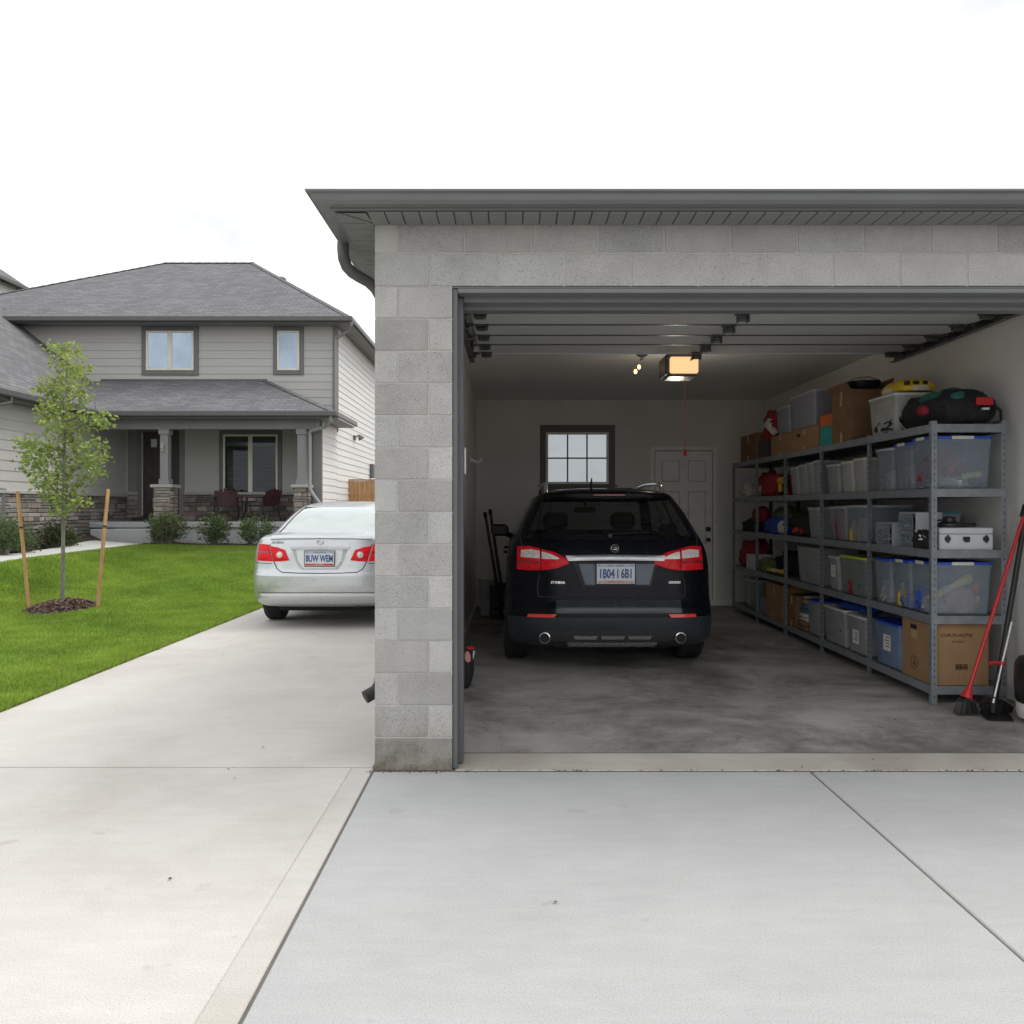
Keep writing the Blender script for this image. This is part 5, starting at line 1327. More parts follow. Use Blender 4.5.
    # sunroof glass
    mb = MB(); mb.box(org[0]-.33,org[0]+.33,org[1]+1.0,org[1]+1.75,1.6985,1.703,.002); mb.build('sunroof', G['black_plastic'], t)
    return t

def build_sedan():
    org = (-2.375, 9.84, 0.0); t = thing('sedan', 'silver sedan parked on the driveway, partly hidden by the block wall', 'sedan', org)
    rows = [(.27,.80,.14,4.3,.36,.5),(.31,.86,.07,4.45,.40,.55),(.38,.885,.02,4.55,.42,.6),(.46,.895,.0,4.6,.43,.6),(.55,.905,-.012,4.62,.44,.6),(.66,.905,-.012,4.6,.44,.6),(.72,.90,.018,4.55,.43,.6),(.83,.895,.03,4.4,.41,.6),
            (.95,.885,.04,4.2,.40,.6),(1.03,.862,.05,3.7,.38,.5),(1.09,.838,.06,3.4,.37,.4),(1.125,.812,.08,3.3,.36,.36),(1.15,.79,.20,3.22,.34,.34),(1.165,.775,.46,3.16,.30,.33),
            (1.20,.755,.60,3.08,.27,.32),(1.30,.715,.82,2.86,.25,.31),(1.42,.665,1.12,2.60,.24,.3),(1.50,.62,1.36,2.42,.24,.3),(1.545,.57,1.56,2.3,.24,.3),(1.575,.47,1.72,2.2,.22,.3),(1.595,.30,1.85,2.1,.12,.12)]
    # stretch the cabin above the belt a little
    sh = Shell(rows, 3.0); R = .325; wh = [(-.80,.98),(.80,.98),(-.80,3.66),(.80,3.66)]
    car_shell('sedan', sh, org, t, G['silver'], (G['sedan_glass'],G['side_glass'],G['side_glass']), 1.185, 1.512, US, wh, R)
    for (x, y) in wh: wheel(t, org[0]+x, org[1]+y, R, .22, 1 if x > 0 else -1)
    ys = 10.03; xq = lambda a: X(a,ys)-org[0]; zq = lambda b: Z(b,ys); Q = lambda l: [(xq(a),zq(b)) for a,b in l]
    cx = xq(321.2); 
    fix = lambda l: [(x-cx,z) for x,z in l]
    F = lambda l: fix(Q(l))
    mb = MB(); mb.box(org[0]-.74, org[0]+.74, org[1]+.75, org[1]+3.3, .5, 1.0, .05); mb.box(org[0]-.66,org[0]+.66,org[1]+.62,org[1]+1.2,1.0,1.15,.05); mb.box(org[0]-.7,org[0]+.7,org[1]+2.7,org[1]+3.1,.95,1.12,.05); mb.build('cabin', M('grey_cabin',(.30,.31,.30),.8), t)
    seat_shape(t, -.36, 1.95, .9, 1.15, org); seat_shape(t, .36, 1.95, .9, 1.15, org)
    # trunk lid: seam, spoiler lip, plate niche
    mb = MB(); L = F([(270.5,544),(272.5,551),(275,560.5),(279,568),(284,571.3),(300,572),(321.2,572.2)]); seam(mb, sh, org, L, .005); seam(mb, sh, org, mirror(L), .005)
    seam(mb, sh, org, [(-.66,.705-.07),(-.4,.64),(.4,.64),(.66,.635)], .003) if False else None
    mb.build('trunk_seam', G['seam'], t)
    mb = MB(); patch(mb, sh, org, F([(271,537),(290,536.2),(321.2,536),(352.4,536.2),(371.4,537)]), F([(271,539.5),(290,538.8),(321.2,538.6),(352.4,538.8),(371.4,539.5)]), .022, .03, 40, 4); mb.build('trunk_lip', G['silver'], t, angle=60)
    mb = MB(); patch(mb, sh, org, F([(293,547.5),(349.4,547.5)]), F([(299,563),(303,568.5),(339.4,568.5),(343.4,563)]), .004, .01, 30, 8); nc = mb.build('plate_niche', M('niche_silver',(.48,.52,.51),.45), t)
    mb = MB(); patch(mb, sh, org, F([(298,548.8),(344.4,548.8)]), F([(300,560),(306,567.5),(336.4,567.5),(342.4,560)]), .007, .008, 30, 8); mb.build('niche_panel', G['silver_pale'], nc)
    mb = MB(); patch(mb, sh, org, F([(292,546.5),(321.2,546),(350.4,546.5)]), F([(293,549),(321.2,548.7),(349.4,549)]), .02, .025, 30, 4); mb.build('chrome_bar', G['satin'], t)
    mb, pl = plate(t, sh, org, F([(307,0)])[0][0], F([(336,0)])[0][0], zq(565), zq(550.5), 'COVE  NEW 24', '8UW WEM', 'FAR WEST', .018)
    mb.build('plate_lettering', [G['plate_blue'], G['plate'], G['plate_haze'], G['plate_red']], pl)
    # lamps
    ot = F([(258.4,544.2),(264,543.9),(269.3,544.4)]); ob = F([(256.9,560.4),(266,560.6),(274,560.8)])
    it = F([(271,545.6),(279,547),(286.6,549.4)]); ib = F([(275.4,560.8),(283,560.6),(291.2,559.6)])
    for sg in (1,-1):
        f = (lambda p: p) if sg > 0 else mirror
        mb = MB(); patch(mb, sh, org, f(ot), f(ob), .012, .03, 16, 8, 0, .006); patch(mb, sh, org, f(it), f(ib), .011, .03, 16, 8, 0, .006); tl = mb.build('tail_light', G['red_lens'], t)
        c = F([(281.7,554.3)])[0]; cxx = c[0] if sg > 0 else -c[0]; zz = c[1]; nn = sh.normal(cxx,zz); q = Vector((cxx,sh.rear(cxx,zz),zz))+nn*.018
        T = Matrix.Translation((q.x+org[0],q.y+org[1],q.z)) @ nn.to_track_quat('Z','Y').to_matrix().to_4x4()
        mb = MB(); m2 = MB(); m2.lathe((0,0,0), [(.040,-.012),(.040,.002),(.032,.007),(.028,.002),(.020,.004),(.012,.010),(0,.011)], 'z', 28); mb.add(m2.v, m2.f, 0, None, T); mb.build('reversing_lens', G['clear_lens'], tl, angle=60)
        bt = F([(257.6,550.8),(264,551),(271,551)]); bb = F([(257.5,552.4),(264,552.8),(271.4,552.8)])
        mb = MB(); patch(mb, sh, org, f(bt), f(bb), .019, .01, 10, 3); mb.build('dark_bar', G['red_dark'], tl)
    # bumper crease, lower strip
    mb = MB(); patch(mb, sh, org, [(-.76,.43),(-.5,.44),(0,.445),(.5,.44),(.76,.43)], [(-.74,.405),(-.5,.413),(0,.415),(.5,.413),(.74,.405)], .006, .02, 40, 4); bc = mb.build('bumper_strip', G['silver_pale'], t)
    mb = MB(); seam(mb, sh, org, [(-.80,.452),(-.5,.458),(0,.462),(.5,.458),(.80,.452)], .004, .0); seam(mb, sh, org, [(-.885,.828),(-.78,.815),(-.6,.812)], .004); seam(mb, sh, org, [(.885,.828),(.78,.815),(.6,.812)], .004); mb.build('bumper_seam', G['seam'], t)
    # emblem, script
    ex, ez = 0, zq(541.8); q = Vector((ex,sh.rear(ex,ez)-.008,ez))
    mb = MB(); ring = [(org[0]+.040*math.cos(a),org[1]+q.y,ez+.028*math.sin(a)) for a in np.linspace(0,2*math.pi,25)]; mb.tube(ring,.006,6,caps=False); mb.tube([(org[0]-.022,org[1]+q.y,ez+.012),(org[0]-.010,org[1]+q.y,ez-.014),(org[0]+.025,org[1]+q.y,ez-.010)],.006,6); mb.build('emblem', G['chrome'], t, angle=70)
    xx = F([(278.5,0)])[0][0]; zz = zq(542.2); nn = sh.normal(xx,zz); ang = math.atan2(nn.x,-nn.y)
    mb = MB(); text_into(mb, 'ALDERA', .045, Matrix.Translation((org[0]+xx,org[1]+sh.rear(xx,zz)-.004,zz)) @ Matrix.Rotation(ang,4,'Z') @ Matrix.Rotation(math.pi/2,4,'X'), 0, .002); mb.build('badge', G['satin'], t)
    # rear glass surround, mirrors, handles
    mb = MB()
    for sx in (-1,1):
        p = []
        for k in range(10):
            z = 1.18+.335*k/9; w = sh.at(z)[0]*.875; p.append((org[0]+sx*w, org[1]+sh.rear(w,z)-.004, z))
        mb.tube(p,.007,6)
    mb.build('window_seal', G['seam'], t)
    for sx in (-1,1):
        mb = MB(); mx = org[0]+sx*.96; mb.box(mx-.10,mx+.10,org[1]+2.62,org[1]+2.74,1.07,1.20,.035); mb.tube([(mx-sx*.08,org[1]+2.7,1.10),(org[0]+sx*.8,org[1]+2.7,1.08)],[.03,.03],8); mb.build('side_mirror', G['silver'], t)
        for yy in (1.45,2.4):
            mb = MB(); w = .885; mb.tube([(org[0]+sx*w,org[1]+yy,.95),(org[0]+sx*(w+.03),org[1]+yy+.03,.955),(org[0]+sx*(w+.03),org[1]+yy+.16,.955),(org[0]+sx*w,org[1]+yy+.19,.95)],.011,6); mb.build('door_handle', G['silver'], t)
    mb = MB(); mb.box(org[0]-.6,org[0]+.6,org[1]+.35,org[1]+4.2,.19,.30,.03); mb.cyl((org[0]-.55,org[1]+.40,.27),(org[0]-.15,org[1]+.40,.27),.08,None,14); mb.tube([(org[0]+.45,org[1]+.16,.27),(org[0]+.45,org[1]+.5,.27)],.03,10); mb.cyl((org[0]-.72,org[1]+.98,.32),(org[0]+.72,org[1]+.98,.32),.04,None,10); mb.build('underbody', G['black'], t)
    return t
# ------------------------------------------------------------------ storage rack and what it carries
RX0, RX1 = 3.20, 3.775
PY = [6.10, 7.21, 8.32, 9.42, 10.52, 11.62]
LV = [.135, .672, 1.175, 1.642, 2.135]     # top faces of the decks
def SY(px, x=3.22): return x*FOC/(px-512.0)
def build_rack():
    t = thing('storage_rack', 'long grey slotted steel storage rack along the right garage wall', 'shelving', (RX0,PY[0],0))
    for i, y in enumerate(PY):
        for side in (0,1):
            mb = MB(); x = RX0 if side == 0 else RX1; sx = 1 if side == 0 else -1; w = .042
            top = 2.155 if i else 2.165
            sy = 1 if i == 0 else -1
            xa = x; ya = y
            mb.box(xa, xa+sx*w, ya, ya+.003*sy, .0, top, .0008); mb.box(xa, xa+sx*.003, ya+sy*.0035, ya+sy*w, .0, top, .0008)
            z = .05
            while z < top-.03:
                yy = ya-.0006 if sy > 0 else ya-.0036
                mb.box(xa+sx*.018, xa+sx*.025, yy, yy+.0005, z, z+.017, 0, 1); None
                mb.box(xa-sx*.0006, xa-sx*.0001, ya+sy*.018, ya+sy*.024, z, z+.016, 0, 1); z += .05
            mb.box(xa-sx*.003, xa+sx*(w+.004), ya-.004 if sy>0 else ya-w, (ya+w) if sy>0 else ya+.004, 0, .012, .002)
            mb.build('post', [G['rack'], G['slot']], t)
    for k, z in enumerate(LV):
        for b in range(5):
            y0, y1 = PY[b], PY[b+1]; mb = MB(); h = .058
            mb.box(RX0+.004, RX1-.004, y0+.006, y1-.004, z-.012, z, .002, 1)
            mb.box(RX0-.002, RX0+.0035, y0+.0045, y1-.0035-.001, z-h, z+.006, .0015); mb.box(RX1-.0035, RX1+.002, y0+.0045, y1-.0045, z-h, z+.006, .0015)
            if b == 0: mb.box(RX0+.003, RX1-.003, y0-.0035, y0+.0025, z-h, z+.006, .0015)
            if b == 4: mb.box(RX0+.004, RX1-.004, y1-.003, y1+.0025, z-h, z+.006, .0015)
            mb.box(RX0+.02, RX1-.02, (y0+y1)/2-.015, (y0+y1)/2+.015, z-.04, z-.0125, .002, 1)
            mb.build('shelf', [G['rack'], G['rack_deck']], t)
    return t

def rrect(x0, x1, y0, y1, r, n=4):
    out = []
    for (cx,cy,a0) in ((x1-r,y1-r,0),(x0+r,y1-r,90),(x0+r,y0+r,180),(x1-r,y0+r,270)):
        for k in range(n+1): a = math.radians(a0+90*k/n); out.append((cx+r*math.cos(a),cy+r*math.sin(a)))
    return out
def make_bin(label, y0, y1, z, h, tub, lid=None, x0=RX0+.02, x1=3.66, group='plastic bins on the storage rack', clips=None, paper=None, cat='bin', name='plastic_bin', ribs=True, lidh=.028):
    if y0 > y1: y0, y1 = y1, y0
    t = thing(name, label, cat, ((x0+x1)/2,(y0+y1)/2,z), group)
    r = min(.03, .2*(y1-y0)); tp = .10 if lid else .08
    dx = (x1-x0)*.045; dy = (y1-y0)*.045; th = .004; zt = z+h-(lidh*.8 if lid else 0)
    mb = MB()
    def loop(f, zz, ins=0): 
        return [(p[0],p[1],zz) for p in rrect(x0+dx*(1-f)+ins, x1-dx*(1-f)-ins, y0+dy*(1-f)+ins, y1-dy*(1-f)-ins, r)]
    e = .004
    L = [loop(0,z+.001,.01), loop(0.0,z+.012), loop(.85,z+(zt-z)*.88,0), loop(.86,z+(zt-z)*.885,-e), loop(1,zt,-e), loop(1,zt,th), loop(.85,z+(zt-z)*.86,th), loop(0,z+.016,th)]
    n = len(L[0]); vs = [p for q in L for p in q]; fs = [(i*n+k,i*n+(k+1)%n,(i+1)*n+(k+1)%n,(i+1)*n+k) for i in range(len(L)-1) for k in range(n)]
    fs += [tuple(range(n))[::-1], tuple((len(L)-1)*n+k for k in range(n))]
    mb.add(vs, fs)
    if ribs:   # moulded ribs
        for f in (.33,.67):
            yy = y0+(y1-y0)*f; mb.box(x0+dx-.004, x0+dx+.001, yy-.006, yy+.006, z+.03, z+(zt-z)*.80, .002)
    mb.build('tub', tub, t)
    if lid:
        mb = MB(); a = rrect(x0-.008,x1+.008,y0-.006,y1+.006,r+.006); b = rrect(x0+.012,x1-.012,y0+.012,y1-.012,r)
        n = len(a); zz = [zt-.012, zt+lidh*.25, zt+lidh*.25, zt+lidh*.05]; Ls = [[(p[0],p[1],zz[0]) for p in a],[(p[0],p[1],zz[1]) for p in a],[(p[0],p[1],zz[2]) for p in b],[(p[0],p[1],zt+lidh*.25-.006) for p in rrect(x0+.02,x1-.02,y0+.02,y1-.02,r)]]
        vs = [p for q in Ls for p in q]; mb.add(vs, [(i*n+k,i*n+(k+1)%n,(i+1)*n+(k+1)%n,(i+1)*n+k) for i in range(3) for k in range(n)]+[tuple(3*n+k for k in range(n))]); lo = mb.build('lid', lid, t)
        if clips:
            mb = MB(); xm = (x0+x1)/2; mb.box(xm-.085,xm+.085,y0-.013,y0-.0065,zt-.016,zt+.010,.003); mb.build('latch', clips, lo)
            mb = MB(); ym = (y0+y1)/2; mb.box(x0-.015,x0-.0085,ym-.06,ym+.06,zt-.016,zt+.010,.003); mb.build('latch', clips, lo)
    if paper:
        u, v, w, hh = paper; yy = y1-(y1-y0)*u; mb = MB(); zc = z+h*v; f = (zc-z)/h; xs = x0+dx*(1-f)-.0035; mb.box(xs, xs+.002, yy-w/2, yy+w/2, zc-hh/2, zc+hh/2); lb = mb.build('paper_label', G['paper'], t)
        mb = MB(); 
        for q in range(4): mb.box(xs-.0006, xs-.0001, yy-w*.35, yy+w*random.uniform(.05,.38), zc+hh*(.28-.18*q), zc+hh*(.34-.18*q))
        mb.build('label_print', G['ink'], lb)
    return t
def make_carton(label, x0, x1, y0, y1, z, h, mat=None, group='cardboard boxes on the storage rack', prints=None, name='cardboard_box', handle=False, tape=True, light=None, openf=False):
    if y0 > y1: y0, y1 = y1, y0
    t = thing(name, label, 'box', ((x0+x1)/2,(y0+y1)/2,z), group); mat = mat or G['card']
    mb = MB(); mb.box(x0, x1, y0, y1, z+.001, z+h-.006, .004); g = .004; xm = (x0+x1)/2
    if openf:
        mb.add([(x0,y0,z+h-.006),(x0,y1,z+h-.006),(x0-.05,y1,z+h+.06),(x0-.05,y0,z+h+.06)],[(0,1,2,3)]); mb.add([(x1,y0,z+h-.006),(x1,y1,z+h-.006),(x1+.02,y1,z+h+.10),(x1+.02,y0,z+h+.10)],[(0,1,2,3)])
    b = mb.build('carton', mat, t)
    if not openf:
        mb = MB(); mb.box(x0+.002, xm-g/2, y0+.002, y1-.002, z+h-.0055, z+h, .001); mb.build('flap', light or mat, t); mb = MB(); mb.box(xm+g/2, x1-.002, y0+.002, y1-.002, z+h-.0055, z+h, .001); mb.build('flap', light or mat, t)
    if tape:
        mb = MB(); ym = (y0+y1)/2; mb.box(x0-.0012, x0-.0002, ym-.026, ym+.026, z+h*.72, z+h-.006); mb.build('tape', G['tape'], t); mb = MB(); mb.box(x0-.0012, x0-.0002, ym-.026, ym+.026, z+.004, z+h*.2); mb.build('tape', G['tape'], t)
    if prints: prints(t, x0, x1, y0, y1, z, h)
    return t
def lump(name, label, cat, c, r, mat, seed=0, amp=.28, freq=2.2, flat=.75, group=None, parts=None, sq=.75):
    """soft bundle resting on a deck: c is the centre of its base"""
    t = thing(name, label, cat, c, group); mb = MB()
    def f(p):
        q = Vector([math.copysign(abs(k)**sq, k) for k in p]); nn = mnoise.fractal(p*freq+Vector((seed*3.1,seed,0)), 1.0, 2.0, 3)
        q = q*(1+amp*nn); q.z = max(q.z, -flat); return q
    mb.ball((c[0],c[1],c[2]+r[2]*flat), r, 26, 18, 0, f); o = mb.build('bundle', mat, t, angle=60)
    if parts: parts(t, o)
    return t

def build_rack_load():
    L1,L2,L3,L4,L5 = LV
    B = lambda lab, pl, pr, z, h, tub, lid=None, **k: make_bin(lab, SY(pl), SY(pr), z, h, tub, lid, **k)
    g = G
    # ---- top deck
    t = lump('duffel_bag','black duffel bag with teal panels and a red patch on top of the rack','bag',(3.53,6.50,L5),(.27,.36,.165),g['black_cloth'],3,.16,1.8,.8,sq=.7)
    mb = MB(); mb.ball((3.46,6.40,L5+.19),(.19,.24,.125),18,12,0,lambda p: Vector((p.x,p.y,p.z*(1+.15*math.sin(p.x*5))))); mb.build('top_panel', g['teal_cloth'], t, angle=60)
    mb = MB(); mb.ball((3.53,6.38,L5+.175),(.21,.235,.13),18,12); mb.build('flap', g['black_cloth'], t, angle=60)
    mb = MB(); mb.box(3.56,3.69,6.125,6.15,L5+.155,L5+.215,.006); mb.build('red_patch', g['red'], t)
    mb = MB(); mb.box(3.61,3.66,6.13,6.158,L5+.120,L5+.135,.002); mb.build('brand_tag', g['paper'], t)
    mb = MB(); mb.ball((3.27,6.36,L5+.14),(.05,.07,.045),12,8); mb.build('red_pocket', g['red_cloth'], t, angle=60)
    mb = MB(); mb.tube([(3.63,6.30,L5+.24),(3.74,6.25,L5+.20),(3.80,6.22,L5+.12),(3.79,6.2,L5+.04),(3.70,6.18,L5+.015),(3.55,6.16,L5+.012)],.012,8); mb.build('strap', g['black_plastic'], t, angle=60)
    make_bin('milky white tub with dark jumble on the top deck, beside the duffel bag', 6.72, 7.22, L5, .35, g['bin_white'], g['lid_white'], x0=3.215, x1=3.62)
    lump('black_jumble','dark jumble at the bottom of the milky tub on the top deck','jumble',(3.31,6.97,L5+.014),(.085,.21,.085),g['black_cloth'],61,.5,5)
    t = thing('yellow_case','yellow domed case with black lettering shapes lying on the milky tub','case',(3.43,6.9,L5+.355))
    zc = L5+.352; mb = MB()
    mb.ball((3.44,6.95,zc+.03),(.185,.23,.095),24,14,0,lambda p: Vector((math.copysign(abs(p.x)**.7,p.x),math.copysign(abs(p.y)**.7,p.y),max(p.z,-.3)))); mb.build('shell', g['yellow'], t, angle=60)
    mb = MB(); mb.lathe((0,0,0),[(1,-.02),(1.02,0),(1.02,.02),(1,.03)],'z',32); v = [(3.44+p[0]*.188,6.95+p[1]*.235,zc+.02+p[2]*.8) for p in mb.v]; m2 = MB(); m2.add(v,mb.f); m2.build('rim', g['lid_white'], t)
    mb = MB()
    for (u,w) in ((-.09,.05),(-.02,.07),(.06,.05)): mb.box(3.42+u-.022,3.42+u+w*.4,6.725,6.76,zc+.05,zc+.085,.006)
    mb.build('lettering_block', g['black_plastic'], t)
    make_carton('tall brown box with a dark tub in its open top on the top deck', 3.215, 3.60, SY(832), SY(852), L5, .50, g['card_dark'], light=g['card'], openf=True, prints=lambda t,x0,x1,y0,y1,z,h: None)
    t = thing('black_tub','round black tub standing in the open tall brown box','tub',(3.44,7.80,L5+.495)); mb = MB(); mb.lathe((3.42,(SY(832)+SY(852))/2,L5+.496),[(.13,0),(.165,.085),(.17,.095),(.16,.095),(.125,.01),(0,.008)],'z',28); mb.build('bowl', g['black_plastic'], t, angle=50)
    mb = MB(); mb.tube([(3.26,7.79,L5+.58),(3.32,7.74,L5+.62),(3.45,7.72,L5+.63),(3.56,7.74,L5+.60)],.007,6); mb.build('handle', g['steel'], t)
    make_carton('small teal box under the orange one on the top deck', 3.225, 3.45, SY(819.5), SY(832)+.01, L5, .205, g['teal'], tape=False, group='small coloured boxes on the top deck')
    make_carton('small orange box on top of the teal one', 3.225, 3.43, SY(819.5), SY(831), L5+.205, .12, g['orange'], tape=False, group='small coloured boxes on the top deck')
    make_carton('brown box with an open handle hole under the nearer grey tote', 3.215, 3.6, SY(792), SY(818.5), L5, .245, g['card'], prints=lambda t,x0,x1,y0,y1,z,h: hole(t,x0,y0+(y1-y0)*.72,z+h*.72))
    make_carton('plain brown box under the farther grey tote', 3.215, 3.6, SY(771), SY(791), L5, .245, g['card'])
    B('nearer and larger of the two grey totes stacked on brown boxes', 790, 814, L5+.247, .40, g['tote_grey'], g['lid_grey'], x1=3.62, name='storage_tote', cat='tote', group='grey totes on the brown boxes')
    B('farther and smaller of the two grey totes stacked on brown boxes', 776, 788.5, L5+.247, .33, g['tote_grey'], g['lid_grey'], x1=3.6, name='storage_tote', cat='tote', group='grey totes on the brown boxes')
    lump('cloth_bag','dark red and white cloth bag behind the grey totes on the top deck','bag',(3.40,SY(767.5),L5+.23),(.20,.26,.21),g['red_cloth'],5,.35,2.0, parts=lambda t,o: pale_band(t,(3.22,SY(771),L5+.38)))
    make_carton('black box under the dark red bag on the top deck', 3.22, 3.6, SY(758), SY(769), L5, .23, g['black_plastic'], tape=False, group=None)
    make_carton('brown box at the far end of the top deck', 3.215, 3.6, SY(741), SY(756.5), L5, .36, g['card_dark'])
    # ---- second deck from the top
    B('clear blue lidded bin holding red pliers, nearest on the upper deck', 912.5, 931, L4, .425, g['bin_clear'], g['lid_blue'], x1=3.70, clips=g['lid_white'], ribs=False)
    B('clear narrow bin with a blue lid, second from the upper deck near end', 893.5, 911, L4, .405, g['bin_clear'], g['lid_blue'], clips=g['lid_white'])
    B('clear narrow bin with a grey lid, third from the near end of the upper deck', 875.5, 891.5, L4, .385, g['bin_clear'], g['lid_grey'])
    tool(g['red'], (3.30,6.24,L4+.07), (3.50,6.26,L4+.24), 'red pliers lying in the clear bin beside the yellow torch', 'pliers', 'pliers')
    tool(g['pale_yellow'], (3.49,6.20,L4+.10), (3.63,6.21,L4+.125), 'pale yellow torch inside the upper clear bin', 'torch', 'torch', fat=.034)
    lump('parts_heap','heap of pale and dark small parts at the bottom of the upper clear bin','parts',(3.42,6.28,L4+.012),(.16,.10,.05),g['white_cloth'],8,.5,4)
    lump('orange_bundle','orange bundle inside the second clear bin of the upper deck','bundle',(3.36,SY(902),L4+.012),(.10,.10,.12),g['peach_cloth'],9,.3,3)
    B('cream bin nearest the post, right of its cream twin', 853, 864.5, L4, .335, g['bin_white'], g['lid_cream']); B('cream bin farther from the camera, left of its cream twin', 840.5, 851.5, L4, .32, g['bin_white'], g['lid_cream'])
    B('grey clear bin left of the two cream bins', 826, 838, L4, .31, g['bin_grey'], g['lid_grey'])
    for i,(a,b,lab) in enumerate(((812.5,818,'first'),(806,811.6,'second'),(798,805,'third'),(789.5,797,'fourth'))): B('grey slim bin, %s from the right in the row of four slim bins' % lab, a, b, L4, .37-.012*i, g['bin_grey'], g['lid_grey'], lidh=.02, ribs=False)
    drill((3.34,SY(772),L4))
    lump('red_jacket','folded dark red jacket beside the yellow drill','jacket',(3.42,SY(763.5),L4),(.2,.30,.17),g['red_cloth'],11,.3)
    lump('cable_coil','tangle of pale cable at the far end of the upper deck','cable',(3.34,SY(745),L4),(.14,.26,.10),g['white_cloth'],12,.5,3.5); lump('red_rag','dark red rag behind the pale cable tangle','rag',(3.5,SY(749),L4),(.15,.2,.2),g['red_cloth'],13,.3)
    F = lambda px, z, r, mat, lab, sd, cat='bundle', name='cloth_bundle': lump(name, lab, cat, (3.30,SY(px),z+.014), (r[0],r[1]*.7,r[2]*.6), mat, sd, .35, 3.0)
    F(884,L4,(.05,.10,.15),g['white_cloth'],'pale bundle inside the third clear bin of the upper deck',41); F(900,L2,(.06,.12,.10),g['blue_cloth'],'blue cloth inside the second clear bin of the lower deck',42)
    F(881,L2,(.06,.12,.17),g['white_cloth'],'white bundle inside the third clear bin of the lower deck',43); F(856,L3,(.06,.14,.20),g['peach_cloth'],'salmon cloth inside the right bin of the middle pair',44)
    F(857,L2,(.06,.12,.15),g['teal_cloth'],'green bundle inside the right part of the lime lidded bin',45); F(845.5,L2,(.05,.10,.26),g['white_cloth'],'grey paper roll inside the left part of the lime lidded bin',46,'roll','paper_roll')
    F(832,L4,(.06,.16,.15),g['black_cloth'],'black bundle inside the grey clear bin left of the cream bins',47); F(812,L3,(.06,.16,.18),g['black_cloth'],'black bundle inside the slim grey bin of the middle deck',48)
    F(807,L2,(.06,.25,.26),g['blue_cloth'],'dark blue cloth inside the open topped grey bin',49); F(835,L1,(.06,.22,.22),g['black_cloth'],'black bundle inside the left milky grey bin',50)
    lump('red_cloth_heap','dark red cloth behind the pliers in the upper clear bin','cloth',(3.40,6.33,L4+.014),(.15,.07,.16),g['red_cloth'],51,.35,3); lump('blue_cloth_heap','blue grey cloth heap at the back of the lower clear bin','cloth',(3.42,6.36,L2+.014),(.19,.06,.13),g['blue_cloth'],52,.35,3)
    lump('black_tool_heap','black heap right of the white parts in the upper clear bin','parts',(3.58,6.27,L4+.014),(.08,.09,.06),g['black_cloth'],53,.4,4); lump('rope_coil','pale rope coil behind the tall brown box on the top deck','rope',(3.38,SY(826),L5+.335),(.10,.12,.06),g['tan_cloth'],54,.4,4) if False else None
    # ---- middle deck
    case((3.285,3.70,6.15,6.42,L3+.001,.172))
    gadget((3.45,6.26,L3+.174))
    organizer('clear drawer cabinet of two rows behind the white case', 3.22, 3.45, SY(913.5), SY(897), L3, .29, 2, 2)
    organizer('low clear parts box with black bits left of the drawer cabinet', 3.22, 3.45, SY(890), SY(874.5), L3, .20, 1, 2)
    lump('black_cable_heap','heap of black cable with bright plugs behind the near post','cable',(3.238,SY(922),L3),(.035,.14,.085),g['black_cloth'],15,.4,3, parts=plugs)
    B('clear bin with a flat teal lid at the back of the middle deck', 873, 905, L3, .31, g['bin_grey'], g['lid_teal'], x0=3.47, x1=3.69)
    B('clear bin holding a yellow bottle, right one of the middle pair', 846, 865.5, L3, .365, g['bin_clear'], g['lid_grey']); B('clear bin holding red cloth, left one of the middle pair', 829, 844.5, L3, .355, g['bin_clear'], g['lid_grey'])
    lump('red_bundle','red cloth inside the left bin of the middle pair','cloth',(3.30,SY(836.5),L3+.012),(.07,.15,.18),g['red_cloth'],16,.3); bottle((3.27,SY(849),L3+.014),g['yellow'],'yellow bottle inside the right bin of the middle pair')
    B('slim grey bin left of the middle pair of clear bins', 807.5, 818, L3, .345, g['bin_grey'], g['lid_grey'])
    lump('red_black_bag','red and black tool bag on the middle deck left of the slim grey bin','bag',(3.40,SY(796),L3),(.18,.34,.15),g['black_cloth'],17,.3,2.2,parts=lambda t,o: patch_ball(t,(3.235,SY(797),L3+.06),(.035,.16,.05),g['red']))
    lump('blue_bag','blue bag with a pale end on the middle deck','bag',(3.38,SY(771),L3),(.18,.40,.125),g['blue_cloth'],18,.3,2.2,parts=lambda t,o: patch_ball(t,(3.26,SY(779.5),L3+.09),(.06,.10,.085),g['white_cloth']))
    lump('olive_sack','olive sack lying behind the blue bag','sack',(3.5,SY(765),L3),(.15,.42,.19),g['green_cloth'],19,.3)
    lump('red_ball','dark red ball shaped bag above the far end of the middle deck','bag',(3.36,SY(750.5),L3+.14),(.10,.16,.12),g['red_cloth'],20,.12); lump('dark_sack','black sack under the dark red ball shaped bag','sack',(3.42,SY(745),L3),(.18,.44,.105),g['black_cloth'],21,.3)
    # ---- fourth deck
    B('clear blue lidded bin holding a yellow tool, nearest on the lower deck', 911, 931, L2, .425, g['bin_clear'], g['lid_blue'], x1=3.70, clips=g['lid_white'], ribs=False)
    B('clear bin with a blue lid, second from the near end of the lower deck', 891.5, 909.5, L2, .415, g['bin_clear'], g['lid_blue'], clips=g['lid_white']); B('clear bin with a dark blue lid, third from the near end of the lower deck', 873.5, 890, L2, .405, g['bin_clear'], g['lid_blue'])
    tool(g['pale_yellow'], (3.24,6.22,L2+.12), (3.58,6.24,L2+.29), 'long pale yellow handsaw grip inside the lower clear bin', 'saw_handle', 'tool', fat=.042)
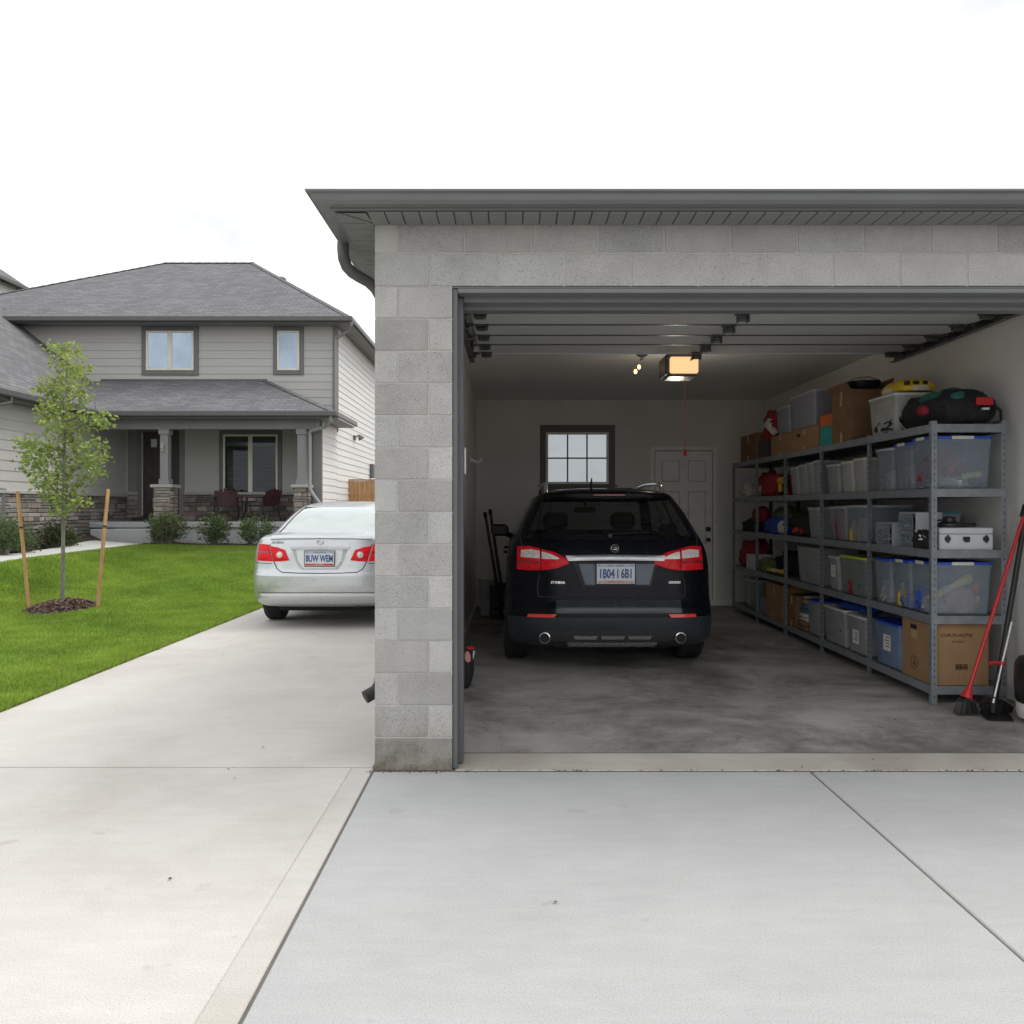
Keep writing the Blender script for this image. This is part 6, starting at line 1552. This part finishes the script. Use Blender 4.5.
    lump('peach_cloth','peach cloth inside the lower clear bin under the yellow tool','cloth',(3.50,6.30,L2+.012),(.13,.10,.11),g['peach_cloth'],22,.3); lump('grey_cloth','grey cloth at the left bottom of the lower clear bin','cloth',(3.33,6.33,L2+.012),(.09,.09,.07),g['white_cloth'],23,.3)
    tool(g['orange'], (3.61,6.22,L2+.05), (3.612,6.225,L2+.24), 'upright salmon tube at the right end of the lower clear bin', 'plastic_tube', 'tube', fat=.034); bottle((3.27,SY(897),L2+.014),g['yellow'],'yellow bottle inside the second clear bin of the lower deck')
    B('grey green bin with a lime green lid on the lower deck', 839, 865.5, L2, .385, g['bin_green'], g['lid_lime']); B('grey bin with a white label left of the lime lidded bin', 828, 837.5, L2, .36, g['bin_grey'], g['lid_grey'], paper=(.5,.55,.10,.12))
    lump('red_parts','small red bundle inside the lime lidded bin','cloth',(3.28,SY(849),L2+.012),(.05,.10,.09),g['red_cloth'],24,.3)
    B('open topped grey bin on the lower deck, right of the yellow level', 796.5, 818, L2, .40, g['bin_grey'], None, paper=None)
    tool(g['yellow'], (3.24,SY(766),L2+.05), (3.26,SY(782),L2+.06), 'yellow spirit level lying on the lower deck', 'spirit_level', 'tool', fat=.032); lump('olive_coil','small olive coil at the far side of the yellow level','coil',(3.30,SY(762),L2),(.10,.14,.11),g['green_cloth'],25,.3); lump('black_sheet','folded black sheet at the back behind the yellow level','cloth',(3.52,SY(772),L2),(.15,.45,.16),g['black_cloth'],26,.3)
    make_carton('small white box at the far end of the lower deck', 3.23, 3.5, SY(745.5), SY(753.5), L2, .20, g['case'], tape=False, group=None); lump('red_pile','dark red pile left of the small white box','cloth',(3.42,SY(741),L2),(.18,.28,.22),g['red_cloth'],27,.3)
    # ---- bottom deck
    make_carton('large brown box with printed words and a handle hole at the rack near end', 3.225, 3.66, 6.14, SY(901.5), L1, .50, g['card'], prints=big_print, light=g['card_light'], tape=False)
    B('blue tinted bin with a bright blue lid and white label beside the large brown box', 873.5, 899.5, L1, .40, g['bin_blue'], g['lid_blue'], paper=(.5,.52,.13,.14))
    B('milky grey bin with a white label, right one of the pair under the blue bag', 846.5, 865.5, L1, .375, g['bin_grey'], g['lid_white'], paper=(.45,.42,.13,.13)); B('milky grey bin left of its labelled twin on the bottom deck', 823, 844.5, L1, .385, g['bin_grey'], g['lid_white'])
    lump('blue_sheet','bright blue plastic sheet crumpled on the milky grey bins','sheet',(3.38,SY(845),L1+.385),(.13,.32,.045),g['blue_cloth'],28,.4,2.5,.6)
    B('grey bin with a blue cloth on its rim, left of the third post', 806.5, 818, L1, .39, g['bin_grey'], g['lid_blue'], lidh=.02)
    for i,(m,h,nm,lab) in enumerate((('tan_cloth',.10,'folded_cloth','dark folded cloth at the bottom of the small stack'),('white_cloth',.09,'folded_cloth','white folded cloth in the middle of the small stack'),('teal',.10,'folded_cloth','teal folded cloth second from the top of the small stack'),('tan_cloth',.10,'folded_cloth','pale rolled cloth on top of the small stack'))):
        zz = L1+sum((.10,.09,.10,.10)[:i]); y0, y1 = SY(805), SY(796); t = thing('folded_cloth', lab, 'cloth', (3.35,(y0+y1)/2,zz), 'folded cloths stacked on the bottom deck')
        mb = MB(); mb.box(3.225+.01*i, 3.5, y0, y1-.03*i, zz+.001, zz+h*.48, .02); mb.box(3.22+.012*i, 3.5, y0+.01, y1-.03*i, zz+h*.49, zz+h-.001, .022); mb.build('fabric', (g['card_dark'] if i == 0 else g['white_cloth'] if i == 1 else g['teal_cloth'] if i == 2 else g['tan_cloth']) if i != 2 else M('blue_grey_cloth',(.05,.17,.26),.85,var=.2,bmp=.4,bs=30), t, angle=60)
    make_carton('dull brown box left of the stack of folded cloths', 3.23, 3.6, SY(786.5), SY(795), L1, .36, g['card_dark'])
    make_carton('tall two tone brown box, far part of the bottom deck', 3.225, 3.6, SY(765.5), SY(782), L1, .43, g['card'], light=g['card_light'])
    B('dull green bin with a lid at the far end of the bottom deck', 744.5, 755, L1, .42, g['bin_green'], g['lid_grey']); make_carton('small grey box between the dull green bin and the two tone brown box', 3.24, 3.5, SY(757.5), SY(764), L1, .20, g['tote_grey'], tape=False, group=None)

def hole(t, x0, y, z):
    mb = MB(); mb.box(x0-.0016, x0-.0004, y-.05, y+.05, z-.018, z+.018, .0004); mb.build('handle_hole', G['black'], t)
def big_print(t, x0, x1, y0, y1, z, h):
    mb = MB(); xm = (x0+x1)/2; f = y0-.0012
    text_into(mb, 'CURUN-ALPNE', .036, facing(xm-.03, f, z+h*.775), 0, .0004, .0008); text_into(mb, 'TRI RIDP', .026, facing(xm-.02, f, z+h*.675), 0, .0004)
    mb.build('printed_words', G['ink'], t)
    mb = MB(); x = xm-.04
    while x < xm+.055:
        w = random.uniform(.002,.007); mb.box(x, x+w, f, f+.0008, z+h*.245, z+h*.335); x += w+random.uniform(.001,.0035)
    mb.box(xm-.04,xm+.055,f+.0001,f+.0008,z+h*.27,z+h*.29); mb.build('barcode', G['ink'], t)
    mb = MB(); mb.box(xm-.012,xm-.010,f,f+.0008,z+.01,z+h*.22); mb.box(xm+.03,xm+.032,f,f+.0008,z+.01,z+h*.22); mb.build('tape_edge', G['card_dark'], t)
    hole(t, x0, y0+(y1-y0)*.60, z+h*.83)
    mb = MB(); mb.box(x0-.0016,x0-.0004,y0+(y1-y0)*.48,y0+(y1-y0)*.68,z+h*.65,z+h*.78,.0004); mb.build('tape', G['tape'], t)
    mb = MB(); c = (x0-.001, y0+(y1-y0)*.58, z+h*.26); mb.tube([(c[0],c[1]+.05*math.cos(a),c[2]+.05*math.sin(a)) for a in np.linspace(0,2*math.pi,21)],.003,5,caps=False); mb.prism([(c[1]-.018,c[2]-.02),(c[1]+.018,c[2]-.02),(c[1],c[2]+.025)],c[0]-.0006,c[0]+.0003,'x'); mb.build('round_mark', G['ink'], t)
def pale_band(t, c):
    mb = MB(); mb.tube([(c[0]+.05,c[1]+.10,c[2]+.14),(c[0]-.03,c[1]+.02,c[2]+.03),(c[0]+.0,c[1]-.16,c[2]-.10)],[.04,.055,.04],10,flat=.5); mb.build('pale_band', G['white_cloth'], t, angle=60)
def patch_ball(t, c, r, mat):
    mb = MB(); mb.ball(c, r, 14, 10, 0, lambda p: p*(1+.15*mnoise.noise(p*3+Vector(c)))); mb.build('patch', mat, t, angle=60)
def plugs(t, o):
    mb = MB()
    for k in range(6): 
        p = Vector((3.203+random.uniform(0,.008), SY(922)+random.uniform(-.09,.09), LV[2]+random.uniform(.04,.14))); mb.tube([p, p+Vector((-.01,random.uniform(-.04,.04),random.uniform(-.02,.03)))],.007,6)
    mb.build('plug', G['steel'], t)
def tool(mat, a, b, lab, name, cat, fat=.022):
    t = thing(name, lab, cat, a); A, B = Vector(a), Vector(b); d = B-A
    mb = MB(); mb.tube([A,A+d*.06,A+d*.2,A+d*.55,A+d*.8,A+d*.95,B],[fat*.5,fat*.8,fat*.72,fat*.6,fat*.85,fat*.9,fat*.45],12); mb.build('body', mat, t, angle=60)
    mb = MB(); mb.tube([A+d*.3,A+d*.5],[fat*.78,fat*.72],12); mb.build('grip', G['lid_white'] if name != 'pliers' else G['dark_metal'], t, angle=60)
    if name == 'pliers':
        mb = MB(); s = Vector((.06,0,-.03)); mb.tube([A+s,A+d*.45+s*.4,B],[.014,.016,.010],8); mb.build('arm', mat, t, angle=60)
def bottle(c, mat, lab):
    t = thing('bottle', lab, 'bottle', c, 'yellow bottles inside the clear bins'); mb = MB(); mb.lathe(c,[(.035,0),(.04,.005),(.04,.10),(.03,.13),(.014,.145),(.014,.16)],'z',18); mb.build('body', mat, t, angle=50); mb = MB(); mb.lathe((c[0],c[1],c[2]+.16),[(.017,0),(.017,.025),(.012,.03)],'z',14); mb.build('cap', G['lid_white'], t)
def drill(c):
    x, y, z = c; t = thing('cordless_drill','yellow and black cordless drill standing on the upper deck','drill',c)
    mb = MB(); mb.tube([(x,y-.12,z+.20),(x,y-.08,z+.20),(x,y+.06,z+.20),(x,y+.10,z+.20)],[.03,.042,.042,.03],14); mb.tube([(x,y+.03,z+.19),(x,y+.05,z+.06)],[.028,.026],10); mb.build('body', G['yellow'], t, angle=50)
    mb = MB(); mb.cyl((x,y-.12,z+.20),(x,y-.18,z+.20),.024,.014,12); mb.cyl((x,y-.18,z+.2),(x,y-.25,z+.2),.005,None,8); mb.build('chuck', G['dark_metal'], t)
    mb = MB(); mb.box(x-.04,x+.04,y-.02,y+.11,z+.001,z+.06,.01); mb.build('battery', G['black_plastic'], t)
def case(a):
    x0,x1,y0,y1,z,h = a; t = thing('equipment_case','white metal case with three dark latches on the middle deck','case',((x0+x1)/2,(y0+y1)/2,z)); zz = z+h*.72
    mb = MB(); mb.box(x0,x1,y0,y1,z,zz-.002,.006); mb.build('base', G['case'], t); mb = MB(); mb.box(x0,x1,y0,y1,zz+.001,z+h,.006); mb.build('lid', G['case'], t)
    for f in (.15,.5,.86):
        x = x0+(x1-x0)*f; mb = MB()
        if f == .5: mb.box(x-.027,x+.027,y0-.008,y0-.0005,z+h*.42,z+h*.60,.003); mb.box(x-.02,x+.02,y0-.014,y0-.0085,z+h*.36,z+h*.46,.003); mb.build('handle', G['dark_metal'], t)
        else: mb.cyl((x,y0-.008,z+h*.5),(x,y0-.0005,z+h*.5),.023,None,18); mb.box(x-.008,x+.008,y0-.014,y0-.0085,z+h*.32,z+h*.68,.003); mb.build('latch', G['dark_metal'], t)
def gadget(c):
    x,y,z = c; t = thing('black_stand','flat black device with a long handle lying on the white case','device',c)
    mb = MB(); mb.lathe((x-.03,y,z),[(.085,0),(.09,.008),(.085,.03),(.05,.045),(.045,.075),(.02,.085),(0,.086)],'z',24); mb.build('base', G['black_plastic'], t, angle=50); mb = MB(); mb.box(x+.04,x+.17,y-.03,y+.03,z+.008,z+.036,.008); mb.build('handle', G['black_plastic'], t); mb = MB(); mb.box(x-.12,x-.0,y-.035,y+.035,z+.047,z+.062,.006); mb.build('arm', G['black_plastic'], t)
def organizer(lab, x0, x1, y0, y1, z, h, rows, cols):
    if y0 > y1: y0, y1 = y1, y0
    t = thing('parts_organizer', lab, 'organizer', ((x0+x1)/2,(y0+y1)/2,z), 'parts organizers on the middle deck'); mb = MB(); f = .012
    mb.box(x0+.02,x1,y0,y1,z+.001,z+f); mb.box(x0+.02,x1,y0,y1,z+h-f,z+h); mb.box(x0+.02,x1,y0,y0+f,z+f,z+h-f); mb.box(x0+.02,x1,y1-f,y1,z+f,z+h-f); mb.box(x1-.01,x1-.001,y0+f,y1-f,z+f,z+h-f)
    mb.build('frame', G['lid_grey'], t); H = (h-2*f)/rows; W = (y1-y0-2*f)/cols
    for r in range(rows):
        for c in range(cols):
            a, b = y0+f+c*W+.003, y0+f+(c+1)*W-.003; zz = z+f+r*H+.003; mb = MB(); mb.box(x0,x0+.006,a,b,zz,zz+H-.006,.002); mb.box(x0+.006,x1-.03,a,b,zz,zz+.004); mb.box(x0-.018,x0-.0005,(a+b)/2-.03,(a+b)/2+.03,zz+H*.18,zz+H*.30,.004); d = mb.build('drawer', G['bin_clear'], t)
            mb = MB()
            for k in range(16): 
                p = Vector((random.uniform(x0+.02,x0+.07),random.uniform(a+.01,b-.01),zz+random.uniform(.01,H*.7))); s = random.uniform(.008,.02); mb.box(p.x-s,p.x+s,p.y-s,p.y+s,p.z-s*.6,p.z+s*.6,.003, random.choice([0,0,1]))
            mb.build('small_parts', [G['black_plastic'],G['steel']], d)

# ------------------------------------------------------------------ brooms and loose things on the floor
def bristles(mb, c, w, d, h, flare, n=150, ang=0):
    ca, sa = math.cos(ang), math.sin(ang)
    for _ in range(n):
        u, v = random.uniform(-1,1), random.uniform(-1,1); a = Vector((u*w,v*d,0)); b = Vector((u*w*flare+random.gauss(0,.006),v*d*1.3,-h*random.uniform(.93,1.0)))
        R = lambda q: Vector((c[0]+q.x*ca-q.y*sa,c[1]+q.x*sa+q.y*ca,c[2]+q.z)); mb.tube([R(a),R(a.lerp(b,.5)+Vector((u*.006,0,0))),R(b)],[.004,.0035,.0025],4)
def build_tools():
    t = thing('broom','red handled broom with fanned black bristles leaning beside the rack','broom',(3.29,5.80,0))
    top = Vector((3.885,6.03,1.53)); b = Vector((3.318,5.815,.17)); d = top-b
    mb = MB(); mb.tube([b,b+d*.5,b+d*.985],[.0135,.0135,.0135],14); mb.build('handle', G['red'], t, angle=60)
    mb = MB(); mb.tube([b+d*.93,b+d*.99,b+d*1.0],[.026,.03,.02],12); mb.build('grip', G['black_plastic'], t, angle=60)
    mb = MB(); mb.tube([b+d*.02,b-d.normalized()*.015,b-d.normalized()*.055],[.018,.034,.042],12); mb.build('socket', G['red'], t, angle=50)
    mb = MB(); mb.prism([(3.27,.125),(3.345,.118),(3.35,.09),(3.24,.10)],5.775,5.835,'y'); bristles(mb,(3.295,5.805,.11),.042,.024,.105,1.9,260); mb.build('bristles', G['black_plastic'], t, angle=60)
    # short silver handled brush and dustpan
    t = thing('dustpan','black dustpan with a silver handle standing right of the red broom','dustpan',(3.47,5.74,0))
    b = Vector((3.452,5.74,.10)); top = Vector((3.66,5.86,.665)); d = top-b
    mb = MB(); mb.tube([b,top],[.0105,.0105],12); mb.build('handle', G['steel'], t, angle=60)
    mb = MB(); mb.tube([b+d*.46,b+d*.50],[.02,.02],12); mb.box((b+d*.48).x-.10,(b+d*.48).x+.02,(b+d*.48).y-.012,(b+d*.48).y+.012,(b+d*.48).z-.006,(b+d*.48).z+.018,.005); mb.build('clip', G['red'], t)
    mb = MB(); mb.add([(3.36,5.64,.004),(3.53,5.62,.004),(3.545,5.77,.018),(3.38,5.79,.018),(3.40,5.77,.085),(3.525,5.755,.085),(3.41,5.80,.02),(3.54,5.78,.02)],[(0,1,2,3),(3,2,5,4),(0,3,4),(1,5,2)]); mb.tube([(3.46,5.76,.03),b+d*.08],[.024,.015],10); mb.build('pan', G['black_plastic'], t, angle=30)
    # tall black pole squeegee
    t = thing('floor_squeegee','black floor squeegee on a long black pole behind the silver handle','squeegee',(3.56,5.85,0))
    b = Vector((3.53,5.86,.05)); top = Vector((3.86,6.02,1.42)); mb = MB(); mb.tube([b,top],[.020,.019],12); mb.build('pole', G['black_plastic'], t, angle=60)
    mb = MB(); mb.prism([(3.44,.03),(3.65,.015),(3.66,.05),(3.58,.10),(3.50,.11),(3.43,.07)],5.835,5.885,'y'); mb.build('head', G['black_plastic'], t); mb = MB(); mb.box(3.435,3.66,5.852,5.866,.002,.03,.002); mb.build('blade', G['black'], t)
    # round black drum at the picture edge
    t = thing('shop_vacuum','black shop vacuum drum with a pale base by the right wall','vacuum',(3.74,5.62,0)); c = (3.72,5.60,0)
    mb = MB(); mb.lathe((c[0],c[1],.02),[(.12,0),(.155,.01),(.165,.05),(.165,.10),(.16,.115)],'z',32); mb.build('base', G['white_cloth'], t, angle=50)
    mb = MB(); mb.lathe((c[0],c[1],.136),[(.16,0),(.172,.02),(.178,.14),(.172,.27),(.15,.31),(.08,.33),(0,.335)],'z',32); mb.build('drum', G['black_plastic'], t, angle=50)
    mb = MB(); mb.box(c[0]-.17,c[0]-.13,c[1]-.10,c[1]-.06,.40,.47,.008); mb.build('latch', G['lid_white'], t); mb = MB(); mb.tube([(c[0]-.1,c[1],.46),(c[0]-.08,c[1],.52),(c[0]+.08,c[1],.52),(c[0]+.1,c[1],.46)],.012,8); mb.build('handle', G['black_plastic'], t, angle=60)
    for k in range(4):
        a = .8+k*1.57; mb = MB(); mb.cyl((c[0]+.11*math.cos(a)-.01,c[1]+.11*math.sin(a),.02),(c[0]+.11*math.cos(a)+.01,c[1]+.11*math.sin(a),.02),.02,None,12); mb.build('caster', G['black'], t)
    # left side: tool bag by the jamb
    y = 6.75; x = -.425; t = thing('tool_bag','black tool bag with red and pink marks sagging against the left wall','bag',(x,y,0))
    mb = MB(); mb.ball((x+.02,y,.17),(.085,.17,.20),20,14,0,lambda p: Vector((math.copysign(abs(p.x)**.75,p.x),math.copysign(abs(p.y)**.75,p.y),max(p.z,-.84)))*(1+.08*mnoise.noise(p*2))); mb.build('bag_body', G['black_cloth'], t, angle=60)
    mb = MB(); mb.box(x+.03,x+.108,y-.10,y-.05,.315,.345,.010); mb.build('red_buckle', G['red'], t); mb = MB(); mb.ball((x+.055,y-.13,.26),(.03,.03,.055),12,8); mb.build('pink_print', G['pink'], t, angle=60)
    mb = MB(); mb.tube([(x+.09,y-.05,.22),(x+.105,y,.29),(x+.09,y+.06,.20)],.008,6); mb.build('ring', G['lid_white'], t, angle=60)
    mb = MB(); mb.tube([(x+.03,y-.10,.34),(x-.02,y-.10,.48),(x-.095,y-.10,.62),(x-.10,y-.06,.64),(x-.06,y+.06,.5),(x+.02,y+.10,.34)],.010,8,flat=.5); mb.build('strap', G['black_plastic'], t, angle=60)
    # far left: poles leaning in the corner
    Y = 10.9
    for i,(a,b2,lab) in enumerate((((502.5,604),(485,513),'taller black pole leaning in the back left corner'),((506,604),(490,510),'black pole leaning right of its twin in the back left corner'))):
        A = Vector((X(a[0],Y-.1),Y-.1,.02)); Bp = Vector((X(b2[0],Y+.15),Y+.15,Z(b2[1],Y+.15))); t = thing('black_pole', lab, 'pole', tuple(A), 'black poles in the back left corner'); mb = MB(); mb.tube([A,A.lerp(Bp,.5),Bp],[.024,.022,.020],10); mb.build('shaft', G['black_plastic'], t, angle=60); mb = MB(); mb.tube([A.lerp(Bp,.96),Bp+(Bp-A)*.005],[.027,.027],10); mb.build('end_cap', G['rubber'], t, angle=60)
    x0, x1 = X(489,Y), X(512,Y); t = thing('black_crate','black crate standing at the foot of the leaning poles','crate',((x0+x1)/2,Y,0)); mb = MB(); y0, y1 = Y-.05, Y+.4
    mb.box(x0+.02,x1,Y+.0,Y+.35,.004,.03,.004)
    for zz in (.03,.14,.25,.36): mb.box(x0+.02,x1,Y-.012,Y+.0,zz,zz+.085,.005); mb.box(x0+.02,x1,Y+.35,Y+.362,zz,zz+.085,.005); mb.box(x0+.008,x0+.02,Y-.012,Y+.362,zz,zz+.085,.005); mb.box(x1,x1+.012,Y-.012,Y+.362,zz,zz+.085,.005)
    for (u,v) in ((x0+.03,Y+.008),(x1-.01,Y+.008),(x0+.03,Y+.34),(x1-.01,Y+.34)): mb.box(u-.008,u+.008,v-.006,v+.006,.03,.445)
    mb.build('slats', G['black_plastic'], t)
    make_bin('pale bin in the back left corner behind the leaning poles', 11.0+.05, 11.5, .0, .55, G['bin_white'], G['lid_white'], x0=X(479.5,11.2), x1=X(494,11.2)+.02, group=None, name='waste_bin')
# ------------------------------------------------------------------ build all
build_ground(); build_walk_and_beds(); build_grass(); build_litter(); build_grit()
build_garage(); build_opener(); build_bulbs()
build_house(); build_neighbour(); build_fence(); build_tree()
shrub(166.5,517,546,30,19.1,'dense shrub in front of the stone pier left of the porch', 1500)
shrub(212,517,546,28,19.2,'round shrub in the middle of the row before the porch', 1300)
shrub(257,519,546,28,19.2,'shrub nearest the silver car in the row before the porch', 1300)
shrub(4,519,553,30,14.9,'leafy shrub at the left picture edge beside the walkway', 1100)
shrub(22,534,552,16,15.6,'small low shrub right of the left edge shrub', 500)
shrub(54,524,549,24,17.0,'dark shrub in the bed behind the young tree', 1100, .62)
shrub(70,532,547,16,17.5,'small dark shrub right of the shrub behind the young tree', 600, .62)
build_porch_chairs()
x_, y_ = X(1.5,16.6), 16.6
t = thing('utility_post','dark grey rounded post at the left picture edge before the stone wall','post',(x_,y_,ground_z(x_,y_)))
mb = MB(); mb.box(x_-.10,x_+.06,y_-.06,y_+.06,ground_z(x_,y_)-.05,Z(490,y_),.03); mb.build('post_body', G['win_trim'], t); mb = MB(); mb.box(x_-.11,x_+.07,y_-.07,y_+.07,Z(490,y_)-.02,Z(488,y_)+.0,.02); mb.build('cap', G['house_trim'], t)
build_suv(); build_sedan(); build_rack(); build_rack_load(); build_tools()

# ------------------------------------------------------------------ light
SUN_EL, SUN_AZ = math.radians(58), math.radians(72)     # azimuth clockwise from +y (towards +x)
w = bpy.data.worlds.new('World'); scene.world = w; w.use_nodes = True
nt = w.node_tree; nt.nodes.clear()
out = nt.nodes.new('ShaderNodeOutputWorld'); sky = nt.nodes.new('ShaderNodeTexSky'); sky.sky_type = 'NISHITA'; sky.sun_disc = False
sky.sun_elevation = SUN_EL; sky.sun_rotation = SUN_AZ; sky.dust_density = 4; sky.air_density = 1.2
bg1 = nt.nodes.new('ShaderNodeBackground'); bg1.inputs[1].default_value = .10
nt.links.new(sky.outputs[0], bg1.inputs[0])
# high overcast: a bright, nearly even cloud sheet over that sky
tc = nt.nodes.new('ShaderNodeTexCoord'); mp = nt.nodes.new('ShaderNodeMapping'); mp.inputs['Scale'].default_value = (1,1,2.5); nt.links.new(tc.outputs['Generated'], mp.inputs[0])
cl = ramp(nt, nz(nt, mp.outputs[0], 2.2, 6, .55), [(.30,(.60,.615,.63)),(.52,(.93,.935,.94)),(.75,(1.0,1.0,1.0))])
bg2 = nt.nodes.new('ShaderNodeBackground'); bg2.inputs[1].default_value = 1.55; nt.links.new(cl, bg2.inputs[0])
mx = nt.nodes.new('ShaderNodeMixShader'); mx.inputs[0].default_value = .90
nt.links.new(bg1.outputs[0], mx.inputs[1]); nt.links.new(bg2.outputs[0], mx.inputs[2]); nt.links.new(mx.outputs[0], out.inputs[0])
sl = bpy.data.lights.new('sun','SUN'); sl.energy = 1.5; sl.angle = math.radians(28); sl.color = (1,.965,.91)
so = bpy.data.objects.new('sun', sl); COL.objects.link(so)
d = Vector((math.sin(SUN_AZ)*math.cos(SUN_EL), math.cos(SUN_AZ)*math.cos(SUN_EL), math.sin(SUN_EL)))
so.rotation_euler = d.to_track_quat('Z','Y').to_euler(); so.location = d*30
# ------------------------------------------------------------------ camera
cam = bpy.data.cameras.new('camera'); cam.sensor_width = 36; cam.sensor_fit = 'HORIZONTAL'; cam.lens = 36*FOC/1024; cam.clip_end = 900; cam.clip_start = .05
cam.shift_y = -4/1024
co = bpy.data.objects.new('camera', cam); COL.objects.link(co); co.location = (0,0,EYE); co.rotation_euler = (math.pi/2,0,0); scene.camera = co
scene.render.engine = 'CYCLES'; scene.cycles.use_denoising = True
try: scene.cycles.denoiser = 'OPENIMAGEDENOISE'
except Exception: pass
scene.cycles.max_bounces = 12; scene.cycles.diffuse_bounces = 6; scene.cycles.glossy_bounces = 5; scene.cycles.transparent_max_bounces = 24; scene.cycles.transmission_bounces = 6
scene.cycles.sample_clamp_indirect = 6
scene.view_settings.view_transform = 'Standard'; scene.view_settings.look = 'None'; scene.view_settings.exposure = 0; scene.view_settings.gamma = 1
scene.render.resolution_x = 1024; scene.render.resolution_y = 1024
